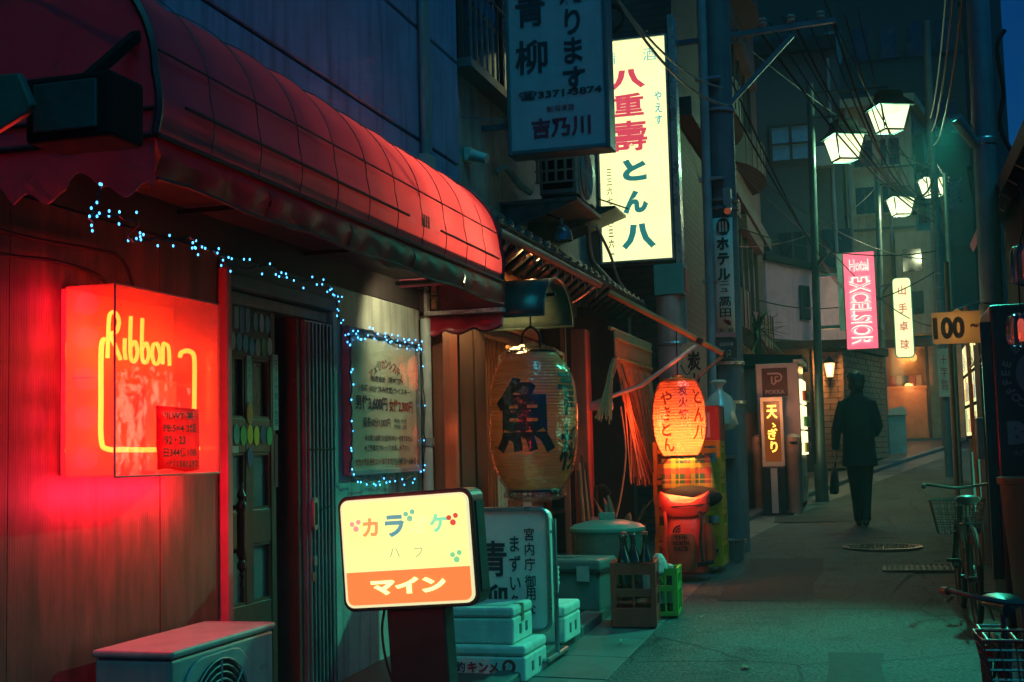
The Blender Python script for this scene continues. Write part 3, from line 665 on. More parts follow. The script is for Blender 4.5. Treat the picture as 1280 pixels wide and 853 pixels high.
# ---- air conditioner
def fan_unit(name, label, loc, L=.76, D=.30, H=.55):
    """fan face towards +X, local origin at the bottom centre"""
    t = thing(name, label, 'air conditioner', loc); o = OFF[t.name]
    Mc = mat('ac_casing', (.30, .33, .31), .4, var=.15, streak=.25, coat=.1)
    MB().bx(o.x - D / 2, o.x + D / 2, o.y - L / 2, o.y + L / 2, o.z + .04, o.z + H - .03).build('casing', Mc, t, bevel=.012)
    MB().bx(o.x - D / 2 - .008, o.x + D / 2 + .01, o.y - L / 2 - .008, o.y + L / 2 + .008, o.z + H - .028, o.z + H).build('lid', Mc, t, bevel=.010)
    fx = o.x + D / 2; fy = o.y - .07; fz = o.z + H * .47; rad = H * .40
    MB().prism([(fx + .001, fy + a, fz + b) for a, b in rrect(rad * 2.2, rad * 2.2, rad * .6)], (.010, 0, 0)).build('fan_surround', Mc, t, bevel=.004)
    MB().prism([(fx + .0115, fy + rad * math.cos(2 * math.pi * k / 32), fz + rad * math.sin(2 * math.pi * k / 32)) for k in range(32)], (.002, 0, 0)).build('fan_opening', M_dark, t)
    g = MB()
    for r in [rad * k / 9 for k in range(1, 10)]: g.tube([(fx + .02, fy + r * math.cos(2 * math.pi * k / 28), fz + r * math.sin(2 * math.pi * k / 28)) for k in range(28)], .0035, 4, closed=True)
    for k in range(8): g.tube([(fx + .022, fy, fz), (fx + .022, fy + rad * math.cos(k * math.pi / 4), fz + rad * math.sin(k * math.pi / 4))], .004, 4)
    g.build('fan_guard', Mc, t)
    for s_ in (-1, 1): MB().bx(o.x - D / 2, o.x + D / 2, o.y + s_ * L * .36 - .03, o.y + s_ * L * .36 + .03, o.z, o.z + .04).build('foot', M_dark, t)
    MB().bx(o.x - D * .4, o.x + D * .4, o.y - L / 2 - .002, o.y - L / 2 - .001, o.z + .08, o.z + H * .8).build('side_grille', M_dark, t)
    return t
ac = fan_unit('air_conditioner', 'outdoor air conditioner unit on the ground below the neon sign', (-2.515, 4.31, gz(4.3) + .055))
for k, (dz, r_) in enumerate(((.16, .018), (.22, .014))):
    MB().tube(spline([(-2.50, 4.69, dz), (-2.50, 4.78, dz), (-2.58, 4.83, dz + .02), (-2.72, 4.84, dz + .04)], 5), r_, 8).build('coolant_pipe', mat('cream_insulation', (.5, .45, .38), .6, streak=.4), ac, smooth=True)
MB().bx(-2.66, -2.37, 4.66, 4.694, .25, .45).build('valve_cover', MATS['ac_casing'], ac, bevel=.006)
MB().bx(-2.3640, -2.3625, 4.56, 4.66, .14, .22).build('rating_label', M_card, ac)
ac_txt = letter(ac, mat('faint_print', (.14, .16, .15), .5), [('室外機', (0, 0), dict(height=.02))], (-2.364, 4.60, .50), (0, 1, 0))
# ---- menu board and its fairy lights
mbx = thing('price_board', 'framed cream price board with printed Japanese lettering on the plaster wall', 'menu board', (WX + .03, 6.76, 1.22))
PY0, PY1, PZ0, PZ1 = 6.26, 7.27, 1.235, 1.965
MB().bx(WX + .001, WX + .028, PY0, PY1, PZ0, PZ1).build('board', mat('cream_board', (.62, .64, .52), .35, var=.12, sc_=4, spec=.5), mbx)
f = MB(); e = .03
f.bx(WX + .002, WX + .05, PY0 - e, PY0, PZ0 - e, PZ1 + e); f.build('frame_bar', M_pipe, mbx, bevel=.004)
MB().bx(WX + .002, WX + .05, PY1, PY1 + e, PZ0 - e, PZ1 + e).build('frame_bar', M_pipe, mbx, bevel=.004)
MB().bx(WX + .002, WX + .05, PY0, PY1, PZ0 - e, PZ0).build('frame_bar', M_pipe, mbx, bevel=.004)
MB().bx(WX + .002, WX + .05, PY0, PY1, PZ1, PZ1 + e).build('frame_bar', M_pipe, mbx, bevel=.004)
MB().bx(WX + .044, WX + .046, PY0, PY1, PZ0, PZ1).build('cover_sheet', glassy('board_film', (.96, .97, .96), .05, .12, bump=.2, bsc=4), mbx)
M_pn = mat('print_navy', (.02, .05, .10), .5, bump=0); M_pr = mat('print_red', (.42, .03, .05), .5, bump=0); M_pg = mat('print_teal', (.03, .22, .22), .5, bump=0)
B = lambda c, h, w: (c, dict(height=h, width=w, bold=.018))
def P(s, a, b, h, w, bo=.018): return (s, (a, b), dict(height=h, width=w, bold=bo))
o_ = (WX + .029, 6.765, 1.6)
letter(mbx, M_pn, [P('当店会計（現金制）', .02, .135, .036, .44), P('1名様 60分 飲み放題(ウイスキー)', .02, .075, .042, .80), P('男性3,600円', -.20, -.005, .085, .46, .03), P('延長60分1,000円', -.13, -.11, .055, .40),
                   P('★お帰りの際での追加料金は一切ありません。', .06, -.195, .036, .74), P('★ご予算内でゆっくりお楽しみ下さい。', .03, -.25, .036, .70)], o_, (0, 1, 0))
letter(mbx, M_pr, [P('女性2,300円', .245, -.010, .078, .38, .03), P('女性大歓迎 男性コンパあります。', -.17, -.325, .040, .54)], o_, (0, 1, 0))
for k, ch in enumerate('アメリカンシステム'):
    a = R(28 - 7 * k * 1.0); letter(mbx, M_pr if k in (0, 3, 6, 8) else M_pn, [(ch, (-.20 + .058 * k, .225 - .010 * (k - 4) ** 2 * .45), dict(height=.052, bold=.015, rot=a * .8))], o_, (0, 1, 0))
letter(mbx, M_pg, [P('OPEN PM7:00〜AM4:00', .28, -.330, .042, .40), P('男性 女性', .23, -.095, .028, .20), P('団体 2名', .23, -.13, .028, .20)], o_, (0, 1, 0))
M_blue = emat('fairy_cyan', (.06, .42, 1.0), 4.5)
M_wire = mat('green_wire', (.01, .03, .03), .5, bump=0)
bulb_me = MB().ball((0, 0, 0), 1, 6, 4).mesh('bulb'); bulb_me.materials.append(M_blue)
def fairy(name, label, path, n, r=.0065, spread=.02, seed=1):
    t = thing(name, label, 'fairy lights', path[0], group='blue fairy lights at the bar')
    pts = spline(path, 8); rr_ = random.Random(seed)
    jit = [p + V(rr_.uniform(-1, 1), rr_.uniform(-1, 1), rr_.uniform(-1, 1)) * .008 for p in pts]
    MB().tube(jit, .004, 5).build('wire', M_wire, t, smooth=True)
    for k in range(n):
        p = pts[int((k + rr_.random()) / n * (len(pts) - 1))] + V(rr_.uniform(.2, 1) * spread * .5, rr_.uniform(-1, 1) * spread, rr_.uniform(-1.3, .8) * spread)
        piece('bulb', bulb_me, t, p, scale=(r, r, r * 1.3))
    return t
fx = -2.22
fairy('fairy_lights', 'loose string of blue fairy lights hung below the near end of the awning',
      [(fx, 3.30, 2.13), (fx, 3.25, 2.02), (fx - .05, 3.36, 2.055), (fx, 3.50, 2.06), (fx - .1, 3.62, 2.02), (fx, 3.80, 2.055), (fx - .05, 3.93, 2.05)], 30, .0038, .03, 3)
fairy('fairy_lights', 'string of blue fairy lights running along the awning over the bar door',
      [(fx - .05, 3.95, 2.05), (fx - .05, 4.1, 2.045), (fx - .1, 4.27, 2.03), (fx - .05, 4.5, 2.05), (fx - .1, 4.74, 2.045), (fx - .1, 5.02, 2.06), (-2.45, 5.45, 2.10), (-2.66, 6.02, 2.13), (-2.69, 6.1, 2.05), (-2.68, 6.17, 1.95)], 40, .0038, .03, 5)
fairy('fairy_lights', 'blue fairy lights along the top edge of the price board',
      [(-2.67, 6.18, 1.93), (-2.67, 6.45, 1.985), (-2.67, 6.75, 1.975), (-2.67, 7.05, 1.96), (-2.67, 7.30, 1.98)], 36, .0045, .035, 7)
fairy('fairy_lights', 'blue fairy lights down the left edge of the price board',
      [(-2.67, 6.20, 1.95), (-2.67, 6.215, 1.6), (-2.67, 6.20, 1.23)], 12, .0045, .018, 9)
fairy('fairy_lights', 'blue fairy lights drooping under the bottom of the price board',
      [(-2.67, 6.20, 1.20), (-2.66, 6.45, 1.165), (-2.66, 6.65, 1.185), (-2.66, 6.95, 1.165), (-2.67, 7.29, 1.21)], 18, .0045, .022, 11)
fairy('fairy_lights', 'sparse blue fairy lights down the right edge of the price board',
      [(-2.67, 7.31, 1.97), (-2.67, 7.32, 1.6), (-2.67, 7.31, 1.22)], 5, .004, .015, 13)
# wall cables by the neon sign
for k, (P_, lab) in enumerate(((([-2.71, 3.0, 1.98], [-2.71, 3.5, 1.985], [-2.71, 3.74, 2.0], [-2.71, 4.0, 1.985], [-2.70, 4.1, 1.92]), 'black cable looping over the neon box sign'),
                               (([-2.71, 3.0, 2.08], [-2.71, 3.6, 2.06], [-2.71, 4.0, 2.075], [-2.71, 4.17, 2.06], [-2.70, 4.25, 1.92]), 'black cable hanging higher on the boards above the neon sign'))):
    solo(MB().tube(spline(P_, 6), .007, 6), 'wall_cable', M_dark, lab, 'cable', smooth=True)
# ---- karaoke stand sign (leaning a little)
ks = thing('illuminated_stand_sign', 'glowing cream and orange karaoke stand sign on a black column', 'stand sign', (-2.06, 5.5, gz(5.5) + .05), rot=(0, -.055, 0))
zc = .735
M_blk = mat('black_sign_case', (.018, .020, .022), .4, var=.2, bump=.1)
MB().prism([(a, -.0, zc + b) for a, b in rrect(.655, .525, .05)], (0, .17, 0)).build('case', M_blk, ks, bevel=.006)
MB().prism([(a, -.012, zc + b) for a, b in rrect(.62, .49, .04)], (0, .012, 0)).build('white_rim', emat('sign_rim_light', (1.0, .98, .5), .85), ks)
top = [(a, -.018, zc + b) for a, b in rrect(.595, .465, .03) if b > -.06]
poly = rrect(.595, .465, .03)
ups = [(a, b) for a, b in poly if b > 0]; dns = [(a, b) for a, b in poly if b < 0]
MB().prism([(a, -.016, zc + b) for a, b in ups + [(-.2975, -.082), (.2975, -.082)]], (0, .003, 0)).build('cream_face', emat('karaoke_cream', (1.25, 1.25, .41), 1.0, .3), ks)
MB().prism([(a, -.016, zc + b) for a, b in [(.2975, -.084), (-.2975, -.084)] + dns], (0, .003, 0)).build('orange_face', emat('karaoke_orange', (1.4, .26, .05), 1.0, .3), ks)
og = (0, -.017, zc)
for ch, x, c, s_ in (('カ', -.165, (.95, .36, .10), .085), ('ラ', -.045, (.05, .35, .36), .10), ('オ', .075, (1.5, 1.2, .42), .085), ('ケ', .165, (.20, .85, .45), .085)):
    letter(ks, emat('kara_' + str(x), c, 1.0), [(ch, (x, .115), dict(height=s_, bold=.045))], og)
letter(ks, emat('kara_grey', (.35, .45, .25), 1.0), [('ハ', (-.055, -.005), dict(height=.042)), ('フ', (.06, -.01), dict(height=.042))], og)
letter(ks, emat('kara_white', (2.2, 1.9, .6), 1.0), [('マイン', (0, -.155), dict(height=.075, width=.36, bold=.055))], og)
for k, (x, z, c) in enumerate(((-.235, .135, (.9, .35, .3)), (.235, .135, (.75, .06, .04)), (-.22, -.0, (1.6, 1.1, .35)), (.24, -.03, (.18, .7, .3)), (.03, .165, (.15, .6, .35)))):
    m = MB()
    for a, b, r in ((-.018, 0, .012), (.014, .008, .012), (0, -.022, .014)):
        m.prism([(x + a + r * math.cos(2 * math.pi * q / 12), -.0205, zc + z + b + r * math.sin(2 * math.pi * q / 12)) for q in range(12)], (0, .002, 0))
    m.build('note_mark', emat('kmark%d' % k, c, 1.0), ks)
MB().bx(-.13, .15, .02, .15, -.05, zc - .26).build('column', M_blk, ks, bevel=.01)
MB().bx(-.19, .21, -.06, .23, -.06, -.005).build('base', M_blk, ks, bevel=.01)
MB().tube(spline([(-.17, .1, .47), (-.19, .1, .36), (-.15, .05, .2), (-.05, -.02, .03)], 6), .006, 6).build('power_cord', M_dark, ks, smooth=True)
MB().bx(.3285, .334, .03, .14, zc - .2, zc + .2).build('side_vent', M_dark, ks)
# ---- the second, unlit stand sign
a2 = thing('metal_frame_stand_sign', 'white stand sign with brushed black calligraphy in a steel frame', 'stand sign', (-2.1, 7.0, gz(7) + .055))
M_wp = mat('white_sign_plastic', (.80, .78, .64), .35, var=.1, spec=.5, coat=.2)
M_stl = mat('brushed_steel', (.42, .44, .43), .3, metal=.85, var=.2, bump=.1)
yf = 6.94
MB().prism([(-2.10 + a, yf, .655 + b) for a, b in rrect(.56, .66, .05)], (0, .13, 0)).build('sign_box', M_wp, a2, bevel=.006)
fr_ = MB().tube([(-2.10 + a, yf - .004, .655 + b) for a, b in rrect(.57, .67, .055)], .013, 8, closed=True).build('rim', M_stl, a2, smooth=True)
for x in (-2.395, -1.795): MB().tube([(x, 7.0, .19), (x, 7.0, .93)], .014, 8).build('post', M_stl, a2, smooth=True)
for y in (6.78, 7.22): MB().tube([(-2.395, y, .185), (-1.795, y, .185)], .014, 8).build('foot_bar', M_stl, a2)
for x in (-2.395, -1.795): MB().tube([(x, 6.78, .185), (x, 7.22, .185)], .013, 8).build('foot_bar', M_stl, a2)
MB().tube([(-1.83, 7.0, .86), (-1.795, 7.0, .86)], .01, 6).build('pivot', M_stl, a2)
letter(a2, mat('sumi_ink', (.015, .045, .05), .5, bump=0), [('青', (-.035, .075), dict(height=.20, width=.155, bold=.02)), ('柳', (-.045, -.165), dict(height=.20, width=.175, bold=.02)),
       ('まずい魚', (.090, -.01), dict(height=.42, width=.072, vertical=True, bold=.012)), ('宮内庁御用な', (.176, .005), dict(height=.48, width=.062, vertical=True, bold=.012))], (-2.10, yf, .64))
# ---- styrofoam boxes
M_foam = mat('styrofoam', (.74, .73, .60), .75, var=.16, sc_=7, bump=.5, bsc=160, streak=.2)
def foam(label, x0, x1, y0, y1, z0, h, lid=True):
    t = thing('styrofoam_box', label, 'foam box', ((x0 + x1) / 2, (y0 + y1) / 2, z0), group='white styrofoam fish boxes')
    if lid:
        MB().bx(x0, x1, y0, y1, z0, z0 + h * .70).build('tub', M_foam, t, bevel=.012)
        MB().bx(x0 - .002, x1 + .002, y0 - .002, y1 + .002, z0 + h * .706, z0 + h).build('lid', M_foam, t, bevel=.016)
    else:
        b = MB().bx(x0, x1, y0, y1, z0, z0 + h)
        b.build('tub', M_foam, t, bevel=.014)
    for yy_ in (y0 + (y1 - y0) * .30, y0 + (y1 - y0) * .62): MB().bx(x1 - .003, x1 + .0035, yy_, yy_ + .035, z0 + h * .22, z0 + h * .48).build('grip_slot', mat('foam_slot', (.10, .15, .14), .8), t)
    return t
M_tape = mat('brown_tape', (.30, .20, .10), .35, var=.15, bump=0)
g0 = gz(6.5) + .01
b1 = foam('wide styrofoam box printed with red Japanese lettering at the bottom of the stack', -2.30, -1.82, 6.42, 6.86, g0, .185)
b2 = foam('styrofoam box stacked on top of the red printed one', -2.28, -1.885, 6.45, 6.82, g0 + .187, .19)
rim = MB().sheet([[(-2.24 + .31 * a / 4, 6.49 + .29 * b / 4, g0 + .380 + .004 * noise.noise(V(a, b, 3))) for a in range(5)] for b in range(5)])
rim.build('lid_shade_sheet', mat('foam_shadow', (.34, .42, .40), .7), b2)  # darker sheet laid on the lid; recess shade put into its colour
b3 = foam('plain styrofoam box behind the steel frame of the white stand sign', -2.12, -1.81, 7.24, 7.64, gz(7.4) + .06, .21)
yb = 6.418
MB().bx(-2.285, -1.88, 6.60, 6.645, g0 + .3775, g0 + .379).build('tape', M_tape, b2)
MB().bx(-1.8825, -1.881, 6.60, 6.645, g0 + .29, g0 + .377).build('tape', M_tape, b2)
letter(b1, mat('box_red', (.50, .05, .05), .6, bump=0), [('キンメ', (.045, 0), dict(height=.055, width=.17, bold=.04))], (-2.09, yb, g0 + .075))
letter(b1, mat('box_navy', (.05, .05, .12), .6, bump=0), [('銚釣', (-.105, .0), dict(height=.055, width=.105, bold=.02)), ('・・・・・・・・・・', (-.04, -.045), dict(height=.008, width=.17))], (-2.09, yb, g0 + .075))
em = MB(); cx_, cz_ = -1.905, g0 + .08
em.prism([(cx_ + .036 * math.cos(2 * math.pi * k / 20), yb - .0005, cz_ + .036 * math.sin(2 * math.pi * k / 20)) for k in range(20)], (0, -.001, 0)); em.build('round_emblem', MATS['box_red'], b1)
letter(b1, M_foam, [('魚', (0, 0), dict(height=.045, bold=.02))], (cx_, yb - .002, cz_), lift=.001)
cup = thing('foam_cup_stack', 'stack of pale cups standing on the plain styrofoam box', 'cups', (-1.94, 7.42, gz(7.4) + .27))
for k in range(4): MB().lathe([(.045, .03 * k), (.058, .11 + .03 * k), (.061, .112 + .03 * k), (.061, .12 + .03 * k), (.05, .12 + .03 * k)], OFF[cup.name], 18).build('cup', M_foam, cup, smooth=True)
# ================================================================= fish restaurant
M_stucco = mat('rough_stucco', (.24, .27, .26), .85, var=.25, sc_=6, bump=.9, bsc=120, streak=.45)
M_tim = mat('weathered_timber', (.17, .085, .045), .6, var=.4, sc_=4, bump=.3, bsc=30, stretch=(5, 5, .6))
M_timd = mat('dark_timber', (.055, .035, .028), .65, var=.35, sc_=4, bump=.3, bsc=30, stretch=(5, 5, .6))
M_tile = mat('black_roof_tile', (.030, .042, .045), .42, var=.35, bump=.25)
rs = thing('fish_restaurant', 'two storey stucco restaurant with tiled lean-to eave and timber front', 'building', (-2.9, 10, 0.2))
MB().bx(-3.4, -2.80, 8.32, 13.2, 2.6, 8.5).build('upper_wall', M_stucco, rs)
MB().bx(-2.80, -2.765, 8.33, 13.1, 2.95, 3.16).build('wall_band', mat('pale_plaster_band', (.30, .34, .31), .8, streak=.5), rs)
MB().bx(-3.2, -2.70, 7.44, 7.58, -.1, 2.62).build('corner_post', M_timd, rs)
yy = 7.60; k = 0
for wd, mt in ((.30, mat('red_brown_board', (.24, .075, .045), .5, var=.35, sc_=4, stretch=(5, 5, .6), coat=.15)), (.09, M_timd), (.24, M_timd), (.24, M_timd)):
    MB().bx(-2.75, -2.64 + .012 * (k % 2), yy + .004, yy + wd - .004, 0, 2.25).build('board', mt, rs, bevel=.004); yy += wd; k += 1
MB().bx(-2.82, -2.76, 7.5, 8.6, -.1, 2.6).build('backing_wall', M_dark, rs)
# fascia above the front, under the eave: horizontal planks
for k in range(8):
    z0 = 2.20 + .09 * k
    MB().bx(-2.66, -2.625 + .003 * (k % 2), 7.46, 9.95, z0 + .003, z0 + .087).build('fascia_plank', mat('orange_fascia_wood', (.30, .15, .07), .55, var=.3, sc_=4, stretch=(5, .6, 5)), rs)
# eave soffit, rafters, gutter
MB().prism([(-2.66, 7.2, 2.86), (-2.14, 7.2, 2.655), (-2.14, 7.2, 2.675), (-2.66, 7.2, 2.885)], (0, 4.9, 0)).build('soffit', M_tim, rs)
y = 7.35
while y < 9.9:
    MB().bar((-2.62, y, 2.83), (-2.16, y, 2.645), .03, .02).build('rafter', M_tim, rs); y += .48
M_gut = mat('pink_brown_gutter', (.26, .13, .13), .45, var=.2)
MB().tube([(-2.115, 7.12, 2.60), (-2.115, 9.92, 2.62)], .028, 10).build('gutter_pipe', M_gut, rs, smooth=True)
y = 7.3
while y < 9.9:
    MB().tube([(-2.115, y, 2.585), (-2.115, y, 2.53), (-2.13, y + .01, 2.51)], .005, 5).build('gutter_hook', mat('pale_hook', (.4, .34, .3), .4, metal=.4), rs); y += .21
MB().tube(spline([(-2.40, 9.82, 2.33), (-2.36, 9.82, 2.45), (-2.25, 9.82, 2.52), (-2.13, 9.82, 2.60)], 5), .012, 8).build('eave_bracket', M_stl, rs, smooth=True)
MB().bx(-2.42, -2.38, 9.80, 9.84, .2, 2.66).build('bracket_post', M_tim, rs)
el_ = thing('eave_bulb', 'bare warm bulb under the restaurant eave', 'lamp', (-2.42, 8.95, 2.5))
MB().ball((-2.34, 8.85, 2.70), .02, 10, 8).build('bulb', emat('hood_bulb', (1, .62, .25), 4), el_, smooth=True)
MB().tube([(-2.34, 8.85, 2.71), (-2.34, 8.85, 2.75)], .012, 8).build('socket', M_black, el_)
lamp('eave_light', el_, (-2.34, 8.70, 2.66), 14, (1, .42, .14), .04)
# roof tiles: rows of curved pan tiles, each its own piece
def tile_me():
    P_ = []
    for i in range(2):
        row = []
        for j in range(9):
            s_ = j / 8; h = .030 * math.cos(s_ * math.pi * 2) if s_ < .5 else -.012 * math.sin((s_ - .5) * 2 * math.pi) - .030
            row.append((.30 * i, .24 * s_, h + .02 * (1 - i)))
        P_.append(row)
    me = MB().sheet(P_).mesh('roof_tile'); me.materials.append(M_tile)
    me.polygons.foreach_set('use_smooth', [True] * len(me.polygons)); return me
TM = tile_me()
sl = math.atan2(.42, .62)
for r_ in range(3):
    for c_ in range(22):
        o = piece('roof_tile', TM, rs, (-2.12 - .24 * r_ * math.cos(sl), 7.12 + .225 * c_, 2.695 + .24 * r_ * math.sin(sl)), rot=(0, sl, math.pi))
        o.location.y += .24
        d = o.modifiers.new('Solid', 'SOLIDIFY'); d.thickness = .014
MB().prism([(-2.80, 7.14, 3.05), (-2.12, 7.14, 2.68), (-2.12, 7.14, 2.66), (-2.80, 7.14, 3.0)], (0, 4.95, 0)).build('roof_board', M_timd, rs)
# sagging plastic hose along the roof / wall junction, bundled
# lit paper windows behind timber slats
M_shoji = emat('lit_paper_window', (1.0, .36, .10), 1.3)
MB().bx(-2.78, -2.76, 8.60, 10.20, .9, 2.18).build('lit_window', M_shoji, rs)
MB().bx(-2.75, -2.70, 8.58, 10.22, .2, .9).build('dado', M_tim, rs)
MB().bx(-2.75, -2.66, 8.55, 10.25, 2.12, 2.195).build('window_head', M_tim, rs)
y = 8.60; k = 0
while y < 10.18:
    MB().bx(-2.74, -2.685, y, y + .035, .9, 2.12).build('slat', M_tim, rs, bevel=.003); y += .082; k += 1
for z in (1.25, 1.7): MB().bx(-2.745, -2.70, 8.60, 10.18, z, z + .03).build('slat_rail', M_tim, rs)
# red painted post and steel bracket
rp = thing('red_post', 'red painted wooden post at the rope curtain doorway', 'post', (-2.36, 10.24, gz(10)))
MB().bx(-2.42, -2.30, 10.16, 10.26, .2, 2.30).build('post', mat('red_paint', (.45, .10, .06), .45, var=.25, streak=.3), rp, bevel=.006)
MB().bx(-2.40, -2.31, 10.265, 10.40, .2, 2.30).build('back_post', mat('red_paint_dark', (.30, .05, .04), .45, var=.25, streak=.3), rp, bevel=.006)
# dark doorway behind
MB().bx(-3.3, -3.2, 10.2, 12.1, 0, 2.7).build('doorway_back', M_dark, rs)
MB().bx(-3.2, -2.75, 10.22, 10.27, 0, 2.3).build('doorway_side', M_timd, rs)
MB().bx(-3.3, -2.3, 12.05, 12.2, 0, 2.7).build('doorway_side', mat('grey_pink_panel', (.035, .03, .03), .6, streak=.4), rs)
# interior clutter silhouettes behind the ropes: a shelf with jars
sh = thing('back_shelf', 'dim shelf with jars inside the doorway behind the ropes', 'shelf', (-3.0, 11.2, .3))
for z in (.75, 1.25, 1.7): MB().bx(-3.15, -2.85, 10.4, 11.95, z, z + .03).build('board', M_timd, sh)
for k in range(9):
    z = (.78, 1.28, 1.73)[k % 3]; y = 10.55 + .15 * k
    MB().lathe([(.04, 0), (.05, .03), (.05, .13), (.03, .17), (.03, .2)], (-3.0, y, z), 10).build('jar', mat('jar%d' % (k % 3), ((.2, .05, .03), (.1, .12, .05), (.25, .2, .1))[k % 3], .3), sh, smooth=True)
# ---- steel hood over the lantern
hd_ = thing('lantern_hood', 'dark green curved metal hood above the big paper lantern', 'canopy', (-2.28, 8.5, 2.17))
M_hood = mat('dark_green_metal', (.035, .07, .065), .32, metal=.35, var=.25, streak=.2)
pr = []
for k in range(15):
    a = R(180 * k / 14); pr.append((8.28 + .0, a))
def hoodp(a): return (7.93 + .40 * math.cos(a), 2.14 + .27 * max(0, math.sin(a)))
rows_ = [[(-2.62 + .66 * j / 4, hoodp(R(180 - 10 * k))[0], hoodp(R(180 - 10 * k))[1]) for k in range(19)] for j in range(5)]
MB().sheet(rows_).build('curved_sheet', M_hood, hd_, smooth=True, solid=.006)
for x in (-2.62, -1.96): MB().tube([(x, hoodp(R(180 - 10 * k))[0], hoodp(R(180 - 10 * k))[1]) for k in range(19)], .009, 6).build('rolled_edge', M_hood, hd_, smooth=True)
for y in (7.53, 8.33): MB().tube([(-2.62, y, 2.14), (-1.96, y, 2.14)], .008, 6).build('rolled_edge', M_hood, hd_)
MB().bar((-2.64, 7.85, 2.30), (-1.96, 7.85, 2.30), .02).build('hanger_bar', M_black, hd_)
MB().ball((-2.36, 8.02, 2.31), .035, 10, 8).build('bulb', emat('hood_bulb', (1, .62, .25), 4), hd_, smooth=True)
lamp('hood_bulb_light', hd_, (-2.36, 8.10, 2.24), 15, (1, .50, .18), .05)
# ---- little scalloped red awning beside it
sa = thing('scalloped_valance', 'small bright red scalloped awning valance under the awning end', 'awning', (-2.5, 7.5, 2.05))
M_sc = translucent('bright_red_valance', (.50, .02, .045), (.6, .03, .03), f=.3, gl=.1, rough=.35)
xs = [-2.74 + .54 * k / 30 for k in range(31)]
rows_ = [[(x, 7.50 - .02 * j - .012 * math.sin(k * .8) * j / 3, (2.155 + .02 * k / 30) - (.032 * j) - (.028 * abs(math.sin(math.pi * k / 10)) * (j / 3))) for k, x in enumerate(xs)] for j in range(4)]
MB().sheet(rows_).build('valance', M_sc, sa, smooth=True, solid=.003)
MB().tube([(p[0], p[1] - .002, p[2]) for p in rows_[-1]], .006, 5).build('hem', M_rib, sa, smooth=True)
MB().bx(-2.74, -2.19, 7.44, 7.50, 2.165, 2.19).build('head_rail', mat('chipped_white_rail', (.45, .42, .38), .5, var=.5, sc_=30), sa)
sb = MB()
for x, z0 in ((-2.76, 2.19), (-2.70, 2.19)): sb.bx(x, x + .02, 7.44, 7.49, z0, z0 + .14)
sb.bx(-2.76, -2.68, 7.44, 7.49, 2.331, 2.345); sb.build('bracket', MATS['chipped_white_rail'], sa)
MB().bx(-2.66, -2.20, 7.52, 7.54, 2.20, 2.42).build('back_board', mat('brown_red_back', (.16, .05, .045), .6), sa)
# ---- noren rod and cloth, strips
nr = thing('noren_curtain', 'short white cloth curtain on a bamboo rod behind the big lantern', 'curtain', (-2.4, 8.95, 1.8))
MB().tube([(-2.42, 8.3, 2.02), (-2.42, 9.95, 2.00)], .013, 8).build('rod', mat('bamboo', (.42, .26, .10), .45, var=.25), nr, smooth=True)
rows_ = [[(-2.41 + .015 * math.sin(k * .9) * j / 5, 8.55 + 1.05 * k / 24, 2.00 - .085 * j) for k in range(25)] for j in range(6)]
MB().sheet(rows_).build('cloth', mat('unbleached_cloth', (.55, .48, .36), .8, var=.1, streak=.25), nr, smooth=True, solid=.002)
MB().tube([(-2.39, 9.66, 1.98), (-2.39, 9.66, 1.55)], .04, 10).build('rolled_cloth', MATS['unbleached_cloth'], nr, smooth=True)
for k in range(9): MB().tube([(-2.42, 8.6 + .12 * k, 2.025), (-2.40, 8.6 + .12 * k, 1.985)], .007, 5).build('loop', MATS['unbleached_cloth'], nr)
for k, (y, z0, z1, lab, s_) in enumerate(((8.32, .72, 1.16, 'narrow paper strip with small writing under the big lantern', '本日のおすすめ 刺身盛合せ'), (8.95, .60, 1.06, 'pale wooden strip with a hole hung right of the big lantern', ''))):
    t = thing('paper_strip', lab, 'notice', (-2.5, y, z0))
    MB().bx(-2.52, -2.515, y, y + .22, z0, z1).build('strip', M_card, t, bevel=.001)
    if s_: letter(t, M_ink, [(s_[:7], (-.05, 0), dict(height=.40, width=.028, vertical=True)), (s_[8:], (.03, 0), dict(height=.34, width=.028, vertical=True))], (-2.514, y + .11, (z0 + z1) / 2), (0, 1, 0))
    else:
        MB().prism([(-2.5145, y + .11 + .02 * math.cos(q * .52), z1 - .06 + .02 * math.sin(q * .52)) for q in range(12)], (.002, 0, 0)).build('hole', M_dark, t)
        letter(t, M_ink, [('営業中', (0, 0), dict(height=.22, width=.06, vertical=True))], (-2.514, y + .11, .8), (0, 1, 0))
# ---- big paper lantern in its plastic cover
bl = thing('big_paper_lantern', 'big tan paper lantern with a black fish character inside a clear plastic cover', 'lantern', (-2.13, 7.85, 1.0))
LC = (-2.13, 7.85); LZ0, LZ1 = 1.07, 1.93
def lrad(z):
    t = max(0, min(1, (z - LZ0) / (LZ1 - LZ0))); e = abs(2 * t - 1); return .265 * (1 - .40 * e ** 3.2)
M_lp = translucent('tan_lantern_paper', (.64, .31, .11), (.7, .35, .12), f=.25, gl=.04, rough=.5, bump=.1, var=.12)
prof = []
NR = 44
for k in range(NR * 2 + 1):
    z = LZ0 + (LZ1 - LZ0) * k / (NR * 2); prof.append((lrad(z) + (.0035 if k % 2 == 0 else -.0005), z))
MB().lathe(prof, (LC[0], LC[1], 0), 40, cap=False).build('paper_body', M_lp, bl, smooth=False)
MB().lathe([(.155, 1.055), (.162, 1.06), (.162, 1.085), (.15, 1.085), (.15, 1.06)], (*LC, 0), 32).build('bottom_ring', M_black, bl)
MB().lathe([(.155, 1.915), (.162, 1.92), (.162, 1.945), (.10, 1.955), (.0, 1.955)], (*LC, 0), 32).build('top_cap', M_black, bl)
cam_ang = math.atan2(-LC[1], -LC[0])
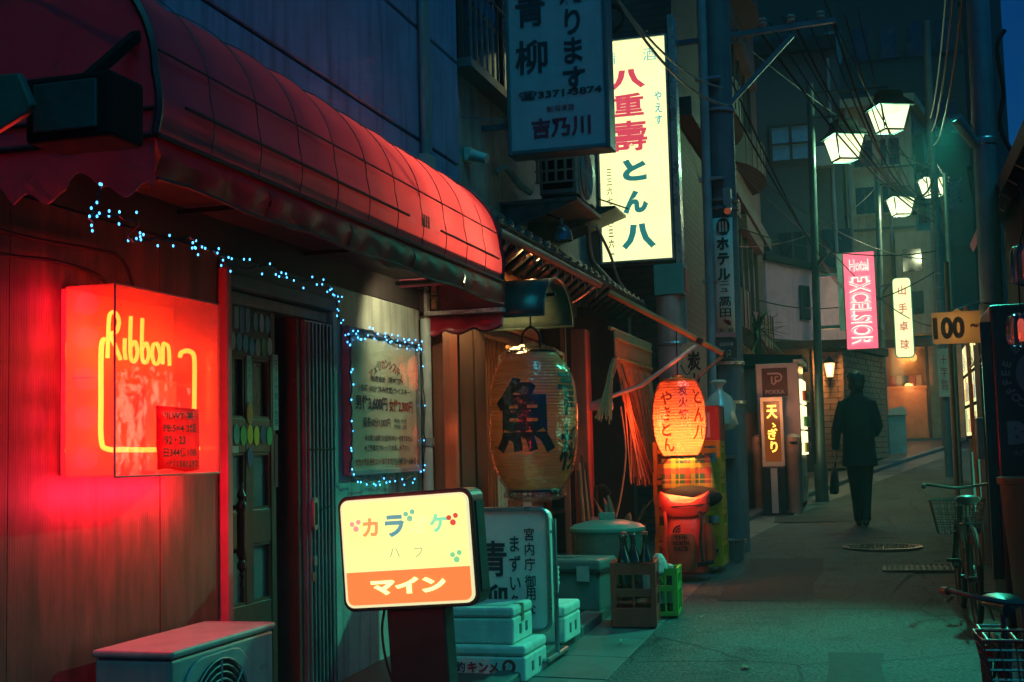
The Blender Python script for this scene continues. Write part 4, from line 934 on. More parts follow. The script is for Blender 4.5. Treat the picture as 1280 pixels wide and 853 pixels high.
wrap_letter(bl, M_ink, '魚', LC, lrad, cam_ang - .24, 1.535, .46, bold=.036, width=.40, height=.47, lift=.006)
wrap_letter(bl, M_ink, '青柳', LC, lrad, cam_ang + 1.18, 1.50, .30, bold=.02, vertical=True, pitch=1.15, lift=.006)
MB().tube(spline([(LC[0] - .06, LC[1], 1.95), (LC[0] - .055, LC[1], 2.05), (LC[0], LC[1], 2.10), (LC[0] + .055, LC[1], 2.05), (LC[0] + .06, LC[1], 1.95)], 5), .009, 6).build('handle', M_black, bl, smooth=True)
MB().tube([(LC[0], LC[1], 2.10), (LC[0], LC[1], 2.29)], .006, 6).build('hanging_wire', M_black, bl)
def wr(t, z): return 1 + .022 * noise.noise(V(math.cos(t) * 2.2, math.sin(t) * 2.2, z * 3.5)) + .03 * abs(noise.noise(V(math.cos(t) * 5, math.sin(t) * 5, z * 2))) * (1 if (z < 1.12 or z > 1.85) else .3)
pw = [(.02, 2.0), (.06, 1.99), (.15, 1.965), (.215, 1.92)] + [(lrad(z) + .018, z) for z in [1.88 - .05 * k for k in range(17)]] + [(.20, 1.03), (.15, 1.005), (.08, .995), (.02, 1.0)]
MB().lathe(pw, (*LC, 0), 48, fn=wr, cap=False).build('plastic_cover', glassy('cling_film', (.985, .985, .98), .17, .05, bump=1.0, bsc=11), bl, smooth=True)
lamp('bulb', bl, (LC[0], LC[1], 1.5), 1.0, (1, .55, .2), .05)  # dim fill lamp added inside the otherwise unlit lantern
# ---- projecting shop signs
hs = thing('hanging_sign', 'unlit white hanging sign with black calligraphy and a telephone number', 'shop sign', (-2.2, 9.08, 3.45))
HX0, HX1, HZ0, HZ1 = -2.575, -1.80, 3.50, 5.6
M_face = mat('pale_blue_sign_face', (.36, .42, .50), .3, var=.08, coat=.3, streak=.1)
MB().bx(HX0 + .03, HX1 - .03, 9.0, 9.18, HZ0 + .035, HZ1).build('sign_box', M_face, hs)
M_sf = mat('grey_sign_frame', (.13, .17, .19), .4, metal=.4)
for a in ((HX0, HX0 + .03, 8.985, 9.195, HZ0, HZ1), (HX1 - .03, HX1, 8.985, 9.195, HZ0, HZ1), (HX0 + .03, HX1 - .03, 8.985, 9.195, HZ0, HZ0 + .035)):
    MB().bx(*a).build('frame_bar', M_sf, hs, bevel=.006)
M_kan = mat('sign_black', (.02, .035, .045), .45, bump=0); M_kred = mat('sign_crimson', (.42, .03, .07), .45, bump=0)
hc = (HX0 + HX1) / 2
letter(hs, M_kan, [('青', (-.19, 1.10), dict(height=.27, width=.23, bold=.02)), ('柳', (-.19, .735), dict(height=.26, width=.25, bold=.02)),
       ('承ります', (.13, .86), dict(height=.86, width=.19, vertical=True, bold=.025, pitch=1.0)), ('☎3371-3874', (.02, .44), dict(height=.075, width=.63, bold=.03))], (hc, 9.0, HZ0), lift=.004)
letter(hs, M_kred, [('新潟清酒', (.02, .325), dict(height=.05, width=.21, bold=.01)), ('吉乃川', (.02, .185), dict(height=.155, width=.45, bold=.035))], (hc, 9.0, HZ0), lift=.004)
for z in (3.75, 4.9): MB().bar((-2.80, 9.08, z), (HX0, 9.08, z), .04).build('wall_bracket', M_sf, hs)
MB().bar((-2.80, 8.6, 3.72), (HX0, 9.05, 3.78), .012).build('stay_rod', M_sf, hs)
ys_ = thing('lit_sign', 'tall glowing white shop sign with red and green brush lettering', 'shop sign', (-2.2, 12.4, 3.1))
YX0, YX1, YZ0, YZ1 = -2.60, -1.87, 3.14, 5.40
MB().bx(YX0 + .02, YX1 - .02, 12.335, 12.56, YZ0 + .02, YZ1 - .02).build('light_box', M_sf, ys_)
MB().bx(YX0 + .02, YX1 - .02, 12.32, 12.333, YZ0 + .02, YZ1 - .02).build('lit_face', emat('white_sign_light', (1.3, 1.4, .66), 1.0, .3), ys_)
M_ysf = mat('silver_sign_frame', (.5, .5, .46), .3, metal=.7)
for a in ((YX0, YX0 + .02, 12.30, 12.58, YZ0, YZ1), (YX1 - .02, YX1, 12.30, 12.58, YZ0, YZ1), (YX0 + .02, YX1 - .02, 12.30, 12.58, YZ0, YZ0 + .02), (YX0 + .02, YX1 - .02, 12.30, 12.58, YZ1 - .02, YZ1)):
    MB().bx(*a).build('frame_bar', M_ysf, ys_)
yc = (YX0 + YX1) / 2; oy = (yc, 12.32, YZ0)
M_yr = emat('backlit_red', (.80, .055, .10), .9); M_yt = emat('backlit_teal', (.02, .22, .20), .8); M_yl = emat('backlit_cyan', (.10, .50, .48), 1.0)
letter(ys_, M_yl, [('清', (-.21, 2.07), dict(height=.13)), ('酒', (.19, 2.07), dict(height=.13)), ('やえす', (.26, 1.52), dict(height=.34, width=.075, vertical=True, bold=.022))], oy, lift=.004)
letter(ys_, M_yr, [('八', (-.04, 1.84), dict(height=.20, width=.36, bold=.055)), ('重', (-.04, 1.58), dict(height=.23, width=.31, bold=.03)), ('壽', (-.04, 1.265), dict(height=.31, width=.36, bold=.022))], oy, lift=.004)
letter(ys_, M_yt, [('と', (.0, .92), dict(height=.22, width=.24, bold=.06)), ('ん', (.0, .60), dict(height=.23, width=.25, bold=.06)), ('八', (.02, .255), dict(height=.25, width=.34, bold=.06))], oy, lift=.004)
letter(ys_, mat('ink_dark', (.02, .05, .05), .5, bump=0), [('三三六七', (-.255, .77), dict(height=.36, width=.055, vertical=True, bold=.01)), ('四三六一', (-.255, .27), dict(height=.36, width=.055, vertical=True, bold=.022))], oy, lift=.004)
MB().bx(-1.865, -1.80, 12.34, 12.54, 3.0, 5.6).build('side_post', mat('silver_duct', (.45, .48, .44), .28, metal=.7), ys_, bevel=.01)
tb = thing('teal_box', 'teal painted metal box below the glowing white sign', 'box', (-1.95, 12.35, 2.78))
MB().bx(-2.08, -1.79, 12.30, 12.62, 2.80, 3.10).build('box', mat('teal_paint', (.06, .30, .27), .45, var=.15), tb, bevel=.008)
MB().bx(-1.79, -1.775, 12.34, 12.58, 2.84, 3.06).build('red_side', mat('red_side', (.5, .1, .08), .5), tb)
du = thing('round_duct', 'pale rounded ventilation duct hanging below the teal box', 'duct', (-1.95, 12.45, 1.75))
MB().lathe([(.0, 1.72), (.10, 1.74), (.14, 1.80), (.15, 1.9), (.15, 2.795)], (-1.94, 12.46, 0), 24).build('duct', mat('pale_duct', (.42, .38, .35), .35, metal=.3, streak=.3), du, smooth=True)
MB().lathe([(.155, 2.3), (.16, 2.31), (.16, 2.33), (.155, 2.34)], (-1.94, 12.46, 0), 24).build('band', M_stl, du)
# ---- air conditioner on a wall shelf with pipes and the metal canopy below
wac = fan_unit('air_conditioner', 'air conditioner on a wall shelf beneath the unlit hanging sign', (-2.35, 9.95, 3.27), L=.72, D=.30, H=.52)
g = MB()
for k in range(5): g.bx(-2.52 + .075 * k, -2.50 + .075 * k, 9.575, 9.587, 3.40, 3.72)
for k in range(4): g.bx(-2.53, -2.18, 9.573, 9.585, 3.40 + .09 * k, 3.415 + .09 * k)
g.build('side_guard', mat('ac_guard', (.30, .36, .36), .4), wac)
shf = thing('wall_shelf', 'rusty steel wall shelf and bracket holding the upper air conditioner', 'shelf', (-2.5, 9.9, 3.0))
MB().bx(-2.80, -2.18, 9.5, 10.4, 3.235, 3.265).build('shelf_plate', mat('rusty_steel', (.22, .20, .18), .6, var=.4, sc_=15), shf)
for y in (9.53, 10.33): MB().prism([(-2.80, y, 3.235), (-2.2, y, 3.235), (-2.80, y, 3.02)], (0, .02, 0)).build('bracket', MATS['rusty_steel'], shf)
cn = thing('metal_canopy', 'dark wedge shaped metal canopy on the stucco wall beside the lit sign', 'canopy', (-2.4, 11.0, 3.0))
MB().prism([(-2.80, 10.9, 3.20), (-2.16, 10.9, 3.42), (-2.16, 10.9, 3.44), (-2.80, 10.9, 3.46)], (0, .5, 0)).build('canopy_sheet', M_hood, cn)
MB().bar((-2.8, 11.2, 3.75), (-2.1, 11.2, 3.46), .012).build('stay', M_hood, cn)
M_hose = mat('grey_hose', (.22, .26, .26), .45, var=.2)
for k, (P_, lab) in enumerate(((((-2.76, 9.3, 3.45), (-2.70, 9.35, 3.5), (-2.62, 9.45, 3.38), (-2.56, 9.55, 3.33)), 'insulated pipe elbow left of the upper air conditioner'),
                               (((-2.3, 10.4, 3.2), (-2.32, 10.6, 2.95), (-2.3, 11.0, 2.85), (-2.25, 11.6, 2.75)), 'grey hose hanging from the upper air conditioner to the roof'),
                               (((-2.25, 10.5, 3.2), (-2.2, 10.8, 3.0), (-2.2, 11.2, 2.8), (-2.18, 11.9, 2.70)), 'thinner hose beside the grey one under the canopy'),
                               (((-2.78, 8.34, 3.15), (-2.74, 8.9, 3.0), (-2.72, 9.6, 2.98), (-2.6, 10.4, 2.95)), 'cable lying along the top of the tiled eave'))):
    solo(MB().tube(spline(P_, 6), (.028, .022, .013, .012)[k], 8), 'hose', M_hose if k else mat('cream_insulation', (.5, .45, .38), .6), lab, 'pipe', smooth=True)
pot = thing('hanging_dome_lamp', 'unlit round steel dome lamp above the tiled eave', 'lamp', (-2.3, 9.55, 2.86))
MB().lathe([(.085, 0), (.085, .03), (.07, .09), (.035, .125), (.012, .13), (.012, .17)], (-2.32, 9.55, 2.93), 20, cap=False).build('shade', mat('dull_steel', (.40, .40, .36), .3, metal=.8), pot, smooth=True)
MB().tube([(-2.32, 9.55, 3.1), (-2.45, 9.55, 3.16), (-2.8, 9.55, 3.14)], .01, 6).build('arm', M_hood, pot)
cm_ = thing('security_camera', 'small pale wall camera on the stucco wall', 'camera', (-2.7, 8.7, 3.38))
MB().tube([(-2.74, 8.62, 3.44), (-2.62, 8.60, 3.40)], [.045, .035], 10).build('housing', mat('pale_plastic', (.5, .5, .46), .4), cm_, smooth=True)
MB().bx(-2.80, -2.74, 8.60, 8.72, 3.40, 3.50).build('mount', MATS['pale_plastic'], cm_, bevel=.01)
wn = thing('upper_window', 'dark sliding window with a sloping sill high on the stucco wall', 'window', (-2.8, 9.5, 3.9))
MB().bx(-2.80, -2.77, 8.45, 10.6, 4.10, 5.6).build('pane', mat('night_glass', (.015, .025, .035), .08, spec=.8, bump=0), wn)
for y in (8.45, 9.5, 10.56): MB().bx(-2.80, -2.74, y, y + .04, 4.10, 5.6).build('frame_bar', M_timd, wn)
MB().bx(-2.80, -2.66, 8.40, 10.65, 4.03, 4.095).build('sill', M_sf, wn)
rl = MB()
for k in range(16): rl.bx(-2.70, -2.685, 8.5 + .135 * k, 8.515 + .135 * k, 4.10, 4.7)
rl.bx(-2.705, -2.68, 8.45, 10.6, 4.7, 4.72); rl.build('railing', M_sf, wn)
# ---- rope curtain
rc = thing('rope_curtain', 'brown rope curtain gathered in bunches at the restaurant doorway', 'curtain', (-2.1, 10.9, 1.1))
M_rope = mat('jute_rope', (.42, .15, .05), .75, var=.3, sc_=30, bump=.4, bsc=200)
M_rope2 = mat('dusty_rope', (.42, .20, .08), .75, var=.3, sc_=30, bump=.4, bsc=200)
RY0, RY1 = 10.30, 12.0
MB().tube([(-2.1, RY0 - .1, 2.30), (-2.1, RY1 + .1, 2.30)], .016, 8).build('rod', MATS['bamboo'], rc, smooth=True)
rows_ = [[(-2.085 + .008 * math.sin(k * 1.9), RY0 + (RY1 - RY0) * k / 60, 2.29 - .26 * j / 3) for k in range(61)] for j in range(4)]
MB().sheet(rows_).build('woven_band', M_rope2, rc, smooth=True, solid=.012)
for z in (2.22, 2.06):
    b = MB()
    for k in range(46): b.box((-2.07, RY0 + .02 + (RY1 - RY0 - .04) * k / 45, z), (.012, .026, .012), (.35 * (1 if k % 2 else -1), 0, 0))
    b.build('knot_row', mat('knot_yellow', (.50, .33, .10), .6), rc)['kind'] = 'stuff'
rr2 = random.Random(4)
def ropes(n, y0, y1, yb0, yb1, zt, zb, m, pinch=None, out=0):
    for k in range(n):
        t = (k + .5) / n; a = V(-2.09, y0 + (y1 - y0) * t, zt); e = V(-2.05 + out + rr2.uniform(-.04, .06), yb0 + (yb1 - yb0) * t + rr2.uniform(-.03, .03), zb + rr2.uniform(-.05, .05))
        P_ = [a]
        if pinch: P_.append(Vector(pinch) + V(rr2.uniform(-.02, .02), rr2.uniform(-.035, .035), rr2.uniform(-.03, .03)))
        else: P_.append(a.lerp(e, .5) + V(rr2.uniform(-.03, .03), rr2.uniform(-.05, .05), 0))
        P_.append(e)
        MB().tube(spline(P_, 5), .0065, 5).build('rope', m, rc, smooth=True)
ropes(30, 10.33, 10.56, 10.30, 11.05, 2.05, 1.05, M_rope, (-2.03, 10.45, 1.72), .08)
ropes(70, 10.60, 11.0, 11.2, 11.8, 2.05, 1.10, M_rope2, (-2.06, 11.1, 1.62))
ropes(80, 11.0, 12.0, 11.5, 12.0, 2.05, 1.02, M_rope2)
ropes(18, 10.32, 10.40, 9.3, 9.75, 2.05, 1.55, M_rope2, (-2.08, 10.15, 1.98))
MB().tube(spline([(-2.05, 10.3, 1.66), (-2.02, 10.3, 1.3), (-2.05, 10.2, .95), (-2.1, 10.1, .7)], 6), .008, 5).build('rope', M_rope2, rc, smooth=True)
# ---- folding awning arms with the bamboo pole
ba = thing('awning_arm_frame', 'bamboo pole and steel folding arms reaching out over the red lantern', 'awning frame', (-2.3, 10.4, 1.6))
MB().tube([(-2.15, 10.45, 2.62), (-1.62, 10.62, 2.31), (-1.24, 10.72, 2.075)], [.028, .026, .022], 10).build('bamboo_pole', mat('orange_bamboo', (.50, .22, .06), .4, var=.3), ba, smooth=True)
MB().tube([(-2.36, 10.32, 1.67), (-1.9, 10.42, 1.83), (-1.43, 10.63, 2.17)], .018, 8).build('steel_arm', mat('pinkish_steel', (.50, .36, .32), .3, metal=.7), ba, smooth=True)
MB().bx(-2.40, -2.12, 10.28, 10.33, 1.635, 1.70).build('pivot_bracket', MATS['pinkish_steel'], ba, bevel=.006)
MB().tube([(-1.24, 10.72, 2.075), (-1.62, 10.75, 1.78)], .014, 8).build('steel_arm', MATS['pinkish_steel'], ba)
MB().ball((-1.24, 10.72, 2.075), .03, 8, 6).build('end_knob', M_black, ba)
MB().box((-1.43, 10.63, 2.19), (.05, .07, .05), (0, .5, 0)).build('clamp', M_black, ba)
MB().tube(spline([(-1.5, 10.7, 2.13), (-1.52, 10.72, 1.98), (-1.56, 10.7, 1.92), (-1.6, 10.66, 2.0)], 5), .005, 5).build('cord', M_dark, ba)
# ---- glowing red lantern
rl_ = thing('red_paper_lantern', 'glowing red orange paper lantern with grilled pork lettering', 'lantern', (-1.62, 10.6, 1.2))
RC = (-1.62, 10.6); RZ0, RZ1 = 1.25, 1.86
def rrad(z):
    t = max(0, min(1, (z - RZ0) / (RZ1 - RZ0))); e = abs(2 * t - 1); return .212 * (1 - .34 * e ** 2.6)
M_rp = translucent('red_lantern_paper', (.70, .06, .03), (1.0, .20, .11), f=.70, gl=.05, rough=.3, bump=.1, var=.1)
prof = [(rrad(RZ0 + (RZ1 - RZ0) * k / 52) + (.003 if k % 2 == 0 else -.001), RZ0 + (RZ1 - RZ0) * k / 52) for k in range(53)]
MB().lathe(prof, (*RC, 0), 36, cap=False).build('paper_body', M_rp, rl_)
MB().lathe([(.135, 1.225), (.14, 1.23), (.14, 1.25), (.13, 1.25)], (*RC, 0), 28, cap=False).build('bottom_ring', M_black, rl_)
MB().lathe([(.138, 1.855), (.142, 1.86), (.142, 1.88), (.05, 1.89), (.05, 1.91)], (*RC, 0), 28).build('top_cap', mat('brass_cap', (.5, .3, .08), .35, metal=.8), rl_)
MB().tube([(RC[0], RC[1], 1.9), (RC[0] - .0, RC[1] + .02, 2.30)], .006, 6).build('hanging_wire', M_black, rl_)
MB().ball((RC[0], RC[1], 1.47), .045, 10, 8).build('bulb', emat('lantern_bulb', (1, .50, .16), 30), rl_, smooth=True)
lamp('bulb_glow', rl_, (RC[0], RC[1], 1.43), 42, (1, .36, .09), .05)
for P_, e_ in (((-1.90, 10.36, 1.55), 9), ((-1.60, 10.18, 1.05), 4.5), ((-1.5, 10.35, 2.0), 2.5)): lamp('lantern_fill', rl_, P_, e_, (1, .12, .035), .12)  # fill lamps added outside the lantern for post, backpack and arms
ra = math.atan2(-RC[1], -RC[0])
M_rk = translucent('lantern_ink', (.22, .008, .008), (.45, .015, .01), f=.7, gl=.03, var=.05)
wrap_letter(rl_, M_rk, 'やきとん', RC, rrad, ra - .55, 1.53, .13, bold=.018, vertical=True, pitch=.98)
wrap_letter(rl_, M_rk, '炭火焼', RC, rrad, ra + .18, 1.68, .085, bold=.02, vertical=True, pitch=1.15)
wrap_letter(rl_, M_rk, 'とん八', RC, rrad, ra + .88, 1.58, .14, bold=.02, vertical=True, pitch=1.05)
def wr2(t, z): return 1.03 + .03 * noise.noise(V(math.cos(t) * 2.5, math.sin(t) * 2.5, z * 4))
MB().lathe([(.05, 1.90), (.13, 1.88), (.17, 1.84)] + [(rrad(z) + .008, z) for z in [1.80 - .05 * k for k in range(12)]] + [(.155, 1.21), (.16, 1.19)], (*RC, 0), 36, fn=wr2, cap=False).build('plastic_cover', MATS['cling_film'], rl_, smooth=True)
# white paper banner further back
pb = thing('paper_banner', 'pale vertical paper banner with brush writing between the lantern and the pole', 'banner', (-1.62, 12.2, 1.6))
MB().bx(-1.80, -1.58, 12.1, 12.105, 1.50, 2.30).build('paper', translucent('banner_paper', (.62, .5, .32), (.6, .4, .2), f=.3, gl=.03), pb)
letter(pb, M_ink, [('炭火焼', (0, 0), dict(height=.6, width=.13, vertical=True, bold=.03))], (-1.69, 12.1, 1.92))
# ================================================================= clutter along the kerb
def crate(name, label, x0, x1, y0, y1, z0, h, m, cat='crate', group=None, rows=((.0, .30), (.62, .78), (.84, 1.0)), rz=0, posts=4):
    cx_, cy_ = (x0 + x1) / 2, (y0 + y1) / 2
    t = thing(name, label, cat, (cx_, cy_, z0), rot=(0, 0, rz), group=group); a, b = (x1 - x0) / 2, (y1 - y0) / 2; th = .014
    for (u, v) in rows:
        mb = MB()
        mb.bx(-a, a, -b, -b + th, h * u, h * v); mb.bx(-a, a, b - th, b, h * u, h * v)
        mb.bx(-a, -a + th, -b + th, b - th, h * u, h * v); mb.bx(a - th, a, -b + th, b - th, h * u, h * v)
        mb.build('side_band', m, t, bevel=.003)
    e = .003
    for sx in (-1, 1):
        for sy in (-1, 1): MB().box((sx * (a - .016 + e), sy * (b - .016 + e), h / 2), (.036, .036, h - .004)).build('corner_post', m, t, bevel=.003)
    for k in range(1, posts):
        f = -1 + 2 * k / posts
        for sy in (-1, 1): MB().box((f * a, sy * (b - .008), h / 2), (.012, .018, h - .01)).build('rib', m, t)
        for sx in (-1, 1): MB().box((sx * (a - .008), f * b, h / 2), (.018, .012, h - .01)).build('rib', m, t)
    MB().bx(-a + .01, a - .01, -b + .01, b - .01, .004, .016).build('bottom', m, t)
    MB().tube([(-a, -b, h), (a, -b, h), (a, b, h), (-a, b, h)], .009, 6, closed=True).build('rim', m, t)
    return t
M_yel = mat('yellow_crate_plastic', (.58, .30, .015), .4, var=.15, streak=.25)
M_redc = mat('red_crate_plastic', (.42, .03, .025), .4, var=.15)
M_brc = mat('brown_red_crate_plastic', (.60, .06, .035), .4, var=.2, streak=.2)
M_grc = mat('green_crate_plastic', (.10, .42, .06), .4, var=.15)
gy = gz(11) + .06
labs = ['bottom yellow beer crate behind the red backpack', 'second yellow beer crate from the ground behind the backpack', 'third yellow beer crate of the stack, behind the plaid cloth', 'topmost yellow beer crate, under the red crate']
for k in range(4): crate('beer_crate', labs[k], -1.90 + .006 * (k % 2), -1.34 + .006 * (k % 2), 10.86, 11.26, gy + .262 * k, .258, M_yel, group='yellow beer crates', rz=.02 * (k % 2))
rcz = gy + .262 * 4
rct = crate('red_crate', 'red crate with a paper label on top of the yellow crates', -1.86, -1.33, 10.88, 11.25, rcz, .29, M_redc, rows=((.0, .98),))
lb = MB().bx(.06, .19, -.1875, -.186, .03, .24).build('paper_label', mat('pink_label', (.62, .35, .30), .6), rct)
letter(lb, M_pr, [('御祝', (0, .05), dict(height=.09, width=.03, vertical=True)), ('生ビール', (.03, 0), dict(height=.15, width=.018, vertical=True)), ('お届け品', (-.035, 0), dict(height=.13, width=.018, vertical=True))], (.125, -.1875, .135))
# white plastic bag on the crates
bgm = MB()
def bagf(t, z): return 1 + .28 * noise.noise(V(math.cos(t) * 2.3, math.sin(t) * 2.3, z * 9)) + .10 * noise.noise(V(math.cos(t) * 6, math.sin(t) * 6, z * 16))
bgm.lathe([(.10, 0), (.145, .05), (.15, .13), (.13, .22), (.085, .30), (.035, .35), (.03, .39), (.07, .43), (.05, .45)], (-1.40, 11.55, 1.46), 28, fn=bagf)
solo(bgm, 'plastic_bag', translucent('white_plastic_bag', (.85, .84, .70), (.7, .65, .5), f=.35, gl=.15, rough=.25), 'crumpled white plastic bag hanging by the utility pole above the crates', 'bag', smooth=True)
# plaid cloth
def plaid():
    m = bpy.data.materials.new('plaid_wool'); m.use_nodes = True; N = m.node_tree.nodes; L = m.node_tree.links; p = N['Principled BSDF']; p.inputs['Roughness'].default_value = .9
    tc = N.new('ShaderNodeTexCoord'); sx = N.new('ShaderNodeSeparateXYZ'); L.new(tc.outputs['Object'], sx.inputs[0])
    def stripe(sock, per, lo, hi, off=0):
        a = N.new('ShaderNodeMath'); a.operation = 'MULTIPLY_ADD'; a.inputs[1].default_value = 1 / per; a.inputs[2].default_value = off; L.new(sock, a.inputs[0])
        f = N.new('ShaderNodeMath'); f.operation = 'FRACT'; L.new(a.outputs[0], f.inputs[0])
        g = N.new('ShaderNodeMath'); g.operation = 'GREATER_THAN'; g.inputs[1].default_value = lo; L.new(f.outputs[0], g.inputs[0])
        h = N.new('ShaderNodeMath'); h.operation = 'LESS_THAN'; h.inputs[1].default_value = hi; L.new(f.outputs[0], h.inputs[0])
        k = N.new('ShaderNodeMath'); k.operation = 'MULTIPLY'; L.new(g.outputs[0], k.inputs[0]); L.new(h.outputs[0], k.inputs[1]); return k.outputs[0]
    cur = None
    def over(prev, fac, col, amt):
        x = N.new('ShaderNodeMix'); x.data_type = 'RGBA'; mu = N.new('ShaderNodeMath'); mu.operation = 'MULTIPLY'; mu.inputs[1].default_value = amt
        L.new(fac, mu.inputs[0]); L.new(mu.outputs[0], x.inputs[0])
        if prev is None: x.inputs[6].default_value = (.02, .10, .07, 1)
        else: L.new(prev, x.inputs[6])
        x.inputs[7].default_value = (*col, 1); return x.outputs[2]
    for sock in (sx.outputs['X'], sx.outputs['Z']):
        cur = over(cur, stripe(sock, .165, .0, .26), (.40, .035, .03), .62)
        cur = over(cur, stripe(sock, .165, .40, .62, .1), (.55, .40, .03), .55)
        cur = over(cur, stripe(sock, .165, .70, .76, .02), (.6, .4, .05), .5)
    L.new(cur, p.inputs['Base Color']); return m
pc = thing('plaid_blanket', 'red green and yellow plaid cloth hanging below the red lantern', 'blanket', (-1.6, 10.68, .93))
rows_ = [[(-1.79 + .40 * k / 14 + .05 * j / 10 * (k / 14), 10.70 - .05 * math.sin(j / 10 * 1.5) - .012 * math.sin(k * .9 + j * .3), 1.235 - .29 * j / 10 + .01 * math.sin(k * .7)) for k in range(15)] for j in range(11)]
MB().sheet(rows_).build('cloth', plaid(), pc, smooth=True, solid=.008)
MB().sheet([[(-1.79 + .40 * k / 10, 10.70 + .16 * j / 3, 1.235 + .008 * math.sin(k)) for k in range(11)] for j in range(4)]).build('folded_top', pc.children[0].data.materials[0], pc, smooth=True, solid=.008)
solo(MB().ball((-1.55, 10.62, .90), 1, 14, 8, (.26, .14, .10)), 'black_sack', mat('black_cloth', (.012, .012, .012), .8, bump=.6, bsc=12), 'limp black sack between the plaid cloth and the red backpack', 'sack', smooth=True)
# red backpack
bp = thing('red_backpack', 'bright red roll top backpack with black printed logo standing at the kerb', 'backpack', (-1.58, 10.45, gz(10.4) + .06), rot=(0, 0, .12))
M_bp = mat('red_nylon', (.85, .05, .02), .42, var=.15, sc_=6, bump=.7, bsc=9, spec=.5)
M_bpd = mat('rust_red_nylon', (.42, .06, .02), .5, var=.15, bump=.4, bsc=12)
def sup(a, b, p, n=28): return [(a * math.copysign(abs(math.cos(t)) ** (2 / p), math.cos(t)), b * math.copysign(abs(math.sin(t)) ** (2 / p), math.sin(t))) for t in [2 * math.pi * k / n for k in range(n)]]
def loft(mb, rings):
    n = len(rings[0]); k0 = len(mb.v)
    for r_ in rings: mb.v += [Vector(q) for q in r_]
    for i in range(len(rings) - 1):
        a, b = k0 + i * n, k0 + (i + 1) * n; mb.f += [(a + j, a + (j + 1) % n, b + (j + 1) % n, b + j) for j in range(n)]
    mb.f.append(tuple(k0 + j for j in reversed(range(n)))); mb.f.append(tuple(k0 + (len(rings) - 1) * n + j for j in range(n)))
    return mb
rings = []
for z, a, b, dy in ((0, .17, .10, 0), (.02, .19, .125, 0), (.12, .195, .135, 0), (.28, .185, .13, .0), (.40, .165, .115, .005), (.46, .155, .10, .01), (.50, .15, .085, .015)):
    rings.append([(x + .022 * noise.noise(V(x * 7, y_ * 7, z * 6)) + .05 * (z - .2) * (z < .42), y_ + dy + .035 * noise.noise(V(x * 6, z * 7, 4)), z) for x, y_ in sup(a, b, 3.2)])
MB_ = loft(MB(), rings); MB_.build('main_bag', M_bp, bp, smooth=True)
rings = []
for z, a, b in ((.46, .165, .10), (.48, .20, .105), (.53, .205, .10), (.565, .195, .085), (.58, .17, .06)):
    rings.append([(x, y_ - .01, z + (.11 * (abs(x) / .2) ** 2.5 if z > .5 else .03 * (abs(x) / .2) ** 2) + .015 * noise.noise(V(x * 14, z * 9, 1))) for x, y_ in sup(a, b, 3)])
loft(MB(), rings).build('roll_top', M_bp, bp, smooth=True)
rings = [[(x + .0, y_ - .135, z) for x, y_ in sup(a, .035, 2.6, 18)] for z, a in ((.03, .08), (.05, .12), (.22, .125), (.30, .11), (.33, .08))]
rings = [[(x - .035, y_, z) for x, y_, z in q] for q in rings]
loft(MB(), rings).build('front_pocket', M_bpd, bp, smooth=True)
rings = [[(x + .185, y_ - .03, z) for x, y_ in sup(a, .08, 2.5, 18)] for z, a in ((.08, .03), (.12, .05), (.26, .055), (.36, .04), (.40, .02))]
loft(MB(), rings).build('side_pocket', M_bpd, bp, smooth=True)
for x in (-.16, .12): MB().tube(spline([(x, -.10, .50), (x + .01, -.14, .40), (x + .0, -.155, .25), (x + .01, -.15, .1)], 5), .014, 6).build('strap', M_bp if x < 0 else mat('black_webbing', (.02, .02, .02), .6), bp, smooth=True)
MB().tube(spline([(-.20, -.06, .53), (-.05, -.12, .545), (.08, -.125, .55), (.20, -.06, .56)], 6), .006, 6).build('zip', MATS['black_webbing'] if 'black_webbing' in MATS else M_dark, bp, smooth=True)
MB().tube([(.09, -.13, .08), (.22, -.10, .10)], .018, 6).build('strap', M_dark, bp)
yb = -.172
letter(bp, M_ink, [('THE', (.02, .30), dict(height=.030, width=.10, bold=.03)), ('NORTH', (.02, .255), dict(height=.034, width=.13, bold=.03)), ('FACE', (.02, .21), dict(height=.034, width=.11, bold=.03))], (-.055, yb, .0), lift=.002)
lg = MB()
for r0, r1 in ((.030, .044), (.050, .064), (.010, .024)):
    lg.prism([(-.035 + r1 * math.cos(R(180 - 90 * k / 8)), yb - .0005, .335 + r1 * math.sin(R(180 - 90 * k / 8))) for k in range(9)] + [(-.035 + r0 * math.cos(R(90 + 90 * k / 8)), yb - .0005, .335 + r0 * math.sin(R(90 + 90 * k / 8))) for k in range(9)], (0, -.001, 0))
lg.build('dome_logo', M_ink, bp)
# teal bin with lid and crinkled bag
tbn = thing('teal_bin', 'round teal plastic bin with lid and crumpled bag under it', 'bin', (-1.96, 9.2, gz(9.2) + .055))
M_teal = mat('teal_plastic', (.05, .36, .29), .38, var=.12, coat=.1)
bc = (-1.96, 9.2, gz(9.2) + .055)
MB().lathe([(.19, 0), (.20, .02), (.245, .46), (.255, .47), (.25, .475)], bc, 36).build('body', M_teal, tbn, smooth=True)
MB().lathe([(.272, .465), (.278, .475), (.275, .495), (.255, .505), (.245, .515), (.12, .545), (.0, .55)], bc, 40).build('lid', M_teal, tbn, smooth=True)
MB().bx(bc[0] - .055, bc[0] + .055, bc[1] - .02, bc[1] + .02, bc[2] + .545, bc[2] + .60).build('lid_handle', M_teal, tbn, bevel=.008)
def cr(t, z): return 1 + .06 * noise.noise(V(math.cos(t) * 3.5, math.sin(t) * 3.5, z * 7)) + .05 * abs(noise.noise(V(math.cos(t) * 8, math.sin(t) * 8, z * 14)))
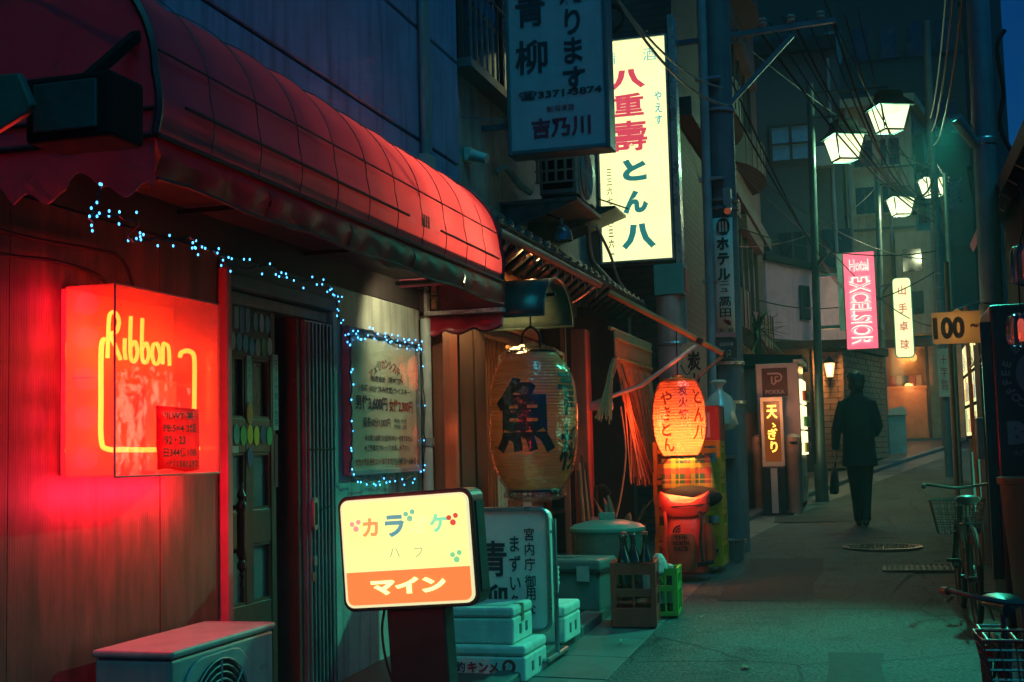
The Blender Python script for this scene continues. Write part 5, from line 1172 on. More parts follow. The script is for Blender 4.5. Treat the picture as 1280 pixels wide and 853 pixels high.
MB().lathe([(.262, .46), (.258, .42), (.262, .34), (.252, .26), (.245, .16), (.235, .06)], bc, 56, fn=cr, cap=False).build('bin_bag', glassy('crinkled_bag', (.80, .95, .92), .22, .12, haze=.30, hcol=(.25, .60, .52), bump=.8, bsc=14), tbn, smooth=True)
# cooler box
co = thing('cooler_box', 'large teal grey cooler box with latch beside the brown crate', 'cooler', (-2.05, 8.62, gz(8.6) + .055), rot=(0, 0, -.10))
M_cool = mat('teal_grey_plastic', (.07, .19, .18), .4, var=.12, coat=.1)
MB().bx(-.27, .21, -.19, .19, .0, .255).build('body', M_cool, co, bevel=.02)
MB().bx(-.28, .22, -.20, .20, .262, .345).build('lid', M_cool, co, bevel=.022)
MB().bx(.06, .15, -.213, -.198, .20, .30).build('latch', mat('pale_latch', (.22, .40, .36), .4), co, bevel=.004)
MB().bx(-.20, -.0, -.10, .06, .346, .354).build('lid_panel', M_cool, co, bevel=.006)
MB().bx(-.285, .225, -.204, .204, .252, .264).build('seal', M_dark, co)
# bottles
def bottle_mesh(h=.30, r=.037):
    mb = MB().lathe([(r * .9, 0), (r, .01), (r, h * .55), (r * .85, h * .64), (r * .40, h * .80), (r * .36, h * .93), (r * .44, h * .935), (r * .44, h * .975), (r * .30, h)], (0, 0, 0), 14)
    me = mb.mesh('bottle'); me.polygons.foreach_set('use_smooth', [True] * len(me.polygons)); return me
M_bot = mat('dark_bottle_glass', (.012, .018, .010), .08, spec=.9, bump=0, coat=.6)
bt1 = bottle_mesh(.42, .048); bt1.materials.append(M_bot)
bt2 = bottle_mesh(.30, .037); bt2.materials.append(M_bot)
lab_me = MB().lathe([(.0378, 0), (.0378, .08)], (0, 0, 0), 14, cap=False).mesh('label'); lab_me.materials.append(M_card)
def bottle(loc, me, label, rot=(0, 0, 0), lab=False, capc=None):
    t = thing('bottle', label, 'bottle', loc, rot=rot, group='glass bottles in the crates'); piece('glass', me, t, (0, 0, 0))
    h = .42 if me is bt1 else .30
    if lab: piece('label', lab_me, t, (0, 0, .06), scale=(1, 1, 1) if me is bt2 else (1.29, 1.29, 1.3))
    if capc: MB().lathe([(.020, 0), (.020, .018), (.012, .022)], (0, 0, h - .012), 10).build('cap', mat('cap_' + str(capc), capc, .4), t)
    return t
bz = gz(8.2)
bcx = crate('bottle_crate', 'tall brown red bottle crate at the edge of the gutter', -1.735, -1.455, 8.14, 8.46, bz + .01, .40, M_brc, rows=((.0, .30), (.47, .60), (.82, 1.0)), rz=.10, posts=2)
MB().bx(-.125, .125, -.145, .145, .145, .158).build('shelf', M_brc, bcx)
for k, (x, y, c) in enumerate(((-1.64, 8.25, None), (-1.60, 8.36, None), (-1.535, 8.40, (.5, .05, .05)), (-1.68, 8.38, (.5, .06, .05)))):
    bottle((x, y, bz + .17), bt1, ('dark bottle leaning at the front of the brown crate', 'dark bottle standing in the middle of the brown crate', 'labelled bottle at the right of the brown crate', 'red capped bottle at the back left of the brown crate')[k], (.03 * k, -.06 + .03 * k, 0), k == 2, c)
gcx = crate('bottle_crate', 'small bright green crate beside the brown red one', -1.53, -1.375, 8.56, 8.86, gz(8.7) + .01, .31, M_grc, rows=((.0, .10), (.52, .66), (.86, 1.0)), rz=.06, posts=2)
for k, (x, y, c) in enumerate(((-1.49, 8.62, None), (-1.42, 8.66, (.5, .5, .45)), (-1.47, 8.76, (.5, .45, .4)))):
    bottle((x, y, gz(8.7) + .03), bt2, ('unlabelled bottle at the front of the green crate', 'white capped bottle at the right of the green crate', 'labelled bottle at the back of the green crate')[k], (.0, .08 * (k - 1), 0), True, c)
wrp = MB().lathe([(.035, 0), (.06, .03), (.055, .08), (.04, .12), (.02, .15)], (-1.49, 8.60, gz(8.7) + .27), 18, fn=lambda t, z: 1 + .3 * noise.noise(V(math.cos(t) * 3, math.sin(t) * 3, z * 20)))
solo(wrp, 'crumpled_newspaper', mat('newsprint', (.45, .45, .38), .8, var=.5, sc_=40), 'crumpled newspaper stuffed into the top of the green crate', 'paper', smooth=True)
# plants behind the bin
def leaf(mb, base, d, L_, w_, droop):
    base = Vector(base); d = Vector(d).normalized(); s_ = d.cross(V(0, 0, 1)).normalized(); rows_ = []
    for i in range(7):
        t = i / 6; c = base + d * L_ * t - V(0, 0, 1) * droop * t * t; ww = w_ * math.sin(math.pi * min(1, .12 + t * .88)) ** .8
        rows_.append([c - s_ * ww, c - V(0, 0, ww * .35), c + s_ * ww])
    mb.sheet(rows_)
M_leaf = mat('dark_leaf', (.05, .075, .03), .45, var=.4, bump=.2); M_leaf2 = mat('brown_leaf', (.14, .09, .04), .55, var=.4)
pl = thing('potted_plant', 'broad leaved potted plant behind the teal bin', 'plant', (-1.95, 9.65, gz(9.6)))
MB().lathe([(.12, .0), (.16, .26), (.17, .27), (.15, .27)], (-1.95, 9.65, gz(9.6) + .055), 20).build('pot', mat('clay_pot', (.14, .06, .04), .7), pl, smooth=True)
rp_ = random.Random(12)
for k in range(16):
    a = rp_.uniform(0, 6.28); l = MB(); leaf(l, (-1.95 + .03 * math.cos(a), 9.65 + .03 * math.sin(a), gz(9.6) + .33), (math.cos(a) * .7, math.sin(a) * .7, rp_.uniform(.8, 2.2)), rp_.uniform(.35, .62), rp_.uniform(.025, .045), rp_.uniform(.05, .25))
    l.build('leaf', M_leaf if k % 3 else M_leaf2, pl, smooth=True, solid=.002)
tp = thing('garden_tap', 'dark curved standpipe tap behind the teal bin', 'tap', (-2.15, 9.7, gz(9.6)))
MB().tube(spline([(-2.15, 9.7, .2), (-2.15, 9.7, .95), (-2.13, 9.68, 1.02), (-2.06, 9.62, 1.03), (-2.02, 9.6, .97)], 5), .016, 8).build('pipe', M_black, tp, smooth=True)
MB().bx(-2.18, -2.12, 9.66, 9.72, .72, .80).build('valve', M_stl, tp)
bk = thing('steel_pail', 'small shiny steel pail at the foot of the utility pole', 'pail', (-1.35, 11.75, gz(11.7)))
MB().lathe([(.085, 0), (.09, .01), (.115, .17), (.122, .175), (.122, .185), (.11, .185), (.085, .02)], (-1.35, 11.75, gz(11.75) + .015), 24, cap=False).build('body', M_stl, bk, smooth=True)
MB().tube(spline([(-1.465, 11.75, .46), (-1.42, 11.70, .40), (-1.35, 11.66, .39), (-1.28, 11.70, .40), (-1.235, 11.75, .46)], 5), .005, 6).build('handle', M_stl, bk, smooth=True)
bs = thing('bamboo_sticks', 'bundle of thin sticks leaning on the red post', 'sticks', (-2.3, 10.0, gz(10)))
for k in range(5): MB().tube([(-2.30 + .02 * k, 9.92 + .03 * k, .25), (-2.36 + .012 * k, 10.02 + .02 * k, 1.15 + .06 * (k % 3))], .011, 6).build('stick', MATS['bamboo'] if k % 2 else M_timd, bs, smooth=True)
# ================================================================= utility pole with hotel banner
up = thing('utility_pole', 'thick concrete utility pole standing at the kerb by the crates', 'utility pole', (-1.42, 12.56, gz(12.5)))
M_pole = mat('blue_grey_pole', (.09, .12, .145), .55, var=.25, sc_=4, bump=.25, bsc=70, streak=.35)
px = lambda z: -1.445 + .035 * z / 5.8 + .0
MB().tube([(px(0), 12.56, .2), (px(3), 12.56, 3), (px(10), 12.56, 10)], [.165, .155, .13], 24).build('shaft', M_pole, up, smooth=True)
for z in (1.72, 2.1, 3.62, 3.7, 4.6): MB().lathe([(.168, z), (.172, z + .003), (.172, z + .03), (.168, z + .033)], (px(z), 12.56, 0), 24).build('band', M_stl, up)
MB().tube([(-1.60, 12.36, .35), (-1.545, 12.36, 2.6), (-1.50, 12.36, 8)], .045, 12).build('cable_duct', mat('blue_grey_duct', (.20, .27, .31), .4, var=.2, streak=.3), up, smooth=True)
for z in (1.2, 2.9, 3.9, 4.9): MB().bx(-1.61, -1.36, 12.33, 12.40, z, z + .03).build('duct_strap', M_stl, up)
MB().bar((-1.35, 12.5, 4.62), (-.66, 12.56, 5.32), .045).build('diagonal_brace', mat('blue_steel', (.10, .16, .20), .45, metal=.4), up)
MB().bar((-1.85, 12.56, 5.36), (-.25, 12.56, 5.42), .05).build('cross_arm', MATS['blue_steel'], up)
for k in range(3): MB().lathe([(.02, 0), (.045, .03), (.03, .05), (.045, .07), (.03, .09), (.0, .1)], (-.95 + .28 * k, 12.56, 5.43), 10).build('insulator', mat('porcelain', (.35, .3, .28), .3), up, smooth=True)
MB().bx(-1.38, -1.30, 12.28, 12.42, 3.62, 3.80).build('clamp_box', M_pipe, up, bevel=.01)
MB().tube([(-1.33, 12.30, 3.60), (-1.33, 12.22, 3.56)], .035, 12).build('small_lamp', M_stl, up)
hb = thing('pole_banner', 'vertical white hotel advertising banner strapped to the utility pole', 'banner', (-1.40, 12.35, 2.4))
HB0, HB1 = -1.50, -1.31
rows_ = [[(HB0 + (HB1 - HB0) * k / 6 + .012 * (z - 3) / 1, 12.355 - .03 * math.sin(math.pi * k / 6), z) for k in range(7)] for z in (2.36, 2.7, 3.1, 3.52)]
MB().sheet(rows_).build('panel', mat('white_banner', (.55, .56, .52), .4, var=.1, streak=.2), hb, smooth=True, solid=.004)
M_bk = mat('banner_black', (.015, .02, .022), .5, bump=0)
ob = (-1.40, 12.322, 2.36)
letter(hb, M_bk, [('ホテル', (.0, .755), dict(height=.42, width=.125, vertical=True, bold=.05)), ('ニュー', (.0, .46), dict(height=.16, width=.085, vertical=True, bold=.03)), ('高田', (.0, .29), dict(height=.20, width=.115, vertical=True, bold=.012)), ('左', (-.045, .055), dict(height=.055)), ('折', (.045, .055), dict(height=.055))], ob)
letter(hb, M_pr, [('↰', (.01, .145), dict(height=.075, bold=.04))], ob)
lgm = MB()
lgm.prism([(-1.39 + .065 * math.cos(2 * math.pi * k / 24), 12.3215, 3.43 + .085 * math.sin(2 * math.pi * k / 24)) for k in range(24)], (0, -.001, 0)); lgm.build('round_logo', M_bk, hb)
lgm = MB()
for x in (-.03, .0, .03): lgm.bx(-1.39 + x - .009, -1.39 + x + .009, 12.318, 12.3195, 3.38, 3.48)
lgm.build('logo_bars', MATS['white_banner'], hb)
hp = MB().bx(HB0 - .005, HB1 + .005, 12.33, 12.34, 2.16, 2.345).build('number_plate', mat('dark_plate', (.02, .05, .055), .35), hb)
letter(hb, mat('plate_white', (.4, .45, .45), .5, bump=0), [('8-2', (0, -.04), dict(height=.05)), ('高田馬場', (0, .04), dict(height=.035, width=.13))], (-1.405, 12.329, 2.25))
MB().bx(HB0, HB1, 12.31, 12.335, 2.362, 2.40).build('pink_strip', mat('pink_strip', (.45, .18, .2), .5), hb)

# small litter on the road and in the gutter
lit = [('fallen_leaf', 'dry curled leaf lying on the road near the camera', 'leaf', (-.75, 6.9)), ('paper_scrap', 'small torn paper scrap in the gutter by the brown crate', 'paper', (-1.55, 7.6)), ('paper_scrap', 'crumpled receipt on the road in front of the green crate', 'paper', (-1.2, 8.5)), ('fallen_leaf', 'second dry leaf against the kerb left of the boxes', 'leaf', (-1.8, 7.2))]
for k, (n_, lab_, cat_, (x, y)) in enumerate(lit):
    z = gz(y) + .02; mb = MB(); r_ = .020 if n_ != 'bottle_cap' else .016
    if n_ == 'bottle_cap': mb.lathe([(r_, 0), (r_ * .9, .006), (0, .007)], (x, y, z), 12)
    else: mb.sheet([[(x + r_ * (i - 2) * .5 * math.cos(k), y + r_ * (j - 2) * .7, z + .012 * abs(noise.noise(V(i * .7, j * .7, k))) + .006 * (i - 2) ** 2 * .4) for i in range(5)] for j in range(5)])
    solo(mb, n_, M_leaf2 if n_ == 'fallen_leaf' else (mat('dirty_paper', (.20, .20, .17), .8) if n_ == 'paper_scrap' else M_stl), lab_, cat_, solid=.001 if n_ != 'bottle_cap' else 0)
# ================================================================= beyond the pole: brick block, vending machine, houses
def bricked(name, col, mortar, bw=.21, bh=.07, sc_=1.0):
    if name in MATS: return MATS[name]
    m = bpy.data.materials.new(name); m.use_nodes = True; N = m.node_tree.nodes; L = m.node_tree.links; p = N['Principled BSDF']; p.inputs['Roughness'].default_value = .7
    tc = N.new('ShaderNodeTexCoord'); sp = N.new('ShaderNodeSeparateXYZ'); L.new(tc.outputs['Object'], sp.inputs[0])
    ad = N.new('ShaderNodeMath'); ad.operation = 'ADD'; L.new(sp.outputs['X'], ad.inputs[0]); L.new(sp.outputs['Y'], ad.inputs[1])
    cb = N.new('ShaderNodeCombineXYZ'); L.new(ad.outputs[0], cb.inputs[0]); L.new(sp.outputs['Z'], cb.inputs[1])
    b = N.new('ShaderNodeTexBrick'); b.inputs['Scale'].default_value = sc_; b.inputs['Brick Width'].default_value = bw; b.inputs['Row Height'].default_value = bh; b.inputs['Mortar Size'].default_value = .008
    b.inputs['Color1'].default_value = (*col, 1); b.inputs['Color2'].default_value = (*[c * .65 for c in col], 1); b.inputs['Mortar'].default_value = (*mortar, 1)
    L.new(cb.outputs[0], b.inputs['Vector']); L.new(b.outputs['Color'], p.inputs['Base Color'])
    bp_ = N.new('ShaderNodeBump'); bp_.inputs['Strength'].default_value = .8; bp_.inputs['Distance'].default_value = .01; bp_.invert = True
    L.new(b.outputs['Fac'], bp_.inputs['Height']); L.new(bp_.outputs[0], p.inputs['Normal']); MATS[name] = m; return m
M_btile = bricked('red_brick_tile', (.13, .06, .052), (.03, .028, .03), .22, .075)
bt = thing('brick_block', 'dark brick tiled apartment block with bay windows left of the alley', 'building', (-2.6, 18, .3))
MB().prism([(-6, 13.25, 0), (-1.95, 13.25, 0), (-1.95, 23.4, 0), (-6, 23.4, 0)], (0, 0, 13)).build('wall', M_btile, bt)
for z0, z1 in ((3.45, 4.55), (6.2, 7.4), (8.9, 10.0)):
    for y0 in (15.6, 19.2):
        MB().bx(-1.955, -1.93, y0, y0 + 2.6, z0, z1).build('window', mat('night_glass', (.015, .025, .035), .08), bt)
        for k in range(4): MB().bx(-1.94, -1.90, y0 + .85 * k, y0 + .85 * k + .05, z0, z1).build('window_bar', M_timd, bt)
        MB().bx(-1.945, -1.80, y0 - .1, y0 + 2.7, z1, z1 + .22).build('lintel_band', M_btile, bt)
        # rounded balcony
        pts = [(-1.945 + .34 * math.sin(math.pi * k / 12) ** .6, y0 - .1 + 2.8 * k / 12) for k in range(13)]
        MB().prism([(a, b, z0 - .62) for a, b in pts], (0, 0, .5)).build('balcony', mat('balcony_tile', (.08, .06, .055), .6, streak=.3), bt)
        for k in range(13): MB().bar((pts[k][0] + .004, pts[k][1], z0 - .62), (pts[k][0] + .004, pts[k][1], z0 - .10), .012).build('balcony_rib', M_timd, bt)
MB().bx(-1.96, -1.78, 13.3, 23.3, 4.82, 5.02).build('string_course', mat('grey_course', (.07, .07, .07), .7), bt)
# dark roof of a small lean-to and clutter left of the vending machine
lt = thing('lean_to_shed', 'small dark lean-to roof and pale cupboard behind the vending machine', 'shed', (-1.6, 17.9, gz(17.5)))
MB().prism([(-1.93, 17.6, 2.42), (-1.0, 17.6, 2.36), (-1.0, 17.6, 2.52), (-1.93, 17.6, 2.58)], (0, 1.3, 0)).build('roof', M_dark, lt)
MB().bx(-1.93, -1.55, 17.65, 18.7, .5, 2.36).build('cupboard', mat('beige_cupboard', (.34, .24, .16), .6, streak=.4), lt)
MB().bx(-1.9, -1.45, 16.9, 17.4, .5, 1.75).build('cabinet', mat('tan_cabinet', (.30, .18, .10), .6, streak=.3), lt)
# palm
pm = thing('potted_palm', 'spiky palm crown above the vending machine against the brick block', 'palm', (-1.70, 18.3, gz(18)))
MB().tube([(-1.70, 18.95, .6), (-1.68, 18.95, 2.0), (-1.70, 18.95, 3.0)], [.06, .05, .055], 10).build('trunk', M_timd, pm, smooth=True)
rq = random.Random(5)
for k in range(46):
    a = rq.uniform(0, 6.28); e = rq.uniform(-.7, 1.4); l = MB()
    leaf(l, (-1.70, 18.95, 3.0 + rq.uniform(-.15, .1)), (math.cos(a), math.sin(a), e), rq.uniform(.40, .55), .016, rq.uniform(.0, .12)); l.build('frond', M_leaf, pm)
# ---- vending machine seen from its side
vm = thing('vending_machine', 'pink lit vending machine with square brown logo on its side', 'vending machine', (-1.25, 17.05, gz(17)))
VX0, VX1, VY0, VY1 = -1.535, -1.0, 16.6, 17.6; VZ0 = gz(16.6) + .05; VZ1 = VZ0 + 1.83
M_vm = mat('vending_white', (.50, .40, .36), .4, var=.1, streak=.15, coat=.2)
MB().bx(VX0, VX1, VY0, VY1, VZ0 + .06, VZ1).build('cabinet', M_vm, vm, bevel=.012)
MB().bx(VX0 + .02, VX1 - .02, VY0 + .02, VY1 - .02, VZ0, VZ0 + .06).build('plinth', M_dark, vm)
lgp = MB().bx(-1.46, -1.14, VY0 - .004, VY0 - .001, VZ1 - .42, VZ1 - .06).build('logo_panel', mat('brown_logo_panel', (.10, .025, .02), .4), vm)
letter(vm, mat('logo_pink', (.62, .36, .33), .5, bump=0), [('POKKA', (0, -.125), dict(height=.055, width=.24, bold=.03))], (-1.30, VY0 - .004, VZ1 - .24))
lp = MB(); ox, oz = -1.30, VZ1 - .21
lp.tube([(ox - .09, VY0 - .008, oz + .08), (ox + .04, VY0 - .008, oz + .08)] + [(ox + .04 + .05 * math.sin(R(q)), VY0 - .008, oz + .03 + .05 * math.cos(R(q))) for q in range(0, 181, 30)] + [(ox + .01, VY0 - .008, oz - .02)], .012, 6)
lp.tube([(ox - .035, VY0 - .0081, oz + .045), (ox - .035, VY0 - .0081, oz - .04), (ox - .015, VY0 - .0081, oz - .06), (ox + .01, VY0 - .0081, oz - .04), (ox + .01, VY0 - .0081, oz + .04), (ox + .05, VY0 - .0081, oz + .04)], .011, 6)
lp.build('logo_mark', MATS['logo_pink'], vm)
M_vl = emat('vending_display', (1.9, 1.75, .85), 1.0)
for k in range(3):
    z0 = VZ1 - .18 - .33 * (k + 1); MB().bx(VX1 + .001, VX1 + .03, VY0 + .06, VY1 - .06, z0, z0 + .30).build('display_row', M_vl, vm)
    for q in range(7):
        c = ((.5, .05, .03), (.1, .3, .1), (.5, .35, .05), (.05, .1, .3))[(q + k) % 4]
        MB().lathe([(.03, 0), (.033, .01), (.033, .11), (.026, .125)], (VX1 + .05, VY0 + .14 + .115 * q, z0 + .03), 8).build('can', mat('can%d' % ((q + k) % 4), c, .4), vm, smooth=True)
MB().bx(VX1 + .001, VX1 + .012, VY0 + .08, VY0 + .5, VZ0 + .62, VZ0 + .74).build('coin_panel', M_card, vm)
MB().bx(VX1 + .001, VX1 + .02, VY0 + .08, VY1 - .1, VZ0 + .22, VZ0 + .40).build('delivery_flap', MATS['dull_steel'], vm, bevel=.006)
MB().bx(VX1 - .06, VX1 + .05, VY0 - .005, VY1 + .01, VZ1 + .002, VZ1 + .04).build('top_hood', mat('pale_hood', (.5, .5, .4), .4), vm)
# ---- glowing narrow stand sign
ts = thing('narrow_lit_sign', 'narrow stand sign with glowing yellow neon letters in front of the vending machine', 'stand sign', (-1.31, 16.25, gz(16.2)))
SX = -1.31; g16 = gz(16.2)
MB().bx(SX - .15, SX + .12, 16.20, 16.34, g16 + .03, g16 + .60).build('stand', M_blk, ts, bevel=.01)
MB().bx(SX - .055, SX + .025, 16.19, 16.198, g16 + .03, g16 + .58).build('white_stripe', M_card, ts)
MB().bx(SX - .15, SX - .115, 16.22, 16.36, g16 + .605, g16 + 1.46).build('case_side', mat('cream_case', (.6, .5, .35), .4), ts)
MB().bx(SX + .085, SX + .12, 16.22, 16.36, g16 + .605, g16 + 1.46).build('case_side', MATS['cream_case'], ts)
MB().bx(SX - .115, SX + .085, 16.22, 16.36, g16 + .605, g16 + .66).build('case_bottom', MATS['cream_case'], ts)
MB().bx(SX - .115, SX + .085, 16.22, 16.36, g16 + 1.41, g16 + 1.46).build('case_top', MATS['cream_case'], ts)
MB().bx(SX - .114, SX + .084, 16.28, 16.35, g16 + .661, g16 + 1.409).build('back_panel', emat('amber_panel', (.17, .036, .004), 1.0), ts)
MATS['amber_panel'].node_tree.nodes['Principled BSDF'].inputs['Base Color'].default_value = (.02, .008, .003, 1)
letter(ts, emat('amber_neon', (3.2, 1.5, .16), 1.0), [('天', (0, .245), dict(height=.17, width=.135, bold=.03)), ('ゝ', (.02, .08), dict(height=.06, bold=.04)), ('ぎ', (0, -.03), dict(height=.14, width=.12, bold=.03)), ('り', (.01, -.19), dict(height=.14, width=.085, bold=.03))], (SX - .015, 16.26, g16 + 1.035))
lamp('amber_fill', ts, (SX + .02, 15.75, g16 + 1.35), 14, (1, .36, .16), .12)  # fill lamp added before the sign to warm the vending machine side
MB().bx(SX - .2, SX + .2, 16.12, 16.42, g16 + .0, g16 + .03).build('base', M_dark, ts)
# recycling bins with round lids next to it
M_binb = mat('beige_bin', (.36, .22, .16), .5, streak=.2)
for k, (x, y) in enumerate(((-1.50, 16.47), (-1.11, 16.47))):
    t = thing('recycling_bin', ('round lidded can recycling bin left of the glowing narrow sign', 'round lidded can recycling bin right of the glowing narrow sign')[k], 'bin', (x, y, g16), group='can recycling bins')
    MB().lathe([(.10, .02), (.115, .75), (.12, .76), (.12, .80)], (x, y, g16), 20).build('body', M_binb, t, smooth=True)
    MB().lathe([(.122, .80), (.124, .88), (.11, .96), (.06, 1.0), (0, 1.01)], (x, y, g16), 20).build('lid', M_binb, t, smooth=True)
    MB().lathe([(.0, 0), (.05, 0), (.05, .004)], (x + .02, y - .11, g16 + .9), 12).build('slot', M_dark, t)
# ---- street lamps
M_glow = None
def lampglass():
    m = bpy.data.materials.new('lamp_glass'); m.use_nodes = True; N = m.node_tree.nodes; L = m.node_tree.links; N.remove(N['Principled BSDF'])
    e = N.new('ShaderNodeEmission'); e.inputs[0].default_value = (.90, 1, .50, 1); e.inputs[1].default_value = 2.2
    t = N.new('ShaderNodeBsdfTransparent'); x = N.new('ShaderNodeMixShader'); x.inputs[0].default_value = .35
    L.new(e.outputs[0], x.inputs[1]); L.new(t.outputs[0], x.inputs[2]); L.new(x.outputs[0], N['Material Output'].inputs[0]); return m
M_glow = lampglass()
M_lampm = mat('lamp_black_metal', (.018, .03, .032), .4, metal=.3)
def lantern_head(parent, c, s=1.0, energy=150, rz=.5, col=(.42, 1.0, .55)):
    c = Vector(c); M_ = Matrix.Rotation(rz, 3, 'Z'); T, Bt, H = .23 * s, .155 * s, .34 * s
    def q(a, b, z): return c + M_ @ V(a, b, z)
    cs = [(-1, -1), (1, -1), (1, 1), (-1, 1)]
    for i in range(4):
        (a, b), (d, e) = cs[i], cs[(i + 1) % 4]
        MB().add([q(a * Bt, b * Bt, 0), q(d * Bt, e * Bt, 0), q(d * T, e * T, H), q(a * T, b * T, H)], [(0, 1, 2, 3)]).build('glass_panel', M_glow, parent)
        MB().bar(q(a * Bt * 1.02, b * Bt * 1.02, 0), q(a * T * 1.02, b * T * 1.02, H), .022 * s).build('corner_bar', M_lampm, parent)
    mb = MB(); prof = [(T * 1.22, H), (T * 1.22, H + .03 * s), (T * .72, H + .15 * s), (T * .66, H + .26 * s), (T * .3, H + .29 * s)]
    for (r, z), (r2, z2) in zip(prof, prof[1:]):
        for i in range(4):
            (a, b), (d, e) = cs[i], cs[(i + 1) % 4]; mb.add([q(a * r, b * r, z), q(d * r, e * r, z), q(d * r2, e * r2, z2), q(a * r2, b * r2, z2)], [(0, 1, 2, 3)])
    r, z = prof[-1]; mb.add([q(a * r, b * r, z) for a, b in cs], [(0, 1, 2, 3)]); mb.build('cap', M_lampm, parent, clean=True)
    mb = MB()
    for i in range(4):
        (a, b), (d, e) = cs[i], cs[(i + 1) % 4]; mb.bar(q(a * Bt, b * Bt, -.012), q(d * Bt, e * Bt, -.012), .024 * s)
    mb.build('bottom_rim', M_lampm, parent)
    lamp('lamp_bulb', parent, c + V(0, 0, .12 * s), energy, col, .08)
    return c + V(0, 0, H + .28 * s)
def streetlamp(label, base, top, heads, r=.05, energy=150, s=1.0, col=(.42, 1.0, .55)):
    t = thing('street_lamp', label, 'street lamp', base); b, tp_ = Vector(base), Vector(top)
    MB().tube([b, b.lerp(tp_, .33), tp_], [r * 1.35, r * 1.1, r], 14).build('post', mat('green_grey_post', (.14, .19, .18), .4, metal=.3, streak=.3), t, smooth=True)
    MB().tube([b, b + V(0, 0, .5)], r * 1.8, 14).build('post_base', MATS['green_grey_post'], t, smooth=True)
    k = b.lerp(tp_, .55); MB().bar(k, k + V(.18, -.05, .2), .05).build('stub_bracket', MATS['green_grey_post'], t)
    for h, rz in heads:
        e = lantern_head(t, h, s, energy, rz, col); a = Vector((tp_.x, tp_.y, min(tp_.z, e.z + .06)))
        MB().tube([a, (e.x, e.y, a.z), e], .018, 8).build('arm', M_lampm, t)
    return t
streetlamp('nearer street lamp with two lantern heads by the vending machine', (-.83, 17.7, gz(17.7)), (-.745, 17.95, 6.32), [((.29, 18.0, 5.57), .45), ((-.32, 18.0, 5.22), .45)], energy=150, s=.9)
streetlamp('farther street lamp with two lantern heads in front of the lit tower', (.02, 25.0, gz(25)), (.13, 25.0, 6.62), [((.53, 25.0, 5.60), .35), ((1.12, 25.0, 5.92), .35)], energy=150, s=.88, col=(.85, .95, .52))
# ---- pink house
ph = thing('pink_house', 'pink rendered house with a small slit window behind the vending machine', 'house', (-1.3, 24.6, gz(24)))
M_pink = mat('pink_render', (.46, .24, .28), .75, var=.15, streak=.25)
MB().prism([(-3.0, 23.9, 0), (-1.95, 23.9, 0), (-.35, 26.6, 0), (-.35, 30, 0), (-3.0, 30, 0)], (0, 0, 4.75)).build('wall', M_pink, ph)
MB().prism([(-3.1, 23.8, 4.75), (-1.92, 23.8, 4.75), (-.25, 26.6, 4.60), (-.25, 30, 4.6), (-3.1, 30, 4.75)], (0, 0, .12)).build('roof', M_dark, ph)
def onpink(t, z, dx=.0): return V(-1.95 + 1.6 * t + .02 + dx, 23.9 + 2.7 * t - .012, z)
def slabp(t0, t1, z0, z1, n_, m, d=.02):
    nv = V(2.7, -1.6, 0).normalized() * d; a = [onpink(t0, z0), onpink(t1, z0), onpink(t1, z1), onpink(t0, z1)]; MB().prism(a, nv).build(n_, m, ph)
slabp(.33, .43, 3.7, 4.35, 'slit_window', M_dark); slabp(.05, .55, 3.02, 3.08, 'ledge', M_timd, .12); slabp(.0, 1.0, 3.25, 3.29, 'seam', M_timd, .015); slabp(.45, .95, 2.6, 2.68, 'door_canopy', M_dark, .35)
MB().tube([onpink(.52, 1.0) + V(.03, -.03, 0), onpink(.52, 3.0) + V(.03, -.03, 0)], .03, 8).build('downpipe', mat('pale_pvc', (.42, .45, .42), .4), ph)
# ---- brick corner shop with wall lantern: bricks near the lamp are real pieces
bb = thing('brick_corner_house', 'low warm brick building with a wall lantern beside the walking person', 'building', (-.5, 22.5, gz(22)))
M_br = mat('ochre_brick', (.34, .19, .10), .7, var=.35, sc_=9, bump=.4, bsc=60)
M_mor = mat('dark_mortar', (.05, .04, .035), .9)
cA, cB, cC = V(-1.9, 21.6, 0), V(-.60, 21.9, 0), V(.06, 24.6, 0)
MB().prism([(-1.9, 21.63, .3), (-.61, 21.93, .3), (.04, 24.6, .3), (-1.9, 24.6, .3)], (0, 0, 2.6)).build('core_wall', M_mor, bb)
bm_me = MB().bx(0, .255, -.012, .03, 0, .085).mesh('brick'); bm_me.materials.append(M_br)
def brick_run(p, q, z0, z1, cnt):
    d = (q - p); L_ = d.length; d.normalize(); ang = math.atan2(d.y, d.x); z = z0; r_ = 0
    while z < z1:
        x = -.13 * (r_ % 2) + .0
        while x < L_ - .05:
            x0 = max(x, 0); ln = min(x + .255, L_) - x0
            if ln > .06:
                pos = p + d * x0; piece('brick', bm_me, bb, (pos.x, pos.y, z + rnd.uniform(-.002, .002)), rot=(0, 0, ang), scale=(ln / .255, 1 + rnd.uniform(-.3, .6), 1))
            x += .268
        z += .097; r_ += 1
brick_run(V(-1.08, 21.786, 0), cB, .92, 2.88, 0)
brick_run(cB, cC, 1.05, 2.88, 0)
MB().prism([(-1.95, 21.5, 2.9), (-.52, 21.82, 2.9), (.16, 24.6, 2.9), (-1.95, 24.6, 2.9)], (0, 0, .14)).build('roof_edge', M_dark, bb)
wl = thing('wall_lantern', 'small glowing wall lantern on the brick corner house', 'wall lamp', (-.80, 21.72, 2.45))
wx, wy = -.80, 21.70
MB().lathe([(.05, 2.42), (.085, 2.64), (.085, 2.645)], (wx, wy, 0), 8, cap=True).build('glass', emat('wall_lantern_glass', (2.6, 1.25, .42), 1.0), wl)
MB().lathe([(.11, 2.65), (.10, 2.67), (.03, 2.74), (.0, 2.78)], (wx, wy, 0), 8).build('cap', M_black, wl)
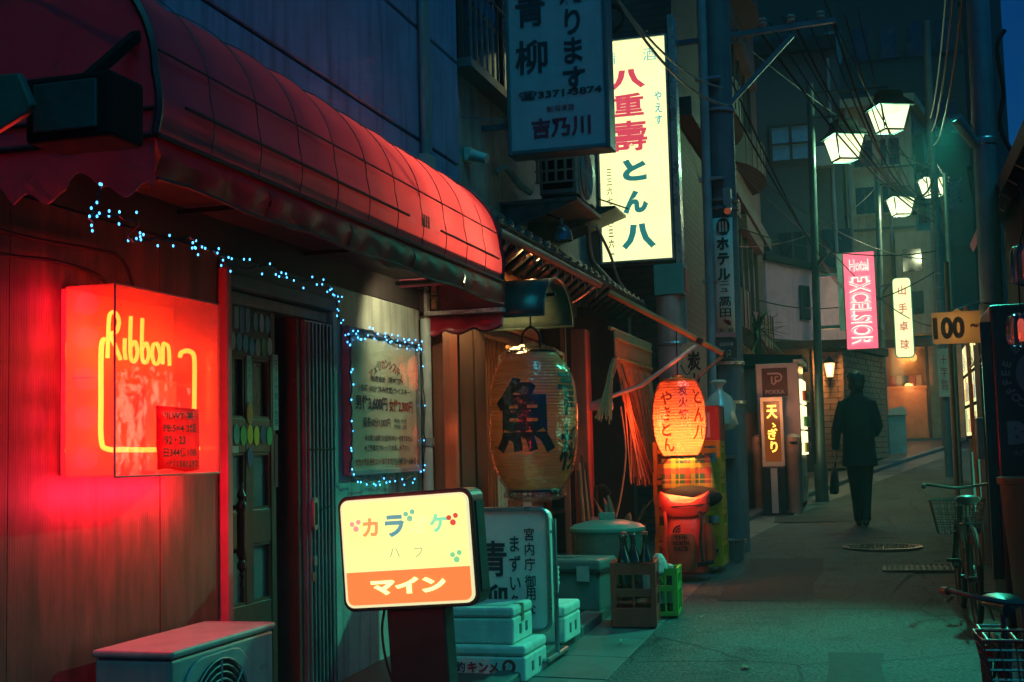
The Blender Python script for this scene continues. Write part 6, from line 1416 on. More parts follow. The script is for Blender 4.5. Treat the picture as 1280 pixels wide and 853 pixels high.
MB().lathe([(.0, 2.34), (.03, 2.37), (.05, 2.42)], (wx, wy, 0), 8).build('finial', M_black, wl)
MB().tube(spline([(wx, wy, 2.36), (wx, wy + .02, 2.28), (wx, wy + .09, 2.3)], 4), .012, 6).build('bracket', M_black, wl)
lamp('lantern_bulb', wl, (wx, wy - .14, 2.53), 18, (1, .50, .17), .05)
# ---- hotel sign
ht = thing('hotel_sign', 'glowing pink vertical hotel sign with cyan edged letters', 'shop sign', (-.22, 20.0, 2.7))
HXa, HXb, Hz0, Hz1 = -.46, -.01, 2.74, 4.21
MB().bx(HXa, HXb, 20.012, 20.18, Hz0, Hz1).build('light_box', M_sf, ht)
MB().bx(HXa, HXb, 20.0, 20.01, Hz0, Hz1).build('lit_face', emat('hotel_pink', (1.5, .12, .25), 1.0), ht)
MB().bx(HXa - .10, HXa - .002, 20.02, 20.16, Hz0 + .3, Hz1).build('side_box', mat('pale_sign_side', (.4, .42, .4), .4), ht)
f = MB()
for a in ((HXa - .012, HXa, Hz0, Hz1), (HXb, HXb + .012, Hz0, Hz1)): f.bx(a[0], a[1], 19.99, 20.19, a[2], a[3])
f.bx(HXa, HXb, 19.99, 20.19, Hz0 - .012, Hz0).bx(HXa, HXb, 19.99, 20.19, Hz1, Hz1 + .012); f.build('frame', M_sf, ht)
lamp('house_fill', ht, (-.75, 20.5, 3.6), 9, (1, .25, .35), .2)  # fill lamp added behind the sign to tint the house pink
hcx = (HXa + HXb) / 2
for bo, m, lf in ((.034, emat('hotel_halo', (2.0, 1.5, 1.1), 1.0), .004), (.010, emat('hotel_cyan', (.25, .95, .85), 1.0), .007), (-.008, emat('hotel_core', (1.25, .30, .40), 1.0), .010)):
    letter(ht, m, [('Hotel', (.0, 1.27), dict(height=.19, width=.30, bold=bo))], (hcx, 20.0, Hz0), lift=lf)
    letter(ht, m, [('EXCELSIOR', (.0, 0), dict(height=.32, width=1.06, bold=bo))], (hcx, 20.0, Hz0 + .58), u=(0, 0, -1), v=(1, 0, 0), lift=lf)
MB().bar((-.9, 20.1, 3.9), (HXa - .1, 20.1, 3.9), .05).build('arm', M_sf, ht)
MB().bar((-.9, 20.1, 3.1), (HXa - .012, 20.1, 3.1), .05).build('arm', M_sf, ht)
MB().tube([(-.9, 20.1, gz(20)), (-.9, 20.1, 4.3)], .035, 8).build('mast', M_sf, ht)
# ---- table tennis sign
yt = thing('rounded_lit_sign', 'narrow white glowing sign with four red characters and rounded corners', 'shop sign', (.45, 24, 2.85))
MB().prism([(.445 + a, 24.0, 3.56 + b) for a, b in rrect(.30, 1.42, .06)], (0, .16, 0)).build('light_box', emat('white_sign_light', (2.6, 2.65, .78), 1.0), yt)
MB().tube([(.445 + a, 24.08, 3.56 + b) for a, b in rrect(.32, 1.44, .07)], .014, 6, closed=True).build('frame', mat('teal_trim', (.1, .35, .33), .4), yt)
letter(yt, emat('sign_red_char', (.62, .10, .10), 1.0), [('山手卓球', (0, 0), dict(height=1.16, width=.16, vertical=True, bold=.02, pitch=1.75))], (.445, 24.0, 3.56), lift=.005)
MB().bar((.445, 24.1, 4.2), (.0, 25, 4.25), .03).build('arm', M_sf, yt)
# ---- lit shop at the end
sp = thing('lit_shop_front', 'small lit shop front with glass upper door and warm panel below', 'shop', (.55, 29.900, 1.45))
MB().bx(-.15, 1.75, 29.900, 30.300, 1.3, 3.45).build('back_wall', mat('warm_interior', (.45, .26, .13), .7), sp)
M_dw = mat('warm_door_wood', (.42, .20, .09), .4, coat=.2)
MB().bx(.12, .95, 29.600, 29.640, 1.46, 2.50).build('door_panel', M_dw, sp)
MB().bx(.10, .97, 29.580, 29.660, 2.50, 2.56).build('rail', M_dw, sp); MB().bx(.10, .97, 29.580, 29.660, 1.40, 1.50).build('rail', M_dw, sp)
for x in (.06, .97): MB().bx(x, x + .06, 29.560, 29.680, 1.40, 3.42).build('post', M_timd, sp)
MB().bx(.12, .97, 29.615, 29.622, 2.56, 3.38).build('glass', glassy('shop_glass', (.9, .85, .8), .1), sp)
MB().bx(.0, 1.1, 29.560, 29.700, 3.42, 3.60).build('header', M_timd, sp)
MB().bx(-.2, 1.6, 29.100, 29.600, 1.15, 1.39).build('step', M_conc, sp)
for k, c in enumerate(((.6, .05, .04), (.7, .6, .5), (.1, .2, .3), (.7, .3, .3), (.8, .7, .55))): MB().bx(.2 + .14 * k, .31 + .14 * k, 29.800, 29.820, 2.56, 2.80).build('poster', mat('poster%d' % k, c, .6), sp)
MB().lathe([(.0, 0), (.06, .03), (.08, .12), (.04, .18)], (.72, 29.750, 3.1), 10).build('lamp_shade', emat('shop_lamp', (2.2, 1.1, .3), 1.0), sp)
lamp('shop_bulb', sp, (.60, 29.100, 2.55), 18, (1, .36, .10), .1); lamp('shop_bulb', sp, (.55, 29.750, 3.2), 7, (1, .55, .2), .05)
tw2 = thing('street_bin', 'slim pale green street cabinet by the brick corner', 'cabinet', (.20, 25.6, gz(25)))
MB().bx(.1, .42, 25.5, 25.8, gz(25.5), gz(25.5) + .78).build('cabinet', mat('pale_green_metal', (.22, .36, .32), .5), tw2, bevel=.01)
MB().prism([(.08, 25.48, gz(25.5) + .78), (.46, 25.48, gz(25.5) + .78), (.40, 25.48, gz(25.5) + .95), (.14, 25.48, gz(25.5) + .90)], (0, .34, 0)).build('sloped_top', mat('cream_metal', (.5, .48, .38), .5), tw2)
# ---- beige tower and dark blocks behind
tw = thing('beige_tower', 'tall beige building lit by the street lamps behind the signs', 'building', (.3, 33, 1))
M_beige = mat('beige_concrete', (.34, .28, .19), .75, var=.2, streak=.4)
MB().prism([(-.55, 30.4, 1), (.95, 30.4, 1), (1.55, 34, 1), (-.55, 34, 1)], (0, 0, 8.1)).build('wall', M_beige, tw)
MB().prism([(-.6, 30.2, 9.1), (1.05, 30.2, 9.1), (1.75, 34, 9.1), (-.6, 34, 9.1)], (0, 0, .2)).build('parapet', M_beige, tw)
MB().bx(.45, 1.22, 29.6, 30.38, 3.7, 6.0).build('stair_bay', M_beige, tw)
for z in (4.2, 6.4, 7.6): MB().bx(1.0, 1.22, 30.9, 31.0, z, z + .9).build('side_window', M_dark, tw)
for z in (6.7, 7.9): MB().bx(.98, 1.012, 30.43, 30.47, z, z + .8).build('window', MATS['night_glass'], tw)
for x, z in ((.55, 6.5), (.80, 6.5)): MB().bx(x, x + .18, 30.37, 30.395, z, z + .45).build('window', M_dark, tw)
for z in (3.35, 6.2): MB().bx(-.55, .95, 30.36, 30.39, z, z + .06).build('floor_band', mat('grey_course', (.07, .07, .07), .7), tw)
db = thing('dark_block', 'tall dark apartment block with one bluish window left of the tower', 'building', (-3, 30, 1))
MB().bx(-9, -.6, 29.2, 36, 1, 10.2).build('wall', mat('dark_blue_render', (.055, .065, .07), .8, var=.2), db)
MB().bx(-9, -.6, 29.0, 36, 10.2, 10.5).build('parapet', M_dark, db)
MB().bx(-2.10, -1.27, 29.17, 29.195, 7.75, 8.52).build('window_pane', mat('bluish_pane', (.12, .28, .42), .12, spec=.8), db)
for a in ((-2.16, -2.10, 7.7, 8.57), (-1.27, -1.21, 7.7, 8.57), (-2.10, -1.27, 7.7, 7.75), (-2.10, -1.27, 8.52, 8.57), (-1.70, -1.66, 7.75, 8.52), (-2.10, -1.70, 8.10, 8.14), (-1.66, -1.27, 8.10, 8.14)): MB().bx(a[0], a[1], 29.12, 29.165, a[2], a[3]).build('window_bar', M_timd, db)
for x in (-.35, .25):
    for z in (6.6, 7.7):
        MB().bx(x, x + .42, 30.37, 30.396, z, z + .62).build('window', MATS['night_glass'], tw)
        MB().bx(x - .03, x + .45, 30.33, 30.368, z - .05, z - .005).build('window_sill', M_beige, tw)
        MB().bx(x + .19, x + .23, 30.355, 30.369, z, z + .62).build('window_bar', M_timd, tw)
for z in (4.15, 5.1): MB().bx(.60, 1.0, 29.575, 29.598, z, z + .5).build('window', MATS['night_glass'], tw)
MB().tube([(-.47, 30.34, 1.4), (-.47, 30.34, 9.1)], .04, 8).build('drainpipe', M_pipe, tw)
MB().tube([(.40, 30.34, 3.6), (.40, 30.34, 9.1)], .03, 8).build('drainpipe', M_pipe, tw)
for x in (-2.1, -1.15):
    MB().bx(x, x + .7, 29.17, 29.196, 5.2, 6.1).build('window_pane', MATS['night_glass'], db)
    for q in (0, .33, .66): MB().bx(x + q, x + q + .04, 29.13, 29.168, 5.2, 6.1).build('window_bar', M_timd, db)
    MB().bx(x - .05, x + .75, 28.95, 29.19, 5.05, 5.12).build('ledge', M_sf, db)
MB().bx(-1.2, -.75, 28.9, 29.19, 7.5, 7.95).build('condenser', MATS['ac_casing'], db)
MB().tube([(-.8, 29.15, 1.5), (-.8, 29.15, 10)], .04, 8).build('drainpipe', M_pipe, db)
fb = thing('far_block', 'very dark tall block closing the far end of the alley', 'building', (0, 44, 1))
MB().bx(-14, 3.05, 42, 50, 1, 22).build('wall', mat('night_block', (.022, .036, .034), .8), fb)
for k in range(9):
    for q in range(5): MB().bx(-4.6 + 1.55 * k * .55, -4.1 + 1.55 * k * .55, 41.93, 41.99, 8.4 + 2.6 * q, 9.5 + 2.6 * q).build('window', MATS['night_glass'] if (k * 3 + q) % 7 else mat('dim_blue_window', (.10, .20, .24), .3), fb)
for k in range(5): MB().bx(-14.1, 3.1, 41.95, 42.0, 4 + 3.2 * k, 4.2 + 3.2 * k).build('floor_band', M_dark, fb)
# ================================================================= right side of the alley
rb = thing('right_block', 'narrow dark building behind the steel pole on the right', 'building', (1.3, 16, .5))
MB().prism([(1.03, 14.3, 0), (1.26, 14.3, 0), (1.95, 19.5, 0), (1.5, 19.5, 0)], (0, 0, 10)).build('wall', mat('night_block', (.022, .036, .034), .8), rb)
for k in range(4): MB().bar((1.02, 14.28, 2.4 + 1.8 * k), (1.495, 19.5, 2.4 + 1.8 * k), .05).build('floor_band', M_dark, rb)
ev = thing('right_eave', 'dark sloping eave of the low building on the right edge', 'roof', (1.3, 9.5, 3.2))
MB().prism([(.96, 7.0, 3.20), (1.9, 7.0, 4.55), (1.9, 7.0, 4.67), (.93, 7.0, 3.28)], (0, 6.6, 0)).build('roof_slope', M_tile, ev)
for k in range(12): MB().bar((1.0, 7.2 + .55 * k, 3.19), (1.6, 7.2 + .55 * k, 4.05), .05, .08).build('rafter', M_timd, ev)
MB().bx(1.25, 1.45, 7.2, 13.5, 0, 3.5).build('wall', mat('dark_side_wall', (.05, .055, .055), .8), ev)
# showcase-type vending machine with three lit shelves
sv = thing('lit_drinks_machine', 'tall drinks machine with three glowing display rows on the right', 'vending machine', (1.1, 12.7, gz(12.7)))
SX0, SY0, SY1 = .825, 11.70, 13.75; sz = gz(11.7)
MB().bx(SX0, 1.20, SY0, SY1, sz + .05, sz + 2.05).build('cabinet', mat('machine_dark_case', (.06, .09, .09), .4), sv, bevel=.01)
M_dsp = emat('drinks_display', (1.25, 1.2, .50), 1.0)
for k in range(3):
    z0 = 1.36 + .30 * k
    MB().bx(SX0 - .022, SX0 - .002, SY0 + .12, SY1 - .10, z0, z0 + .265).build('display_row', M_dsp, sv)
    MB().bx(SX0 - .026, SX0 - .001, SY0 + .08, SY1 - .08, z0 - .033, z0 - .004).build('shelf_edge', M_dark, sv)
    for q in range(9):
        c = ((.75, .10, .05), (.35, .55, .15), (.8, .55, .12), (.12, .3, .4), (.8, .75, .5))[(q * 2 + k) % 5]
        MB().bx(SX0 - .0245, SX0 - .0222, SY0 + .22 + .19 * q, SY0 + .34 + .19 * q, z0 + .03, z0 + .16 + .05 * ((q + k) % 3)).build('poster', emat('poster_print%d' % ((q * 2 + k) % 5), c, .8), sv)
MB().bx(SX0 - .012, SX0 - .002, SY0 + .15, SY1 - .5, sz + .35, sz + .92).build('green_panel', emat('dim_green_panel', (.03, .28, .18), .55), sv)
MB().bx(SX0 - .02, SX0 - .001, SY0 + .02, SY0 + .1, sz + .1, sz + 2.0).build('edge_strip', mat('pale_edge', (.35, .38, .34), .4), sv)
bpz = thing('bamboo_post', 'orange bamboo post standing before the lit drinks machine', 'post', (.735, 11.55, gz(11.5)))
MB().tube([(.755, 11.55, gz(11.5)), (.735, 11.55, 1.4), (.725, 11.55, 2.45)], .018, 10).build('cane', mat('orange_bamboo', (.50, .22, .06), .4), bpz, smooth=True)
for z in (.7, 1.1, 1.5, 1.9, 2.3): MB().lathe([(.019, z), (.023, z + .006), (.019, z + .012)], (.738, 11.55, 0), 10).build('node_ring', MATS['orange_bamboo'], bpz)
solo(MB().bx(.775, .815, 11.56, 11.62, gz(11.5), 2.12), 'pale_post', mat('pale_grey_post', (.36, .36, .32), .6, streak=.4), 'pale square post between the bamboo and the drinks machine', 'post', bevel=.004)
# 100 yen placard
yn = thing('price_placard', 'yellow placard with brown 100 hanging on the steel pole', 'placard', (.58, 10.3, 2.05))
MB().prism([(.395, 10.3, 2.05), (.75, 10.3, 2.045), (.755, 10.3, 2.293), (.395, 10.3, 2.293)], (0, .008, 0)).build('card', translucent('yellow_card', (.85, .66, .36), (.85, .62, .30), f=.5, gl=.02), yn)
letter(yn, mat('brown_red_numeral', (.45, .10, .04), .5, bump=0), [('100', (-.055, 0), dict(height=.17, width=.23, bold=.05)), ('~', (.13, .01), dict(height=.035, width=.06, bold=.03))], (.575, 10.3, 2.17))
MB().prism([(.55, 10.304, 2.294), (.62, 10.304, 2.294), (.585, 10.304, 2.318)], (0, .004, 0)).build('hook_tab', MATS['yellow_card'], yn)
MB().tube([(.585, 10.31, 2.31), (.68, 10.36, 2.35), (.79, 10.45, 2.38)], .004, 5).build('tie_wire', M_stl, yn)
lamp('card_fill', yn, (.56, 10.52, 2.18), 4.2, (1, .70, .36), .05)  # small lamp added behind the card so it shines through
MB().tube([(.56, 10.52, 2.21), (.60, 10.52, 2.26), (.77, 10.5, 2.28)], .006, 6).build('fill_lamp_arm', M_black, yn)
MB().ball((.56, 10.52, 2.20), .02, 8, 6).build('bulb', emat('hood_bulb', (1, .62, .25), 4), yn)  # body of the added card lamp
# big steel pole
rpz = thing('steel_pole', 'tall blue steel pole on the right with a floodlight bracket', 'pole', (.82, 10.5, gz(10.5)))
MB().tube([(.835, 10.5, gz(10.5)), (.858, 10.5, 2.38), (.925, 10.5, 9)], [.090, .088, .085], 24).build('shaft', mat('blue_steel_pole', (.14, .22, .27), .38, metal=.35, var=.2, streak=.25), rpz, smooth=True)
MB().lathe([(.09, 0), (.095, .01), (.095, .05), (.09, .06)], (.872, 10.5, 3.60), 24).build('band', M_stl, rpz)
MB().lathe([(.092, .0), (.096, .01), (.096, .95), (.092, .96)], (.853, 10.5, 1.40), 24).build('dark_sleeve', mat('dark_sleeve', (.03, .05, .055), .45), rpz)
spot('flood_beam', rpz, (.64, 10.28, 3.78), (-.9, 6.8, .1), 950, (.06, 1.0, .62), 62, .9, .08)
MB().tube([(.80, 10.44, 3.60), (.66, 10.32, 3.80)], [.040, .05], 10).build('floodlight_arm', MATS['blue_steel_pole'], rpz, smooth=True)
MB().tube(spline([(.66, 10.4, 1.86), (.70, 10.38, 1.89), (.80, 10.37, 1.88), (.88, 10.38, 1.91)], 4), .008, 6).build('tie_rope', mat('white_twine', (.5, .5, .42), .7), rpz)
for k in range(5): MB().tube([(.70, 10.38, 1.88), (.70 + .03 * (k - 2), 10.34, 1.93 + .012 * k)], .004, 5).build('twine_end', MATS['white_twine'], rpz)
# black coffee machine seen end-on
bm_ = thing('black_coffee_machine', 'black coffee vending machine end panel with round emblem lettering', 'vending machine', (1.0, 8.2, gz(8)))
MB().bx(.635, 1.24, 8.0, 8.75, gz(8) + .05, 2.10).build('cabinet', mat('black_machine', (.02, .028, .032), .35, coat=.2), bm_, bevel=.015)
MB().bx(.625, .634, 8.03, 8.10, .5, 1.9).build('green_edge', mat('green_edge', (.05, .26, .19), .4), bm_)
MB().bx(.578, .634, 8.0, 8.03, .5, 2.0).build('front_lip', MATS['black_machine'], bm_)
MB().bx(.628, .634, 8.12, 8.70, .75, 1.95).build('lit_front', emat('green_white_display', (.25, .9, .55), 1.0), bm_)
area('display_light', bm_, (.60, 8.4, 1.45), (-1, -.25, -.35), 5, (.08, 1.0, .60), .6, 1.1)
M_bl = mat('grey_blue_print', (.10, .16, .19), .5, bump=0)
rg = MB()
for k in range(36): pass
cx_, cz_ = .875, 1.685
rg.prism([(cx_ + .115 * math.cos(2 * math.pi * k / 36), 7.998, cz_ + .135 * math.sin(2 * math.pi * k / 36)) for k in range(36)], (0, -.0015, 0)); rg.build('round_emblem', M_bl, bm_)
for k, ch in enumerate('COFFEE BOSS COFFEE BOSS'):
    a = 180 - 15.65 * k + 60
    if ch != ' ': letter(bm_, M_bl, [(ch, (.17 * math.cos(R(a)), .195 * math.sin(R(a))), dict(height=.05, bold=.04, rot=R(a - 90)))], (cx_, 7.998, cz_), name='lettering')
letter(bm_, M_bl, [('BOSS', (.02, -.34), dict(height=.14, width=.40, bold=.07)), ('INTO THE DAY', (.0, -.46), dict(height=.028, width=.30)), ('at BREAK', (.0, -.51), dict(height=.026, width=.2))], (cx_, 7.998, cz_))
cb = thing('red_brown_bin', 'tapered red brown plastic bin in front of the black coffee machine', 'bin', (.87, 7.55, gz(7.5)))
MB().lathe([(.20, 0), (.215, .02), (.27, .90), (.285, .905), (.285, .94), (.26, .945), (.255, .9)], (.87, 7.55, gz(7.5) + .01), 32, cap=False).build('body', mat('red_brown_plastic', (.10, .03, .025), .4, var=.2), cb, smooth=True)
MB().lathe([(.0, .02), (.21, .02)], (.87, 7.55, gz(7.5) + .01), 32, cap=False).build('bottom', M_dark, cb)
solo(MB().bx(.61, .66, 9.25, 9.45, 1.18, 1.46), 'meter_box', mat('blue_grey_box', (.13, .18, .22), .5), 'small blue grey meter box under the placard on the right', 'meter box', bevel=.008)
# hanging clear jars; their red reflections are put in as glowing cores
for k, (x, y, z0, h, lab) in enumerate(((.745, 7.0, 2.09, .215, 'upper clear ribbed jar hanging at the right edge'), (.705, 7.0, 1.775, .175, 'lower clear ribbed jar with a glowing core for its red reflection at the right edge'))):
    t = thing('jar_lamp', lab, 'lamp', (x, y, z0), group='clear jars')
    fl_ = lambda tt, z: 1 + .05 * math.cos(8 * tt)
    MB().lathe([(.03, 0), (.065, .015), (.072, .04), (.072, h - .05), (.06, h - .015), (.03, h)], (x, y, z0), 48, fn=fl_).build('glass', glassy('jar_glass', (.75, .88, .88), .25, .05), t, smooth=True)
    MB().lathe([(.012, .03), (.018, .05), (.018, h - .05), (.01, h - .03)], (x, y, z0), 10).build('core', emat('reflection_core%d' % k, (.9, .09, .04), .12 if k == 0 else .9), t)
    MB().tube([(x, y, z0 + h), (x, y, z0 + h + .3), (1.0, y, 3.25)], .005, 5).build('wire', M_dark, t)
# ---- bicycles
def bicycle(label, loc, rz, s=1.0, basket=True, frame=(.03, .04, .04), grip=(.02, .02, .02), edge=None):
    t = thing('bicycle', label, 'bicycle', loc, rot=(0, 0, rz)); t.scale = (s, s, s)
    Mf = mat('bike_frame_%d' % int(frame[0] * 1000), frame, .35, metal=.3); Mt = mat('tyre_rubber', (.015, .015, .015), .7); Mc = mat('bike_chrome', (.10, .11, .10), .38, metal=.7, bump=0)
    Mg = mat('grip_%d' % int(grip[0] * 1000), grip, .6)
    for y in (-.54, .54):
        w_ = MB().tube([(0, y + .315 * math.cos(2 * math.pi * k / 36), .33 + .315 * math.sin(2 * math.pi * k / 36)) for k in range(36)], .020, 8, closed=True).build('tyre', Mt, t, smooth=True)
        MB().tube([(0, y + .292 * math.cos(2 * math.pi * k / 36), .33 + .292 * math.sin(2 * math.pi * k / 36)) for k in range(36)], .010, 6, closed=True).build('rim', Mc, w_, smooth=True)
        sp_ = MB()
        for k in range(20):
            a = 2 * math.pi * k / 20; sp_.tube([(.02 * (1 if k % 2 else -1), y, .33), (0, y + .29 * math.cos(a), .33 + .29 * math.sin(a))], .0015, 3)
        sp_.build('spokes', Mc, w_)
        MB().tube([(-.05, y, .33), (.05, y, .33)], .022, 10).build('hub', Mc, w_)
        MB().tube([(0, y + .352 * math.cos(R(a)), .33 + .352 * math.sin(R(a))) for a in (range(20, 190, 10) if y > 0 else range(-10, 170, 10))], .016, 5).build('mudguard', Mf, t, smooth=True)
    BB, ST, HT, HB_ = V(0, -.06, .30), V(0, -.20, .74), V(0, .36, .80), V(0, .40, .62)
    f = MB().tube([HB_, V(0, .18, .42), BB], .018, 8).tube([BB, ST], .016, 8).tube([HT, HB_], .02, 8).tube([V(0, .385, .68), V(0, .15, .50), V(0, -.12, .50)], .014, 8)
    for x in (-.05, .05): f.tube([V(x * .4, -.06, .30), V(x, -.54, .33)], .010, 6).tube([V(x * .4, -.185, .70), V(x, -.54, .33)], .008, 6).tube([V(x * .7, .42, .60), V(x, .50, .40), V(x, .54, .33)], .011, 6)
    f.build('frame', Mf, t, smooth=True)
    MB().tube([ST, V(0, -.225, .84)], .012, 8).build('seat_post', Mc, t)
    rings = [[(x * (1 if y_ > 0 else 1), 0, 0) for x, y_ in ()]]
    sd_ = MB()
    rr_ = []
    for y_, wv, h in ((-.36, .02, .0), (-.345, .085, .01), (-.28, .095, .015), (-.20, .075, .01), (-.12, .035, .005), (-.07, .02, -.005)): rr_.append([(wv * math.cos(q), y_, .86 + h + .032 * math.sin(q)) for q in [2 * math.pi * k / 12 for k in range(12)]])
    loft(sd_, rr_).build('saddle', mat('saddle_vinyl', (.02, .02, .02), .4, coat=.2), t, smooth=True)
    MB().tube([HT, V(0, .34, .93)], .012, 8).build('stem', Mc, t)
    hbp = spline([(-.27, .12, .96), (-.25, .22, .97), (-.16, .33, .955), (0, .345, .935), (.16, .33, .955), (.25, .22, .97), (.27, .12, .96)], 5)
    MB().tube(hbp, .011, 8).build('handlebar', Mc, t, smooth=True)
    for sx in (-1, 1):
        MB().tube([(sx * .272, .08, .958), (sx * .262, .20, .968)], .017, 8).build('grip', Mg, t, smooth=True)
        MB().tube(spline([(sx * .25, .25, .955), (sx * .268, .19, .925), (sx * .27, .11, .925)], 4), .005, 5).build('brake_lever', Mc, t)
    MB().tube([(-.06, -.06, .30), (.06, -.06, .30)], .016, 8).build('axle', Mc, t)
    MB().lathe([(.0, 0), (.09, 0), (.09, .006), (0, .006)], (0, 0, 0), 24).build('chain_ring', Mc, t).matrix_local = Matrix.Translation((.035, -.06, .30)) @ Matrix.Rotation(R(90), 4, 'Y')
    for k, (dy, dz) in enumerate(((.10, -.13), (-.10, .13))): MB().bar((.06 if k == 0 else -.06, -.06, .30), (.06 if k == 0 else -.06, -.06 + dy, .30 + dz), .014).box(((.11 if k == 0 else -.11), -.06 + dy, .30 + dz), (.09, .06, .02)).build('pedal', Mt, t)
    MB().tube([(.02, -.50, .30), (.12, -.42, .03)], .008, 6).build('kickstand', Mc, t)
    rk = MB().tube([(-.06, -.62, .72), (-.06, -.26, .70)], .006, 6).tube([(.06, -.62, .72), (.06, -.26, .70)], .006, 6).tube([(-.06, -.62, .72), (.06, -.62, .72)], .006, 6).tube([(-.06, -.6, .72), (-.05, -.54, .34)], .006, 6).tube([(.06, -.6, .72), (.05, -.54, .34)], .006, 6)
    rk.build('rear_rack', Mc, t)
    MB().box((0, -.64, .60), (.06, .02, .05)).build('rear_reflector', mat('red_reflector', (.4, .02, .02), .2), t)
    if basket:
        b = MB(); y0, y1, z0, z1 = .42, .70, .58, .84; wt, wb = .20, .15
        def lp(z):
            k = (z - z0) / (z1 - z0); w_ = wb + (wt - wb) * k; ya = y0 + .02 * (1 - k); yb_ = y1 - .05 * (1 - k); return [(-w_, ya, z), (w_, ya, z), (w_, yb_, z), (-w_, yb_, z)]
        for k in range(8): b.tube(lp(z0 + (z1 - z0) * k / 7), .003, 4, closed=True)
        lo, hi = lp(z0), lp(z1)
        for i in range(4):
            n = 7 if i % 2 == 0 else 5
            for k in range(n): t_ = k / n; b.tube([V(*lo[i]).lerp(V(*lo[(i + 1) % 4]), t_), V(*hi[i]).lerp(V(*hi[(i + 1) % 4]), t_)], .003, 4)
        for k in range(1, 7): t_ = k / 7; b.tube([V(*lo[0]).lerp(V(*lo[1]), t_), V(*lo[3]).lerp(V(*lo[2]), t_)], .003, 4)
        bo = b.build('basket', Mc, t)
        MB().tube(hi, .007, 6, closed=True).build('basket_rim', edge or Mc, bo)
    return t
bicycle('bicycle with a wire basket parked beside the drain grate', (.47, 8.72, gz(8.7) + .006), .04, .86)
M_rede = mat('red_plastic_edge', (.5, .04, .03), .35)
bicycle('nearer dark bicycle with a red rimmed basket facing the camera', (.37, 4.55, gz(4.6) + .006), math.pi + .06, .78, frame=(.02, .02, .022), grip=(.16, .06, .035), edge=M_rede)
scm = thing('parked_scooter', 'black scooter at the bottom right corner beside the bicycles', 'scooter', (.60, 3.2, gz(3.2)), rot=(0, 0, .05))
Mk = mat('scooter_black', (.018, .022, .024), .3, coat=.3)
rings = [[(x, y_ + dy, z) for x, y_ in sup(a, b, 2.6, 20)] for z, a, b, dy in ((.28, .14, .30, 0), (.40, .20, .40, 0), (.58, .22, .44, 0), (.70, .20, .42, -.02))]
loft(MB(), rings).build('body', Mk, scm, smooth=True)
rings = [[(x, y_ - .02, z) for x, y_ in sup(a, b, 2.4, 20)] for z, a, b in ((.71, .17, .38), (.76, .19, .40), (.82, .175, .37), (.84, .13, .30))]
loft(MB(), rings).build('seat', mat('saddle_vinyl', (.02, .02, .02), .4), scm, smooth=True)
for y in (-.55, .45): MB().tube([(0, y + .20 * math.cos(2 * math.pi * k / 28), .25 + .20 * math.sin(2 * math.pi * k / 28)) for k in range(28)], .05, 8, closed=True).build('wheel', MATS['tyre_rubber'], scm, smooth=True)
MB().lathe([(0, 0), (.035, .0), (.035, .02), (.0, .025)], (0, 0, 0), 18).build('tail_lamp', mat('clear_lens', (.3, .32, .3), .15), scm).matrix_local = Matrix.Translation((-.1, .44, .62)) @ Matrix.Rotation(R(-90), 4, 'X')
MB().tube(spline([(-.30, -.42, 1.0), (-.15, -.5, 1.02), (0, -.52, 1.0), (.15, -.5, 1.02), (.30, -.42, 1.0)], 4), .014, 8).build('handlebar', Mk, scm, smooth=True)
MB().bx(-.16, .16, -.56, -.48, .30, .98).build('leg_shield', Mk, scm, bevel=.03)
# dark posts farther on the right
for k, (x, y, h, lab) in enumerate(((.95, 21.0, 8, 'dark cable wrapped pole beyond the drinks machine'), (1.18, 27.0, 9, 'slim dark pole beside the beige tower'), (.86, 17.2, 3.6, 'rusty thin post right of the walking person'), (1.02, 19.4, 5.2, 'dim post near the right wall behind the placard'))):
    t = thing('side_pole', lab, 'pole', (x, y, gz(y)))
    MB().tube([(x, y, gz(y)), (x + .02, y, h)], (.06, .06, .03, .035)[k], 12).build('shaft', (M_pole, M_pole, mat('rusty_post', (.22, .11, .06), .6), M_sf)[k], t, smooth=True)
    if k == 0:
        for q in range(16): MB().lathe([(.062, 0), (.068, .01), (.062, .03)], (x + .003, y, 2.6 + .22 * q), 10).build('wire_wrap', MATS['green_grey_post'], t)
        c_ = MB().bx(x - .09, x + .09, y - .10, y - .08, 2.0, 2.75).build('plate', mat('red_white_plate', (.42, .40, .36), .5), t)
        letter(t, M_pr, [('十字路', (0, 0), dict(height=.55, width=.10, vertical=True))], (x, y - .101, 2.38))
# ================================================================= the walking person
pn = thing('person', 'person in a black coat walking away up the alley, left arm down', 'person', (-.27, 14.9, gz(14.9) + .012)); pn.scale = (.85, 1, 1)
o_ = OFF[pn.name]
def fused(parts, name, m, voxel, sm_=6):
    mb = MB()
    for p in parts: mb.add(p.v, p.f)
    o = MB.build(mb, name, m, pn, smooth=False)
    r_ = o.modifiers.new('Remesh', 'REMESH'); r_.mode = 'VOXEL'; r_.voxel_size = voxel; r_.use_smooth_shade = True
    s_ = o.modifiers.new('Smooth', 'SMOOTH'); s_.factor = .5; s_.iterations = sm_
    return o
def W(*a): return o_ + V(*a)
def tb_(pts, rs): return MB().tube([W(*p) for p in spline(pts, 4)] if False else [W(*p) for p in pts], rs, 12)
def el(c, r3): return MB().ball(W(*c), 1, 16, 10, r3)
M_skin = mat('skin', (.40, .23, .15), .5, var=.08, bump=.05)
